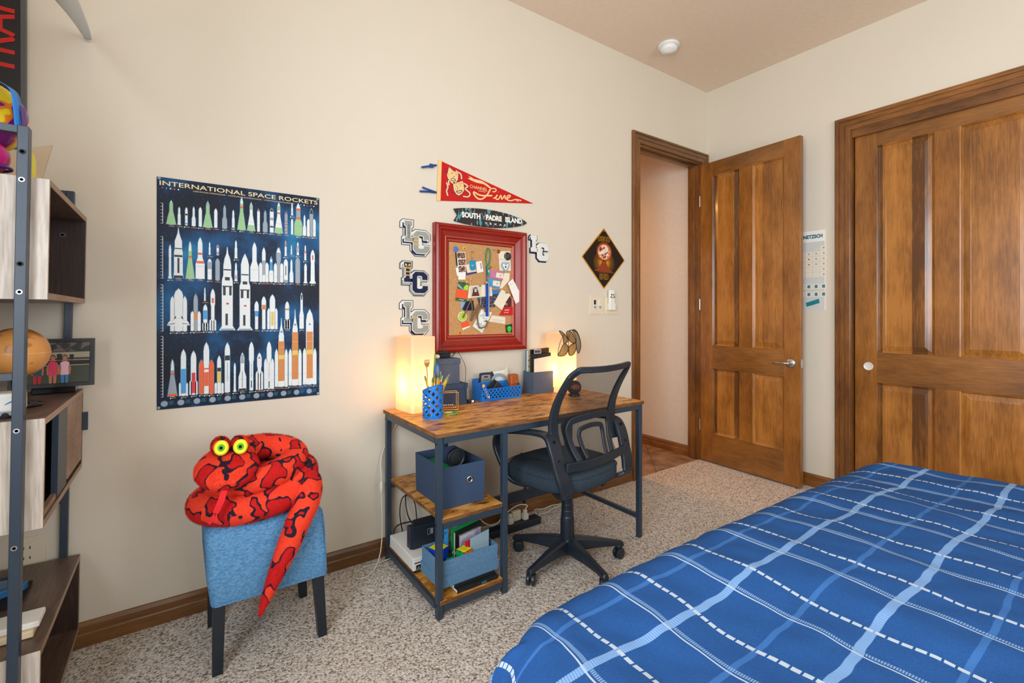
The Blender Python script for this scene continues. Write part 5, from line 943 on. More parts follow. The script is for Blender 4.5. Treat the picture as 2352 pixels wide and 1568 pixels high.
# organiser basket
bx0, bx1, by0, by1, ym = 1.343, 1.606, 2.188, 2.292, 2.250
t = thing('desk_organizer', 'bright blue pierced plastic desk organiser with compartments', 'desk organiser', ((bx0+bx1)/2, (by0+by1)/2, DZ)); hf, hb = .066, .112
def wallp(p0, p1, h, nu, nv, m='blue_plastic'):
    p0, p1 = Vector(p0), Vector(p1); return perf(lambda a, b_: p0+(p1-p0)*(a/nu)+Vector((0, 0, .004+h*b_/nv)), nu, nv, m, .30)
obj('front_wall', wallp((bx0, by0, DZ), (bx1, by0, DZ), hf-.004, 22, 5), parent=t, solid=.002); obj('divider_wall', wallp((bx0, ym, DZ), (bx1, ym, DZ), hb-.022, 22, 7), parent=t, solid=.002); obj('back_wall', wallp((bx0, by1, DZ), (bx1, by1, DZ), hb-.004, 22, 9), parent=t, solid=.002)
for x in (bx0, bx1): obj('side_wall', perf(lambda a, b_, x=x: Vector((x, lerp(by0, by1, a/8), DZ+.004+(b_/7)*lerp(hf-.004, hb-.004, min(1, a/5)))), 8, 7, 'blue_plastic', .28), parent=t, solid=.002)
obj('cross_wall', perf(lambda a, b_: Vector((1.528, lerp(by0, ym, a/4), DZ+.004+(b_/5)*lerp(hf-.004, hb-.022, a/4))), 4, 5, 'blue_plastic', .28), parent=t, solid=.002)
obj('tray', G().box(bx0, bx1, by0, by1, DZ, DZ+.004, 'blue_plastic'), parent=t)
for nm, y, h in (('rim_front', by0, hf), ('rim_back', by1, hb)): obj(nm, G().box(bx0-.001, bx1+.001, y-.002, y+.002, DZ+h-.004, DZ+h, 'blue_plastic'), parent=t)
t = thing('calculator', 'dark pocket calculator with a grey display standing in the blue organiser', 'calculator', (1.413, 2.266, DZ+.005)); cxx = 1.413
pl = rrect(.074, .14, .010, 4); obj('case', G().prism([(x, y+.07) for x, y in pl], (cxx, 2.272, DZ+.005), UX, UZ, .014, 'calc_body'), parent=t, bevel=.002); obj('face', G().prism([(x*.82, y*.9+.066) for x, y in pl], (cxx, 2.258, DZ+.005), UX, UZ, .001, 'silver_plastic'), parent=t); obj('display', G().box(cxx-.024, cxx+.024, 2.2555, 2.257, DZ+.092, DZ+.110, 'lcd'), parent=t); obj('solar_cell', G().box(cxx-.012, cxx+.012, 2.2555, 2.257, DZ+.118, DZ+.126, 'ink'), parent=t)
tag(obj('glasses_case', G().sph((1.462, 2.276, DZ+.080), .034, 'calc_body', 16, (.62, .28, 2.0)), smooth=True), 'dark rounded case standing behind the calculator', 'case')
tag(obj('envelope', G().prism([(0, 0), (.085, 0), (.085, .144), (.0, .138)], (1.476, 2.286, DZ+.006), UX, UZ, .0012, 'white_paper')), 'white paper standing at the back of the blue organiser', 'paper')
tag(obj('admission_slip', G().prism([(0, 0), (.052, .010), (.030, .160), (-.006, .110)], (1.545, 2.284, DZ+.01), UX, UZ, .001, 'cream_paper')), 'cream ticket with a pointed corner behind the brown leather case', 'ticket')
t = thing('protractor', 'clear half-round protractor standing in the blue organiser', 'protractor', (1.50, 2.268, DZ+.07)); g = G(); pr_ = [(1.505+.052*math.cos(a), 2.266, DZ+.078+.050*math.sin(a)) for a in [PI*k/16 for k in range(17)]]; g.strip(pr_, (0, 0, 0) if False else (lambda i: (math.cos(PI*i/16), 0, math.sin(PI*i/16))), .014, .0015, 'frost'); obj('scale_arc', g, parent=t); obj('straight_edge', G().box(1.452, 1.558, 2.2652, 2.2668, DZ+.070, DZ+.080, 'frost'), parent=t)
t = thing('sunglass_pouch', 'folded black pouch in the front of the blue organiser', 'pouch', (1.45, 2.215, DZ+.005)); g = G(); g.prism([(-.056, .0), (.046, .0), (.050, .058), (.012, .098), (-.004, .100), (-.040, .066)], (1.447, 2.232, DZ+.006), UX, UZ, .010, 'black_matte'); obj('outer_flap', g, parent=t, bevel=.003); g = G(); g.prism([(-.040, .0), (.050, .0), (.050, .056), (.010, .092), (-.020, .058)], (1.452, 2.218, DZ+.006), UX, UZ, .008, 'calc_body'); obj('inner_flap', g, parent=t, bevel=.003)
t = thing('leather_case', 'brown leather belt case with a brass snap in the blue organiser', 'case', (1.572, 2.215, DZ+.005)); obj('pouch', G().box(1.543, 1.594, 2.200, 2.232, DZ+.006, DZ+.118, 'leather'), parent=t, bevel=.007, seg=3); obj('flap', G().box(1.541, 1.597, 2.194, 2.236, DZ+.072, DZ+.132, 'leather'), parent=t, bevel=.009, seg=3); obj('snap', G().lathe([(.006, 0), (.005, -.003), (.001, -.004)], (1.577, 2.194, DZ+.088), 'brass', 16, ax='y'), parent=t, smooth=True)
t = thing('pencil_keychain', 'pencil-shaped wooden tag painted blue hanging on the organiser front', 'keychain', (1.375, 2.176, DZ+.02)); a, b_ = Vector((1.347, 2.182, DZ+.094)), Vector((1.386, 2.176, DZ+.014)); d = (b_-a); g = G(); U = d.normalized(); V = Vector((-U.z, 0, U.x)); Ln = d.length
obj('wood_tag', G().prism([(0, -.004), (Ln*.12, -.009), (Ln*.86, -.009), (Ln, 0), (Ln*.86, .009), (Ln*.12, .009), (0, .004)], a, U, V, -.003, 'pencil_wood'), parent=t); obj('blue_label', G().prism([(Ln*.18, -.0085), (Ln*.8, -.0085), (Ln*.8, .0085), (Ln*.18, .0085)], a+Vector((0, -.003, 0)), U, V, -.0006, 'blue_paint'), parent=t)
g = G(); g.text('Beth', (a+b_)/2+Vector((0, -.0038, 0)), -U*-1, Vector((U.z, 0, -U.x))*-1, .010, 'white_paper', shear=.3); 
g = G(); 
for k in range(3): p = a+U*(Ln*(.30+.17*k))+Vector((0, -.0042, 0)); g.tube([p+V*.005, p+U*.006+V*.002, p-V*.003, p+U*.008-V*.005], .0009, 'white_paper', 5)
obj('white_scrawl', g, parent=t)
# file box
fx0, fx1, fy0, fy1 = 1.712, 1.862, 2.206, 2.308
t = thing('file_box', 'open dark linen file box with papers at the right of the desk', 'file box', ((fx0+fx1)/2, (fy0+fy1)/2, DZ)); g = G(); th = .003; hh = .130
g.box(fx0, fx1, fy0, fy0+th, DZ+.002, DZ+hh, 'linen_slate'); g.box(fx0, fx1, fy1-th, fy1, DZ+.002, DZ+hh, 'linen_slate'); g.box(fx0, fx0+th, fy0+th, fy1-th, DZ+.002, DZ+hh, 'linen_slate'); g.box(fx1-th, fx1, fy0+th, fy1-th, DZ+.002, DZ+hh, 'linen_slate'); g.box(fx0+th, fx1-th, fy0+th, fy1-th, DZ+.002, DZ+.006, 'linen_slate'); obj('box_walls', g, parent=t)
obj('base_tray', G().box(fx0-.003, fx1+.003, fy0-.003, fy1+.003, DZ, DZ+.030, 'linen_slate'), parent=t, bevel=.001)
def sheet(name, label, cat, x0, x1, y, z1, m, th=.003, z0=None, tilt=0): 
    g = G(); z0 = DZ+.008 if z0 is None else z0; g.add([(x0, y, z0), (x1, y, z0), (x1, y+tilt, z1[1]), (x0, y+tilt, z1[0]), (x0, y+th, z0), (x1, y+th, z0), (x1, y+th+tilt, z1[1]), (x0, y+th+tilt, z1[0])], [(0, 1, 2, 3), (7, 6, 5, 4), (0, 4, 5, 1), (1, 5, 6, 2), (2, 6, 7, 3), (3, 7, 4, 0)], m); return tag(obj(name, g), label, cat)
sheet('envelope', 'cream envelope standing at the front of the linen file box', 'envelope', 1.722, 1.856, 2.213, (DZ+.208, DZ+.222), 'cream_paper')
sheet('book', 'black book behind the cream envelope in the file box', 'book', 1.718, 1.857, 2.222, (DZ+.236, DZ+.240), 'black_matte', .012)
o = sheet('game_case', 'black case with a small printed picture sticking up highest in the file box', 'game case', 1.722, 1.857, 2.240, (DZ+.262, DZ+.270), 'black_gloss', .014); g = G(); g.box(1.742, 1.795, 2.2393, 2.240, DZ+.238, DZ+.262, 'white_paper'); g.box(1.745, 1.792, 2.2388, 2.2393, DZ+.241, DZ+.259, 'camo_photo'); obj('printed_picture', g, parent=o)
sheet('folder', 'yellow-green folder edge at the right of the file box', 'folder', 1.74, 1.858, 2.258, (DZ+.262, DZ+.266), 'card_green', .004)
sheet('folder', 'patterned cream folder near the back of the file box', 'folder', 1.72, 1.84, 2.266, (DZ+.262, DZ+.256), 'stone_print', .006)
sheet('folder', 'white folder at the back of the linen file box', 'folder', 1.718, 1.83, 2.276, (DZ+.255, DZ+.25), 'white_paper', .006)
sheet('folder', 'pale blue folder rearmost in the linen file box', 'folder', 1.717, 1.83, 2.288, (DZ+.258, DZ+.25), 'pr_halo', .006)
# glossy paperweight seen through the chair net
c = Vector((1.878, 2.035, DZ)); t = thing('paperweight', 'glossy dark round paperweight with a reddish face on the desk', 'paperweight', tuple(c))
obj('stand', G().lathe([(.034, 0), (.034, .012), (.026, .016), (.001, .016)], c, 'black_gloss', 24), parent=t, smooth=True); obj('dome', G().sph((c.x, c.y, c.z+.050), .045, 'glass_dark', 24, (1, .8, .92)), parent=t, smooth=True); obj('red_face', G().sph((c.x-.008, c.y-.020, c.z+.054), .026, 'glass_red', 20, (1.15, .8, .75)), parent=t, smooth=True)
# ------------------------------------------------------------------ on and under the desk shelves
zs = .400
def taper_box(name_t, label, x0, x1, y0, y1, z0, h, fl, m, th=.004):
    t = thing(name_t, label, 'storage bin', ((x0+x1)/2, (y0+y1)/2, z0)); cx_, cy_ = (x0+x1)/2, (y0+y1)/2
    def rg(k, z, ins): return [Vector((cx_+(x-cx_)*k+(ins if x < cx_ else -ins), cy_+(y-cy_)*k+(ins if y < cy_ else -ins), z)) for x, y in ((x0, y0), (x1, y0), (x1, y1), (x0, y1))]
    g = G(); r0, r1, r2, r3 = rg(1, z0, 0), rg(fl, z0+h, 0), rg(fl, z0+h, th), rg(1, z0+th, th); g.ring([r0, r1, r2, r3], m, cap=True); obj('fabric_walls', g, parent=t, bevel=.0015); return t
t = taper_box('fabric_bin', 'navy fabric cube bin with a metal grommet on the upper desk shelf', .905, 1.106, 1.780, 2.06, zs, .176, 1.02, 'navy_fabric')
gy = 1.780-.009*.55
obj('grommet', G().lathe([(.0155, 0), (.0155, -.003), (.012, -.005), (.0095, -.004), (.0095, 0)], (1.030, 1.7775, zs+.106), 'chrome', 28, ax='y'), parent=t, smooth=True); obj('grommet_hole', G().lathe([(.0094, 0), (.0094, -.001), (.0005, -.001)], (1.030, 1.7775, zs+.106), 'black_matte', 20, ax='y'), parent=t)
g = G(); g.box(.915, .985, 1.82, 1.99, zs+.15,zs+.16, 'green_plastic'); t = tag(obj('green_game_case', G().box(.915, .985, 1.83, 2.02, zs+.128, zs+.146, 'green_plastic'), bevel=.002), 'bright green plastic case lying in the navy bin', 'case')
t = thing('headphones', 'black headphones standing in the navy bin', 'headphones', (1.02, 1.90, zs+.02)); 
obj('ear_cup', G().lathe([(.038, 0), (.04, -.012), (.034, -.02), (.001, -.018)], (.998, 1.86, zs+.188), 'black_matte', 24, ax='y'), parent=t, smooth=True); obj('ear_ring', G().lathe([(.042, -.018), (.042, -.024), (.036, -.026), (.034, -.018)], (.998, 1.86, zs+.188), 'black_plastic', 24, ax='y'), parent=t, smooth=True)
g = G(); g.tube(smooth_path([(1.0, 1.862, zs+.215), (1.03, 1.87, zs+.195), (1.05, 1.885, zs+.16), (1.068, 1.90, zs+.10), (1.07, 1.91, zs+.03)], 4), [.018]*17, 'black_matte', 10, flat=.4); obj('headband', g, parent=t, smooth=True)
# lower shelf: console, dock, blue box with its contents
zl = .0735
t = thing('game_console', 'white game console lying on the bottom desk shelf', 'game console', (.94, 2.07, zl))
obj('case', G().box(.845, .995, 1.955, 2.235, zl+.010, zl+.066, 'white_plastic'), parent=t, bevel=.003); obj('black_groove', G().box(.852, .988, 1.9535, 1.956, zl+.042, zl+.046, 'black_matte'), parent=t); obj('black_base', G().box(.853, .987, 1.96, 2.225, zl, zl+.010, 'black_matte'), parent=t); obj('front_panel', G().box(.860, .988, 1.9535, 1.9565, zl+.014, zl+.034, 'black_gloss'), parent=t)
g = G(); g.tube([(.866, 1.953, zl+.018), (.878, 1.953, zl+.018), (.872, 1.953, zl+.029)], .0008, 'white_paper', 6, closed=True); obj('triangle_mark', g, parent=t)
t = thing('console_dock', 'black handheld console dock standing on the white console', 'console dock', (.985, 2.06, zl+.066)); zc = zl+.067
obj('dock_shell', G().box(.866, 1.036, 2.035, 2.075, zc, zc+.100, 'calc_body'), parent=t, bevel=.003); obj('front_plate', G().box(.873, 1.038, 2.026, 2.034, zc+.002, zc+.104, 'black_plastic'), parent=t, bevel=.002); obj('handheld', G().box(.888, 1.03, 2.046, 2.060, zc+.02, zc+.125, 'black_matte'), parent=t, bevel=.003)
g = G(); lp = [(x-.008, z) for x, z in rrect(.013, .028, .005, 3)]; g.tube([(.962+x, 2.0255, zc+.066+z) for x, z in lp], .0009, 'silver_plastic', 5, closed=True); g.prism([(x+.008, z) for x, z in rrect(.013, .028, .005, 3)], (.962, 2.0262, zc+.066), UX, UZ, .0008, 'silver_plastic'); obj('logo', g, parent=t)
t = thing('shoe_box', 'open light blue linen box full of toys and notebooks on the bottom shelf', 'storage box', (1.03, 1.80, zl+.012)); ax0, ax1, ay0, ay1 = .868, 1.148, 1.738, 1.912; z0 = zl+.0285; th = .003; h = .108
g = G(); g.box(ax0, ax1, ay0, ay0+th, z0, z0+h, 'linen_blue'); g.box(ax0, ax1, ay1-th, ay1, z0, z0+h, 'linen_blue'); g.box(ax0, ax0+th, ay0+th, ay1-th, z0, z0+h, 'linen_blue'); g.box(ax1-th, ax1, ay0+th, ay1-th, z0, z0+h, 'linen_blue'); g.box(ax0+th, ax1-th, ay0+th, ay1-th, z0, z0+.004, 'linen_blue'); obj('box_walls', g, parent=t)
g = G(); e = .004; g.box(ax0-e, ax1+e, ay0-e, ay0, z0, z0+.044, 'linen_blue'); g.box(ax0-e, ax1+e, ay1, ay1+e, z0, z0+.044, 'linen_blue'); g.box(ax0-e, ax0, ay0, ay1, z0, z0+.044, 'linen_blue'); g.box(ax1, ax1+e, ay0, ay1, z0, z0+.044, 'linen_blue'); obj('lower_sleeve', g, parent=t)
t = thing('notebook', 'thin black notebook lying under the front of the light blue box, upper of two', 'notebook', (1.04, 1.77, zl+.014)); obj('cover', G().box(.930, 1.130, 1.730, 1.90, zl+.016, zl+.029, 'black_matte'), parent=t, bevel=.001); obj('pages', G().box(.9285, 1.131, 1.734, 1.89, zl+.019, zl+.026, 'white_paper'), parent=t)
t = thing('notebook', 'thin black magazine with turquoise print under the light blue box, lower of two', 'magazine', (1.04, 1.75, zl)); obj('cover', G().box(.935, 1.135, 1.712, 1.88, zl, zl+.0145, 'black_matte'), parent=t, bevel=.001); obj('pages', G().box(.9335, 1.1355, 1.716, 1.875, zl+.003, zl+.0115, 'white_paper'), parent=t); g = G(); g.text('WORLD', (1.075, 1.7118, zl+.0073), UX, UZ, .007, 'pr_teal'); obj('spine_print', G().box(1.05, 1.075, 1.7112, 1.7118, zl+.004, zl+.011, 'pr_teal'), parent=t)
def cube_toy(c, a, n_, label, rz, top, left, right):
    t = thing('puzzle_cube', label, 'puzzle cube', tuple(c), rz); obj('core', G().box(-a/2, a/2, -a/2, a/2, 0, a, 'black_gloss'), parent=t, local=True, bevel=.001); s_ = a/n_
    for nm, mm, ff in (('top_stickers', top, 2), ('left_stickers', left, 0), ('front_stickers', right, 1)):
        g = G()
        for i in range(n_):
            for j in range(n_):
                u0, u1 = -a/2+i*s_+s_*.06, -a/2+(i+1)*s_-s_*.06; v0, v1 = j*s_+s_*.06, (j+1)*s_-s_*.06
                if ff == 2: g.box(u0, u1, v0-a/2, v1-a/2, a, a+.001, mm)
                elif ff == 1: g.box(u0, u1, -a/2-.001, -a/2, v0, v1, mm)
                else: g.box(-a/2-.001, -a/2, u0, u1, v0, v1, mm)
        obj(nm, g, parent=t, local=True)
    return t
cube_toy((.918, 1.850, z0+.054), .060, 5, 'larger puzzle cube, yellow and blue, in the light blue box', math.radians(20), 'cube_yellow', 'cube_blue', 'cube_blue')
cube_toy((1.0, 1.775, z0+.062), .050, 2, 'two by two puzzle cube, yellow and orange, in the light blue box', math.radians(18), 'cube_yellow', 'cube_green', 'cube_orange')
tag(obj('toy_box_clutter', G().box(.925, .965, 1.758, 1.80, z0+.06, z0+.085, 'cube_green'), bevel=.006), 'green plastic toy at the front left inside the light blue box', 'toy')
g = G(); g.tube([Vector((.955+.013*math.cos(a), 1.778+.008*math.cos(a), z0+.108+.013*math.sin(a))) for a in [2*PI*k/14 for k in range(14)]], .0012, 'chrome', 6, closed=True); tag(obj('keychain_ring', g, smooth=True), 'steel key ring lying on the puzzle cube', 'key ring')
def sheetb(name, label, cat, x0, x1, y, zt0, zt1, m, th): return sheet(name, label, cat, x0, x1, y, (zt0, zt1), m, th, z0+.006)
o = sheetb('folder', 'translucent grey folder leaning at the front of the light blue box', 'folder', 1.028, 1.122, 1.768, z0+.150, z0+.168, 'frost', .004)
sheetb('game_card_case', 'red card case behind the grey folder in the light blue box', 'case', 1.014, 1.06, 1.782, z0+.132, z0+.142, 'red_case', .010)
o = sheetb('spiral_notebook', 'silvery spiral notebook with a galaxy cover in the light blue box', 'notebook', 1.0, 1.108, 1.812, z0+.150, z0+.166, 'galaxy_cover', .006)
g = G(); 
for k in range(16): x = 1.0+.006*k; g.tube([(x, 1.809, z0+.148+.0009*k), (x, 1.815, z0+.157+.0009*k), (x, 1.821, z0+.148+.0009*k)], .0009, 'chrome', 5)
obj('spiral_wire', g, parent=o)
o = sheetb('spiral_notebook', 'black spiral notebook with white edge in the light blue box', 'notebook', .99, 1.125, 1.836, z0+.160, z0+.180, 'black_matte', .008); obj('page_edge', G().box(.988, .990, 1.836, 1.844, z0+.006, z0+.159, 'white_paper'), parent=o)
o = sheetb('spiral_notebook', 'bright green coil-bound book rearmost in the light blue box', 'notebook', .985, 1.12, 1.856, z0+.166, z0+.188, 'green_plastic', .008)
g = G(); 
for k in range(26): x = .987+.0048*k; zz = z0+.170+.00085*k; g.tube([(x, 1.851, zz-.004), (x+.001, 1.856, zz+.009), (x+.003, 1.866, zz+.004)], .0013, 'lanyard_green', 5)
obj('green_coil', g, parent=o)
sheetb('picture_book', 'tall book with a mottled stone-pattern cover behind the light blue box', 'book', .99, 1.125, 1.889, z0+.232, z0+.242, 'stone_print', .014)
o = tag(obj('blue_toy_case', G().box(.955, .975, 1.868, 1.878, z0+.05, z0+.185, 'pr_blue'), bevel=.002), 'light blue upright case with a strap at the back left of the light blue box', 'case'); g = G(); g.tube(smooth_path([(.960, 1.866, z0+.160), (.938, 1.862, z0+.155), (.925, 1.860, z0+.140), (.920, 1.860, z0+.115)], 4), .0035, 'blue_paint', 8, flat=.5); obj('strap', g, parent=o, smooth=True)
# power strip and cords
t = thing('power_strip', 'black power strip on the carpet behind the desk with white plugs', 'power strip', (1.56, 2.18, 0))
obj('strip_body', G().box(1.38, 1.725, 2.150, 2.210, 0, .040, 'black_plastic'), parent=t, bevel=.005); obj('lit_switch', G().box(1.462, 1.476, 2.172, 2.189, .040, .044, 'pr_orange'), parent=t)
for x, nm in ((1.525, 'left'), (1.630, 'right')):
    tt = thing('wall_plug', 'white %s plug pushed into the black power strip' % nm, 'plug', (x, 2.180, .04)); obj('plug_body', G().box(x-.016, x+.016, 2.165, 2.197, .0405, .076, 'cord_white'), parent=tt, bevel=.004); obj('plug_neck', G().box(x-.010, x+.010, 2.171, 2.191, .0765, .096, 'cord_white'), parent=tt, bevel=.003)
tag(obj('power_adapter', G().box(1.548, 1.606, 2.186, 2.209, .0405, .098, 'cream_plastic'), bevel=.004), 'cream power adapter between the two white plugs', 'adapter')
def cord(label, pts, r, m, k=6): return tag(obj('cable', G().tube(smooth_path(pts, k), r, m, 8), smooth=True), label, 'cord')
cord('white cord arching from the left end of the strip over to the right plug', [PY(1150, 1188, 2.20), PY(1168, 1174, 2.20), PY(1185, 1162, 2.20), PY(1200, 1158, 2.20), PY(1211, 1161, 2.19), (1.630, 2.181, .097)], .0034, 'cord_white')
cord('white cord drooping below the upper shelf rail to the power strip', [PY(1098, 1188, 2.16), PY(1112, 1200, 2.16), PY(1128, 1206, 2.16), PY(1143, 1200, 2.16), PY(1152, 1188, 2.16), PY(1158, 1176, 2.16)], .003, 'cord_white')
cord('white cord running along the carpet to the right of the strip', [(1.720, 2.19, .046), PY(1228, 1170, 2.24), PY(1248, 1168, 2.26), PY(1268, 1160, 2.28), PY(1290, 1157, 2.29)], .003, 'cord_white')
cord('second white cord running right behind the chair column', [(1.722, 2.17, .03), PY(1240, 1180, 2.22), PY(1256, 1177, 2.23), PY(1272, 1166, 2.25), PY(1292, 1160, 2.27)], .003, 'cord_white')
cord('black cord hanging down the wall behind the chair seat', [PY(1198, 1040, 2.322), PY(1201, 1090, 2.322), PY(1206, 1115, 2.318), PY(1206, 1140, 2.316), PY(1204, 1158, 2.31)], .0055, 'cord_black')
cord('black cord arching behind the desk leg to the power strip', [PY(1204, 1146, 2.302), PY(1195, 1140, 2.302), PY(1183, 1141, 2.302), PY(1172, 1150, 2.302), PY(1160, 1172, 2.30)], .005, 'cord_black')
cord('black cables looping up behind the console dock', [(.98, 2.09, .15), (.94, 2.22, .20), (.95, 2.29, .30), (.99, 2.30, .33), (1.04, 2.30, .28), (1.06, 2.28, .20)], .0032, 'cord_black')
cord('second black cable behind the console dock', [(.93, 2.25, .07), (.915, 2.28, .20), (.93, 2.29, .28), (.97, 2.295, .285), (1.0, 2.29, .24), (.99, 2.24, .16)], .0032, 'cord_black')
cord('thick black cable curling upright behind the console dock', [(1.02, 2.305, .26), (1.015, 2.305, .34), (1.05, 2.305, .37), (1.09, 2.305, .33), (1.10, 2.305, .24)], .004, 'cord_black')
cord('black cable lying behind the white console', [(.90, 2.25, .095), (.875, 2.262, .12), (.90, 2.27, .16), (1.0, 2.27, .155), (1.05, 2.26, .12)], .0035, 'cord_black')
t = thing('lamp_cord', 'white lamp cord with an inline switch hanging by the desk left leg to the carpet', 'cord', (.80, 2.20, 0))
g = G(); pts = smooth_path([(.935, 2.308, .725), (.90, 2.312, .64), (.845, 2.312, .55), (.822, 2.30, .48), (.815, 2.27, .42), (.812, 2.26, .33), (.812, 2.25, .20), (.800, 2.235, .08), (.76, 2.20, .02), (.70, 2.17, .006), (.66, 2.21, .006), (.72, 2.26, .006), (.80, 2.262, .006), (.86, 2.262, .010)], 7); g.tube(pts, .0026, 'cord_white', 8); obj('cable', g, parent=t, smooth=True)
obj('inline_switch', G().sph((.8125, 2.262, .372), .011, 'cord_white', 14, (.8, .8, 3.0)), parent=t, smooth=True)
# ------------------------------------------------------------------ office chair (local frame: +y faces the desk)
ch = thing('office_chair', 'black mesh-backed swivel chair with looped armrests at the desk', 'office chair', (1.56, 1.74, 0), math.radians(8)); ch.rotation_euler = (0, 0, math.radians(8))
K = dict(parent=ch, local=True)
for a0 in (48, 120, 192, 264, 336):
    a = math.radians(a0-8); d = Vector((math.cos(a), math.sin(a), 0)); nrm = Vector((-d.y, d.x, 0))
    rings = []
    for r_, z1, z0, w_ in ((.018, .130, .062, .026), (.07, .126, .066, .024), (.15, .112, .068, .020), (.23, .094, .066, .0165), (.285, .082, .060, .015), (.292, .076, .062, .012)):
        c = d*r_; rings.append([c-nrm*w_+Vector((0, 0, z0)), c+nrm*w_+Vector((0, 0, z0)), c+nrm*w_+Vector((0, 0, z1-.010)), c+nrm*w_*.6+Vector((0, 0, z1)), c-nrm*w_*.6+Vector((0, 0, z1)), c-nrm*w_+Vector((0, 0, z1-.010))])
    o = obj('base_leg', G().ring(rings, 'black_plastic'), bevel=.002, **K)
    c = d*.278; g = G(); g.cyl(c+Vector((0, 0, .064)), c+Vector((0, 0, .040)), .009, .009, 'black_plastic', 12)
    wa = a+PI/2+(.5 if a0 != 264 else -.6); wd = Vector((math.cos(wa), math.sin(wa), 0)); cw = c+Vector((math.cos(wa+PI/2)*.014, math.sin(wa+PI/2)*.014, .027))
    for s_ in (-1, 1):
        p0 = cw+wd*(s_*.005); p1 = cw+wd*(s_*.021); rr = [(.0275, p0), (.0275, p0+wd*s_*.012), (.022, p1), (.004, p1+wd*s_*.002)]
        g.tube([q for _, q in rr], [r_ for r_, _ in rr], 'black_plastic', 20)
    g.tube([cw+Vector((0, 0, .030))+wd*-.012, cw+Vector((0, 0, .033)), cw+Vector((0, 0, .030))+wd*.012], [.010, .014, .010], 'black_plastic', 10)
    obj('caster', g, smooth=False, bevel=.002, **K)
obj('base_hub', G().lathe([(.001, .055), (.040, .055), (.043, .070), (.042, .118), (.036, .132), (.001, .132)], (0, 0, 0), 'black_plastic', 28), smooth=True, **K)
obj('gas_column', G().lathe([(.0345, .125), (.034, .215), (.032, .23), (.030, .235), (.030, .262), (.0285, .264), (.0285, .292), (.027, .294), (.027, .325), (.0245, .33), (.0245, .405), (.001, .405)], (0, 0, 0), 'black_plastic', 28), smooth=False, bevel=.001, **K)
g = G(); g.box(-.085, .085, -.08, .10, .398, .425, 'black_plastic'); obj('tilt_mechanism', g, bevel=.01, **K)
g = G(); g.tube([(.06, -.02, .405), (.16, -.03, .400), (.20, -.06, .39)], .006, 'black_plastic', 8); g.box(.175, .205, -.085, -.055, .352, .395, 'black_plastic'); obj('height_lever', g, smooth=False, bevel=.003, **K)
g = G(); g.lathe([(.001, 0), (.022, 0), (.024, .022), (.001, .024)], (-.10, -.02, .376), 'black_plastic', 20); obj('tilt_knob', g, smooth=True, **K)
# seat cushion: rounded, dished
rings = []; base = []
for k in range(48):
    a = 2*PI*k/48; ca, sa = math.cos(a), math.sin(a); q = (abs(ca)**3.2+abs(sa)**3.2)**(-1/3.2); base.append((q*ca*.242, q*sa*.232+.035))
for z, f in ((.418, .80), (.420, .93), (.430, .985), (.455, 1.0), (.478, 1.0), (.494, .975), (.505, .92), (.507, .80), (.502, .55), (.496, .28), (.495, .06)):
    rings.append([Vector((x*f, (y-.035)*f+.035, z-(.012*max(0, (y-.12)/.15)**2 if z > .45 else 0)+(.004*math.cos(4*x*6) if f < .9 and z > .49 else 0))) for x, y in base])
obj('seat_cushion', G().ring(rings, 'seat_fabric'), smooth=True, **K)
g = G(); g.tube([Vector((x*1.003, (y-.035)*1.003+.035, .487)) for x, y in base], .0022, 'seat_fabric', 6, closed=True); obj('seat_piping', g, smooth=True, **K)
# armrest loops
for s_ in (-1, 1):
    pts = smooth_path([(s_*.165, .02, .414), (s_*.205, .105, .412), (s_*.232, .165, .435), (s_*.250, .215, .52), (s_*.254, .238, .585), (s_*.256, .215, .638), (s_*.258, .14, .664), (s_*.258, .04, .680), (s_*.256, -.06, .688), (s_*.254, -.115, .676), (s_*.252, -.145, .62), (s_*.248, -.165, .55), (s_*.238, -.185, .485), (s_*.222, -.185, .438), (s_*.190, -.12, .414), (s_*.15, -.05, .412)], 5)
    n_ = len(pts)
    def W2(i, n_=n_):
        t = i/(n_-1)
        return .036 if t < .2 else lerp(.036, .050, min(1, (t-.2)/.15)) if t < .55 else lerp(.050, .074, min(1, (t-.55)/.10)) if t < .86 else .050
    g = G(); g.strip(pts, (lambda i: (1, 0, 0) if True else 0), W2, .020, 'black_plastic'); obj('armrest', g, bevel=.006, seg=3, smooth=False, ang=1.0, **K)
    g = G(); g.box(s_*.262-.013, s_*.262+.013, -.168, -.118, .585, .700, 'black_plastic'); 
    sc_ = [(-.127, .665), (-.153, .585)]
    for yv, zv in sc_: g2 = G(); g2.lathe([(.008, 0), (.008, -.003), (.004, -.003), (.0035, 0), (.0005, 0)], (s_*.252, yv-.011, zv), 'black_gloss', 14, ax='y'); obj('arm_screw', g2, smooth=False, **K)
# back frame, net and lumbar plate, on a curved surface
def by(z): 
    t = (z-.50)/(.98-.50); return -.185+.085*math.sin(PI*min(1, max(0, t))**.9)*1.0-.035*max(0, t)**3
def bpt(x, z, off=0): return Vector((x, by(z)-.030*(1-(x/.21)**2)+off, z))
outl = []
def bw(z): t = (z-.53)/(.45); return .205+.012*math.sin(PI*t)+.004*t
top = .978
out = [bpt(-bw(z), z) for z in [.60, .66, .72, .78, .84, .90, .945]]+[bpt(-.196, .968), bpt(-.178, top)]+[bpt(x, top-.004*(1-(x/.18)**2)) for x in (-.12, -.06, 0, .06, .12)]+[bpt(.178, top), bpt(.200, .972)]+[bpt(bw(z), z) for z in [.945, .90, .84, .78, .72, .66, .60]]
op = smooth_path(out, 3)
def bwid(i, n_=len(op)):
    t = i/(n_-1); return .028+.034*(1-min(1, min(t, 1-t)/.30))**.8
def bn(i): 
    p = op[i]; t = Vector((1, 0, 0)) if abs(p.x) > .185 else Vector((0, 0, 1)); return t
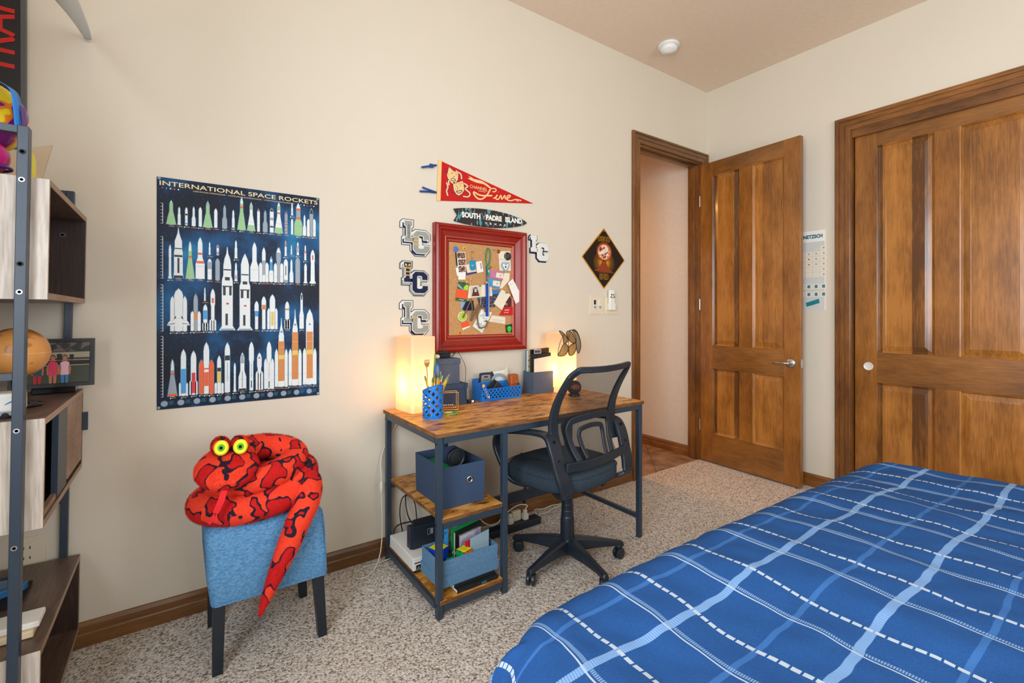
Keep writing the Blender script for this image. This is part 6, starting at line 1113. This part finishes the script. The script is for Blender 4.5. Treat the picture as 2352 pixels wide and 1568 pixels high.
def bn2(i):
    a, c = op[max(0, i-1)], op[min(len(op)-1, i+1)]; t = (c-a).normalized(); return t.cross(Vector((0, 1, 0)))
obj('back_frame', G().strip(op, bn2, bwid, .018, 'black_plastic'), bevel=.005, seg=2, ang=1.0, **K)
g = G(); nx, nz = 24, 30; zz0, zz1 = .545, .972
vs = [bpt(lerp(-1, 1, i/nx)*(bw(lerp(zz0, zz1, j/nz))-.006 if lerp(zz0, zz1, j/nz) > .60 else .195), lerp(zz0, zz1, j/nz), .006) for j in range(nz+1) for i in range(nx+1)]
g.add(vs, [(j*(nx+1)+i, j*(nx+1)+i+1, (j+1)*(nx+1)+i+1, (j+1)*(nx+1)+i) for j in range(nz) for i in range(nx)], 'chair_net'); obj('back_net', g, smooth=True, **K)
# lumbar plate: crossbar and two nested arches
def archp(hw_, z0, z1, r): return [bpt(-hw_*.80, z0, -.012), bpt(-hw_*.92, lerp(z0, z1, .35), -.012), bpt(-hw_, lerp(z0, z1, .72), -.012), bpt(-hw_*.95, lerp(z0, z1, .90), -.012), bpt(-hw_*.78, z1, -.012), bpt(0, z1+.008, -.012), bpt(hw_*.78, z1, -.012), bpt(hw_*.95, lerp(z0, z1, .90), -.012), bpt(hw_, lerp(z0, z1, .72), -.012), bpt(hw_*.92, lerp(z0, z1, .35), -.012), bpt(hw_*.80, z0, -.012)]
for hw_, z0_, z1_, w_ in ((.152, .560, .738, .030), (.088, .566, .694, .022)):
    pp = smooth_path(archp(hw_, z0_, z1_, .05), 4)
    def nn(i, pp=pp): a, c = pp[max(0, i-1)], pp[min(len(pp)-1, i+1)]; return (c-a).normalized().cross(Vector((0, 1, 0)))
    obj('lumbar_arch', G().strip(pp, nn, w_, .010, 'black_plastic'), bevel=.003, ang=1.0, **K)
g = G(); g.strip([Vector((-.222, -.182, .556)), Vector((-.12, -.190, .548)), Vector((0, -.194, .546)), Vector((.12, -.190, .548)), Vector((.222, -.182, .556))], (0, 0, 1), .040, .014, 'black_plastic'); obj('lower_crossbar', g, bevel=.004, **K)
# ------------------------------------------------------------------ stool with denim slipcover
st = thing('stool', 'low stool with a blue denim slipcover and dark square legs', 'stool', (.27, 2.04, 0))
def sq(x, y, h): return [Vector((x+dx*h, y+dy*h, 0)) for dx, dy in ((-1, -1), (1, -1), (1, 1), (-1, 1))]
for (x, y, xt, yt) in ((.108, 1.890, .114, 1.896), (.447, 1.890, .426, 1.896), (.108, 2.196, .114, 2.190), (.440, 2.196, .422, 2.190)):
    rings = [[p+Vector((0, 0, 0)) for p in sq(x, y, .0155)], [p+Vector((0, 0, .33)) for p in sq(xt, yt, .020)]]; obj('leg', G().ring(rings, 'leg_black'), parent=st, bevel=.0015)
def rr3(x0, x1, y0, y1, r, z, wob=0): 
    pl = rrect(x1-x0, y1-y0, r, 5); return [Vector(((x0+x1)/2+x+wob*math.sin(x*60+z*30), (y0+y1)/2+y+wob*math.cos(y*50), z)) for x, y in pl]
rings = [rr3(.088, .464, 1.862, 2.220, .02, .238, .002), rr3(.086, .463, 1.861, 2.221, .02, .242, .002), rr3(.078, .460, 1.864, 2.222, .025, .33, .002), rr3(.070, .456, 1.868, 2.222, .03, .43, .003), rr3(.070, .452, 1.872, 2.220, .035, .468, .002), rr3(.082, .440, 1.884, 2.208, .04, .487, .001), rr3(.11, .41, 1.91, 2.18, .05, .495), rr3(.22, .32, 2.0, 2.08, .05, .498)]
obj('slipcover', G().ring(rings, 'denim', cap=False).add(rr3(.22, .32, 2.0, 2.08, .05, .498), [tuple(range(24))], 'denim'), parent=st, smooth=True)
g = G(); hp = [p+Vector((0, 0, .012)) for p in rr3(.0855, .4645, 1.8595, 2.2225, .02, .238, .002)]; g.tube(hp, .0010, 'denim', 5, closed=True); obj('hem_seam', g, parent=st)
for xs_ in ((.0905, .1005), (.452, .447)): g = G(); g.tube([(xs_[1]-.008 if xs_[0] < .2 else xs_[1]+.008, 1.8655, .245), (xs_[0], 1.869, .44), (xs_[0]+(.01 if xs_[0] < .2 else -.008), 1.883, .482)], .0015, 'denim', 5); obj('corner_seam', g, parent=st)
# ------------------------------------------------------------------ plush snake coiled on the stool
sn = thing('plush_snake', 'large coiled red and black plush snake with yellow eyes lying on the stool', 'plush toy', (.26, 2.03, .5))
cx_, cy_ = .235, 2.02
def co(a, rx, ry, z, dx=0, dy=0): a = math.radians(a); return Vector((cx_+dx+rx*math.cos(a), cy_+dy+ry*math.sin(a), z))
path = []; rad = []
tail = [(PY(597, 1414, 1.800), .004), (PY(612, 1372, 1.805), .016), (PY(634, 1318, 1.808), .027), (PY(660, 1258, 1.812), .035), (PY(684, 1200, 1.822), .041), (PY(704, 1150, 1.856), .046), (PY(706, 1108, 1.930), .048), (PY(680, 1085, 2.05), .050)]
for p, r_ in tail: path.append(p); rad.append(r_)
for a, rx, ry, z, r_ in ((60, .150, .10, .585, .052), (110, .16, .11, .56, .054), (160, .165, .12, .542, .050), (200, .168, .125, .538, .049), (235, .165, .140, .538, .049), (270, .160, .145, .544, .049), (305, .165, .140, .560, .049), (340, .170, .12, .600, .056), (380, .155, .11, .606, .054),
                         (420, .14, .10, .612, .052), (465, .13, .09, .610, .052), (510, .14, .09, .606, .050), (550, .145, .095, .614, .046), (590, .148, .112, .622, .046), (625, .148, .118, .632, .046), (660, .14, .106, .646, .046), (700, .125, .085, .664, .047), (740, .105, .07, .684, .048), (790, .08, .06, .702, .048), (850, .07, .05, .706, .048), (905, .06, .04, .700, .047)): path.append(co(a, rx, ry, z, .02 if a > 360 else 0, 0)); rad.append(r_)
path += [Vector((.175, 1.99, .704)), Vector((.150, 1.950, .694))]; rad += [.050, .048]
sp_ = smooth_path(path, 4); rr_ = []
for i in range(len(path)-1):
    for j in range(4): rr_.append(lerp(rad[i], rad[i+1], j/4)*(1+.03*math.sin(i*2.3+j)))
rr_.append(rad[-1])
gb = G(); gb.tube(sp_, rr_, 'snake_plush', 20)
o = obj('body', gb, parent=sn, smooth=True)
def fur(ob, count, ln):
    md = ob.modifiers.new('fur', 'PARTICLE_SYSTEM'); ps = md.particle_system.settings; ps.type = 'HAIR'; ps.count = count; ps.hair_length = ln; ps.hair_step = 3; ps.render_step = 2; ps.display_step = 2
    ps.root_radius = 1.0; ps.tip_radius = .3; ps.radius_scale = .0007; ps.material = 1; ps.brownian_factor = ln*.35; ps.tangent_factor = ln*.25
fur(o, 52000, .0036)
# head: broad flattened snout facing the viewer
hc = Vector((.138, 1.905, .690)); rings = []
hd = Vector((-.18, -1, -.30)).normalized(); hu = Vector((0, 0, 1)); hs = hd.cross(hu).normalized(); hu = hs.cross(hd)
for t_, rx, rz, dz in ((-.085, .050, .036, .01), (-.05, .082, .042, .006), (-.01, .098, .046, .0), (.03, .094, .042, -.006), (.06, .074, .034, -.012), (.08, .046, .022, -.016), (.088, .014, .010, -.018)):
    rings.append([hc+hd*t_+hs*rx*math.cos(2*PI*k/24)+hu*(rz*math.sin(2*PI*k/24)+dz) for k in range(24)])
fur(obj('head', G().ring(rings, 'snake_plush'), parent=sn, smooth=True), 11000, .0034)
g = G(); mp_ = [hc+hd*t_+hs*x+hu*z for x, z, t_ in ((-.072, -.012, .02), (-.052, -.022, .058), (-.02, -.026, .082), (.018, -.026, .083), (.05, -.020, .060), (.072, -.010, .02))]; g.tube(smooth_path(mp_, 4), .003, 'black_matte', 6); obj('mouth_line', g, parent=sn, smooth=True)
tp = hc+hd*.084+hu*-.030; g = G(); g.strip([tp, tp+Vector((-.010, -.012, -.030)), tp+Vector((-.026, -.012, -.068))], (1, 0, .3), lambda i: (.018, .020, .018)[i], .003, 'tongue'); q_ = tp+Vector((-.026, -.012, -.066))
for dx in (-.012, .008): g.strip([q_, q_+Vector((dx-.006, .002, -.034))], (1, 0, 0), .008, .003, 'tongue')
obj('tongue', g, parent=sn)
for sx, (eu, ev) in ((-1, (508, 1028)), (1, (552, 1025))):
    e = PY(eu, ev, 1.885); g = G(); g.sph(e+Vector((0, .022, .001)), .029, 'snake_plush', 16, (1.0, .85, 1.12)); fur(obj('eye_bump', g, parent=sn, smooth=True), 2600, .0034)
    g = G(); dv = (Vector((0, 0, CH))-e).normalized(); ax_ = dv.cross(Vector((0, 0, 1))).normalized(); uz = ax_.cross(dv)
    def disc3(c, r, dd, m, thk=.004): 
        ring_ = [c+ax_*r*.88*math.cos(2*PI*k/24)+uz*r*math.sin(2*PI*k/24) for k in range(24)]; r2 = [p+dv*thk for p in [c+(p-c)*.8 for p in ring_]]; g.ring([ring_, r2], m)
    e = e+Vector((0, -.004, 0)); dv = Vector((-.12, -1, .12)).normalized(); ax_ = dv.cross(Vector((0, 0, 1))).normalized(); uz = ax_.cross(dv)
    disc3(e+dv*-.002, .0255, 0, 'eye_yellow', .006); ey = obj('eye', g, parent=sn, smooth=False); g = G(); disc3(e+dv*.004+uz*.001, .0125, 0, 'eye_green', .003); disc3(e+dv*.007+uz*.001, .006, 0, 'black_gloss', .002); obj('iris', g, parent=ey)
# ------------------------------------------------------------------ shelf unit at the left
su = thing('shelf_unit', 'navy metal ladder shelf with grey-brown wooden boxes at the left wall', 'shelf', (-.44, 2.0, 0))
def lean(z): return .0145*(z-.95)
def sbox(x0, x1, y0, y1, z0, z1, m): 
    g = G(); vs = [(x+lean(z), y, z) for z in (z0, z1) for y in (y0, y1) for x in (x0, x1)]; g.add(vs, [(0, 2, 3, 1), (4, 5, 7, 6), (0, 1, 5, 4), (2, 6, 7, 3), (0, 4, 6, 2), (1, 3, 7, 5)], m); return g
FX = -.283; BK_ = -.60; tb = .017
for z0, z1, nm in ((1.258, 1.570, 'top'), (.667, .950, 'mid'), (.075, .352, 'low')):
    for part, gg, mm in (('box_top', sbox(BK_, FX, 1.700, 2.300, z1-tb, z1, 'walnut'), 0), ('box_bottom', sbox(BK_, FX, 1.700, 2.300, z0, z0+tb, 'walnut'), 0), ('box_end', sbox(BK_, FX, 2.300-tb, 2.300, z0+tb, z1-tb, 'walnut_z'), 0), ('box_end', sbox(BK_, FX-.0005, 1.700+.0005, 1.700+tb, z0+tb, z1-tb, 'walnut_z'), 0), ('box_back', sbox(BK_, BK_+.006, 1.717, 2.283, z0+tb, z1-tb, 'walnut_z'), 0)): obj(part, gg, parent=su)
    obj('end_sheen', sbox(BK_, FX, 1.6985, 1.700, z0, z1, 'walnut_end_sheen'), parent=su)  # thin pale face carrying the painted sheen over the walnut end
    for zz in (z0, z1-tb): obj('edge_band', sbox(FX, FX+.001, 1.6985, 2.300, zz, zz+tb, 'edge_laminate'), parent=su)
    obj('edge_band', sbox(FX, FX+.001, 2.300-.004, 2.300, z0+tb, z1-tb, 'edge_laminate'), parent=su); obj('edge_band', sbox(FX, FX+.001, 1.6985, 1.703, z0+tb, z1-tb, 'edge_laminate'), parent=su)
for ya_, yb_, zt_ in ((1.667, 1.6985, 1.690), (2.301, 2.325, 1.662)):
    for xp in (-.338, -.585): obj('upright', sbox(xp, xp+.021, ya_, yb_, 0, zt_, 'navy_metal'), parent=su, bevel=.0015)
    for zz in (zt_-.018, 1.055-.0, .545): obj('crossbar', sbox(-.564, -.338, ya_+.004, yb_-.004, zz, zz+.018, 'navy_metal'), parent=su, bevel=.001)
for zz in (1.625, 1.555, 1.345, 1.275, .93, .64, .30): g = G(); g.lathe([(.0062, 0), (.0062, -.0015), (.0035, -.0015), (.003, 0), (.0005, 0)], (-.328+lean(zz), 1.667, zz), 'satin_metal' if zz not in (1.625, 1.345) else 'black_matte', 14, ax='y'); obj('bolt', g, parent=su)
g = G(); g.lathe([(.009, 0), (.009, -.002), (.004, -.002), (.0035, 0), (.0005, 0)], (-.335, 2.2825, 1.50), 'chrome', 14, ax='y'); obj('bolt', g, parent=su)
# sliding door of the middle box: navy frame with a reeded panel and a tab handle
g = sbox(FX-.016, FX-.001, 1.885, 2.018, .687, .930, 'navy_metal'); dr = obj('sliding_door', g, parent=su, bevel=.001)
g = G(); 
for k in range(23):
    y = 2.020+k*.0118; g.v += []; gg = sbox(FX-.010, FX-.001+(.002 if k % 2 else 0), y, y+.0085, .700, .935, 'edge_laminate'); g.add(gg.v, gg.f, 'edge_laminate')
gg = sbox(FX-.014, FX-.010, 2.018, 2.292, .690, .935, 'walnut_z'); g.add(gg.v, gg.f, 'walnut_z')
obj('reeded_panel', g, parent=dr)
obj('tab_handle', sbox(FX+.0005, FX+.016, 2.292, 2.296, .80, .865, 'navy_metal'), parent=dr)
obj('lower_track', sbox(FX-.016, FX-.004, 1.72, 1.93, .684, .700, 'edge_laminate'), parent=su)
# globe
gc = Vector((-.385, 1.955, 1.107)); t = thing('globe', 'antique tan desk globe on the middle shelf', 'globe', (gc.x, gc.y, .951))
obj('sphere', G().sph(gc, .073, 'globe_map', 28), parent=t, smooth=True)
g = G(); g.tube([gc+Vector((.0745*math.sin(a)*.3, .0, 0))+Vector((.0745*math.cos(a)*.95, 0, .0745*math.sin(a))) for a in [math.radians(q) for q in range(-130, -8, 12)]], .0022, 'brass', 6); obj('meridian_arm', g, parent=t, smooth=True)
obj('pole_cap', G().lathe([(.012, 0), (.010, .005), (.001, .006)], gc+Vector((.006, 0, .073)), 'black_matte', 14), parent=t, smooth=True)
obj('stand', G().lathe([(.055, 0), (.055, .006), (.03, .012), (.012, .018), (.010, .035), (.014, .084), (.001, .086)], (gc.x, gc.y, .951), 'black_gloss', 24), parent=t, smooth=True)
obj('equator_line', G().tube([gc+Vector((.0733*math.cos(a), .0733*math.sin(a), 0)) for a in [2*PI*k/40 for k in range(40)]], .0007, 'title_gold', 5, closed=True), parent=t)
# framed photo behind the globe
fp = thing('framed_picture', 'black framed photo of three children in front of a train car beside the globe', 'picture frame', (-.335, 2.20, .951)); fyy = 2.205
fx0_, fx1_, fz0_, fz1_ = -.455, -.242, .972, 1.135
def fp_(x, z, d=0): return Vector((x, fyy-d+(z-.97)*.10, z))
rings = []
for d_, hh_ in ((0, -.010), (0, .004), (.012, .004), (.013, .001)): rings.append([fp_(fx0_+d_, fz0_+d_, hh_), fp_(fx1_-d_, fz0_+d_, hh_), fp_(fx1_-d_, fz1_-d_, hh_), fp_(fx0_+d_, fz1_-d_, hh_)])
obj('frame', G().ring(rings, 'frame_black', cap=False).add(rings[0], [(3, 2, 1, 0)], 'frame_black'), parent=fp)
g = G(); 
def fpoly(pts, m, d): 
    P_ = [fp_(x, z, d) for x, z in ccw(pts)]; g.add(P_, [tuple(range(len(P_)))], m)
X_ = lambda u: lerp(fx0_+.013, fx1_-.013, u); Z_ = lambda v: lerp(fz0_+.013, fz1_-.013, v)
fr_ = lambda u0, u1, v0, v1, m, d: fpoly([(X_(u0), Z_(v0)), (X_(u1), Z_(v0)), (X_(u1), Z_(v1)), (X_(u0), Z_(v1))], m, d)
fr_(0, 1, 0, 1, 'photo_green', .0012); fr_(0, 1, .62, .76, 'photo_cream', .0015); fr_(0, 1, .44, .56, 'ink', .0015); fr_(0, 1, .555, .565, 'title_gold', .0017); fr_(0, 1, .43, .44, 'title_gold', .0017); fr_(0, 1, .76, 1, 'stone_print', .0015) if False else fr_(0, 1, .78, 1, 'hat_camo', .0015); fr_(.55, .62, .52, .72, 'ink', .0017); fr_(.72, .78, .55, .7, 'ink', .0017)
def el_(u, v, a_, b2, m, d): c = (X_(u), Z_(v)); fpoly([(c[0]+a_*math.cos(k*PI/7), c[1]+b2*math.sin(k*PI/7)) for k in range(14)], m, d)
for u, mm, leg_ in ((.30, 'teal_cloth', 'red_cloth'), (.50, 'shirt_pink', 'skin'), (.66, 'shirt_white', 'jeans')):
    for s_ in (-1, 1): fpoly([(X_(u+s_*.012), Z_(0)), (X_(u+s_*.045), Z_(0)), (X_(u+s_*.055), Z_(.24)), (X_(u+s_*.004), Z_(.24))], leg_, .0020); fpoly([(X_(u+s_*.055), Z_(.5)), (X_(u+s_*.085), Z_(.36)), (X_(u+s_*.075), Z_(.20)), (X_(u+s_*.055), Z_(.22))], 'skin', .0021)
    fpoly([(X_(u-.055), Z_(.2)), (X_(u+.055), Z_(.2)), (X_(u+.05), Z_(.4)), (X_(u+.062), Z_(.5)), (X_(u+.02), Z_(.54)), (X_(u-.02), Z_(.54)), (X_(u-.062), Z_(.5)), (X_(u-.05), Z_(.4))], mm, .0023); el_(u, .63, .0072, .0105, 'hair_brown', .0024); el_(u, .61, .0056, .0080, 'skin', .0026)
obj('printed_photo', g, parent=fp); 
obj('easel_foot', G().box(-.40, -.29, 2.20, 2.26, .951, .972, 'black_gloss'), parent=fp, bevel=.003)
# camper toy
t = thing('toy_camper', 'white toy camper van with blue swooshes on the middle shelf front', 'toy vehicle', (-.42, 1.76, .951))
obj('body', G().box(-.505, -.333, 1.742, 1.800, .966, 1.016, 'white_plastic'), parent=t, bevel=.007, seg=3); obj('undercarriage', G().box(-.495, -.338, 1.748, 1.795, .957, .967, 'pr_grey'), parent=t, bevel=.002)
for x in (-.46, -.365): g = G(); g.lathe([(.0070, 0), (.0070, -.006), (.001, -.007)], (x, 1.752, .9585), 'black_matte', 16, ax='y'); obj('wheel', g, parent=t, smooth=False)
g = G(); g.prism([(-.366, .985), (-.350, .993), (-.342, 1.004), (-.352, .996), (-.362, .990)], (0, 1.7418, 0), UX, UZ, .0004, 'jeans'); g.prism([(-.50, .980), (-.375, .982), (-.372, .984), (-.50, .983)], (0, 1.7418, 0), UX, UZ, .0004, 'pen_blue'); obj('blue_stripes', g, parent=t)
for x in (-.405, -.425): obj('window', G().box(x, x+.008, 1.7412, 1.7425, .994, 1.001, 'black_matte'), parent=t)
# low shelf: white block toy, dark book and small tan thing
t = thing('block_toy', 'cream wooden train block on the low shelf', 'toy', (-.35, 1.80, .353)); obj('lower_block', G().box(-.44, -.318, 1.775, 1.84, .354, .372, 'birch'), parent=t, bevel=.003); obj('upper_block', G().box(-.43, -.308, 1.785, 1.865, .373, .390, 'white_paper'), parent=t, bevel=.004)
tag(obj('magazine', G().box(-.52, -.385, 1.99, 2.14, .3535, .362, 'black_matte')), 'dark magazine lying at the back of the low shelf', 'magazine')
tag(obj('toy_plane', G().prism([(-.46, 2.03), (-.39, 2.07), (-.385, 2.09), (-.42, 2.085), (-.46, 2.10)], (0, 0, .363), (1, 0, 0), (0, 1, 0), .022, 'toy_blue'), bevel=.003), 'small blue toy on the dark magazine', 'toy')
tag(obj('wooden_tag', G().box(-.345, -.30, 1.83, 1.865, .0925, .14, 'birch'), bevel=.003), 'small tan wooden piece inside the lowest shelf box', 'toy')
# things on top of the unit
zt = 1.571
y_ = 2.17; pts = [(p.x, p.z) for p in (PY(20, 348, y_), PY(122, 335, y_), PY(98, 412, y_), PY(90, 440, y_), PY(20, 440, y_))]; pts[3] = (pts[3][0], 1.5705); pts[4] = (pts[4][0], 1.5705)
tag(obj('birch_plaque', G().prism(pts[::-1], (0, y_, 0), UX, UZ, .012, 'star_wood'), bevel=.001), 'pale wooden panel with a pointed upper corner standing on the shelf top', 'decoration')
gb2 = G(); gb2.sph((-.425, 1.80, 1.735), .095, 'balloon_print', 24, (1, .8, 1.02)); tag(obj('printed_balloon', gb2, smooth=True), 'yellow, purple and orange printed balloon on top of the shelf', 'balloon')
tag(obj('lime_ball', G().sph((-.43, 1.70, 1.76), .055, 'lime', 20, (1, .6, 1.25)), smooth=True), 'glossy lime green ball at the far left on the shelf', 'ball')
g = G(); g.strip(smooth_path([(-.41, 1.735, 1.835), (-.375, 1.730, 1.812), (-.345, 1.728, 1.79), (-.338, 1.728, 1.74), (-.336, 1.732, 1.69)], 4), (.35, .94, 0), .030, .0012, 'ribbon_blue'); tag(obj('ribbon', g, smooth=True), 'shiny blue ribbon draped over the printed balloon', 'ribbon')
tag(obj('purple_ribbon', G().strip([(-.333, 1.745, 1.76), (-.328, 1.742, 1.72), (-.326, 1.740, 1.68)], (.3, .95, 0), .018, .001, 'purple')), 'short purple ribbon tail beside the blue ribbon', 'ribbon')
t = thing('toy_helmet', 'glossy magenta and purple toy helmet under the balloons behind the ladder frame', 'toy helmet', (-.41, 1.76, zt)); obj('shell', G().sph((-.42, 1.775, 1.628), .06, 'magenta', 24, (1, .8, .85)), parent=t, smooth=True); obj('rim', G().tube([Vector((-.42+.061*math.cos(a), 1.775+.049*math.sin(a), 1.600)) for a in [2*PI*k/28 for k in range(28)]], .004, 'purple', 6, closed=True), parent=t, smooth=True)
tag(obj('sticky_note_pad', G().box(-.355, -.292, 1.96, 2.02, 1.5725, 1.582, 'lime'), bevel=.002), 'flat yellow-green packet at the shelf top edge', 'packet')
tag(obj('yellow_card', G().prism([(1.88, 1.572), (1.92, 1.572), (1.92, 1.66), (1.89, 1.68)], (-.340, 0, 0), (0, 1, 0), UZ, .002, 'eye_yellow')), 'narrow yellow card standing on the shelf top behind the frame post', 'card')
# black banner with red letters beyond the shelf
t = thing('framed_banner', 'tall black banner with upright red lettering hanging in the left corner', 'banner', (-.55, YA, 1.76)); bx1 = -.432
obj('panel', G().box(-.66, bx1-.014, YA-.016, YA-.002, 1.79, 2.95, 'frame_black'), parent=t); obj('grey_edge', G().box(bx1-.014, bx1, YA-.022, YA-.002, 1.79, 2.95, 'dark_grey'), parent=t, bevel=.002); g = G(); g.text('TRAPPER', (-.505, YA-.017, 2.035), Vector((0, 0, 1)), Vector((-1, 0, 0)), .105, 'banner_red', xs=.78, outline=.015, align='LEFT')
obj('lettering', g, parent=t)
# curtain rod
t = thing('curtain_rod', 'silver grey curtain rod ending in a pale tip at the upper left of the wall', 'curtain rod', (-.30, 2.0, 2.2)); a = PY(206, 97, YA-.003); pts = [PY(206, 96, YA-.004), PY(200, 84, YA-.03), PY(190, 62, YA-.12), PY(172, 30, YA-.33), PY(150, -5, YA-.55), PY(118, -60, YA-.80), PY(75, -130, YA-1.0), Vector((-.58, 1.08, 2.62)), Vector((-.645, .80, 2.66)), Vector((-.65, .2, 2.66)), Vector((-.65, -1.55, 2.66))]
sm = smooth_path(pts, 4); n_ = len(sm); obj('rod', G().tube(sm[3:], [lerp(.0105, .036, min(1, i/19)) if i < 20 else .030 for i in range(n_-3)], 'silver_rod', 14, flat=.7), parent=t, smooth=True); obj('end_tip', G().tube(sm[:4], [.001, .005, .009, .013], 'white_plastic', 12, flat=.7), parent=t, smooth=True)
# outlet behind the shelf
x0, z1 = -.475, .445; t = thing('wall_outlet', 'cream wall outlet seen between the shelf boxes', 'outlet', (x0+.045, YA, .325)); obj('cover_plate', G().box(x0, -.386, YA-.006, YA, .325, .440, 'cream_plastic'), parent=t, bevel=.003)
obj('receptacle', G().box(x0+.022, -.412, YA-.0085, YA-.006, .345, .420, 'cream_plastic'), parent=t, bevel=.001)
for zq in (.365, .40):
    for xq_ in (-.440, -.424): obj('slot', G().box(xq_-.0015, xq_+.0015, YA-.0092, YA-.0084, zq, zq+.009, 'black_matte'), parent=t)
# ------------------------------------------------------------------ bed
bd = thing('bed', 'bed with a blue plaid comforter in the foreground', 'bed', (1.45, .0, 0))
BXa, BXb, BYa, BYb, BZ = .408, 2.47, -1.25, .805, .622
obj('mattress', G().box(BXa+.06, BXb-.06, BYa+.06, BYb-.06, .30, .56, 'white_paper'), parent=bd, bevel=.04, seg=3)
obj('box_spring', G().box(BXa+.07, BXb-.07, BYa+.07, BYb-.07, .12, .295, 'cream_paper'), parent=bd, bevel=.01)
for x in (BXa+.12, BXb-.12):
    for y in (BYa+.12, BYb-.12): obj('leg', G().box(x-.03, x+.03, y-.03, y+.03, 0, .118, 'leg_black'), parent=bd)
# comforter: laid over the mattress, falling down its sides; parametrised by the cloth's own length so the weave follows the bends
rnd = .10
def wrap_(s, lo, hi):      # distance along cloth -> (coordinate, drop)
    if s < lo+rnd:
        d = lo+rnd-s; q = rnd*PI/2
        if d < q: a = d/rnd; return lo+rnd-rnd*math.sin(a), rnd*(1-math.cos(a))
        return lo-.06*(1-math.exp(-(d-q)*3)), rnd+(d-q)
    if s > hi-rnd:
        d = s-(hi-rnd); q = rnd*PI/2
        if d < q: a = d/rnd; return hi-rnd+rnd*math.sin(a), rnd*(1-math.cos(a))
        return hi+.06*(1-math.exp(-(d-q)*3)), rnd+(d-q)
    return s, 0
from mathutils import noise as NZ
S0, S1, T0, T1 = BXa-.36, BXb+.36, BYa-.36, BYb+.36; NU, NV = 300, 290
vs = []; uvl = []
for j in range(NV+1):
    tt = lerp(T0, T1, j/NV)
    for i in range(NU+1):
        ss = lerp(S0, S1, i/NU)
        # corner rounding of the bed outline
        x, dx_ = wrap_(ss, BXa, BXb); y, dy_ = wrap_(tt, BYa, BYb)
        cr = .27; ex = max(0, (x-(BXb-cr)), ((BXa+cr)-x)); ey = max(0, (y-(BYb-cr)), ((BYa+cr)-y))
        if ex > 0 and ey > 0:
            L_ = math.hypot(ex, ey); k = min(1, (cr+.05)/max(L_, 1e-6)) if L_ > cr else 1
            k = 1-(1-1/max(1, (ex+ey-abs(ex-ey)*.0)/max(L_, 1e-6)))*.75*min(1, min(ex, ey)/cr*1.4)
            x = (BXb-cr+ex*k) if x > (BXa+BXb)/2 else (BXa+cr-ex*k); y = (BYb-cr+ey*k) if y > 0 else (BYa+cr-ey*k)
        drop = max(dx_, dy_)+.35*min(dx_, dy_); z = BZ-drop
        puff = .022*math.exp(-drop*6)*NZ.noise(Vector((ss*2.6, tt*2.2, 1.3)))+.010*NZ.noise(Vector((ss*7, tt*5, 4)))+.004*NZ.noise(Vector((ss*16, tt*14, 2)))
        # quilting dimples along the stripes' crossings
        z += puff; x += .009*NZ.noise(Vector((ss*6, tt*7, 8)))+.003*NZ.noise(Vector((ss*20, tt*20, 8))); y += .009*NZ.noise(Vector((ss*5, tt*4, 9)))+.003*NZ.noise(Vector((ss*22, tt*18, 3)))
        if dy_ > rnd or dx_ > rnd: wv = .014*math.sin((ss if dy_ > dx_ else tt)*21+2*NZ.noise(Vector((ss*2, tt*2, 0)))); y += wv*(dy_ > rnd)*(1 if y > 0 else -1); x += wv*(dx_ > rnd)*(1 if x > 1.4 else -1)
        vs.append(Vector((x, y, max(z, .10)))); uvl.append((ss, tt))
g = G(); g.add(vs, [(j*(NU+1)+i, j*(NU+1)+i+1, (j+1)*(NU+1)+i+1, (j+1)*(NU+1)+i) for j in range(NV) for i in range(NU)], 'plaid_cotton')
cf = obj('comforter', g, parent=bd, smooth=True)
ul = cf.data.uv_layers.new(name='UVMap')
for lp_ in cf.data.loops: ul.data[lp_.index].uv = uvl[lp_.vertex_index]
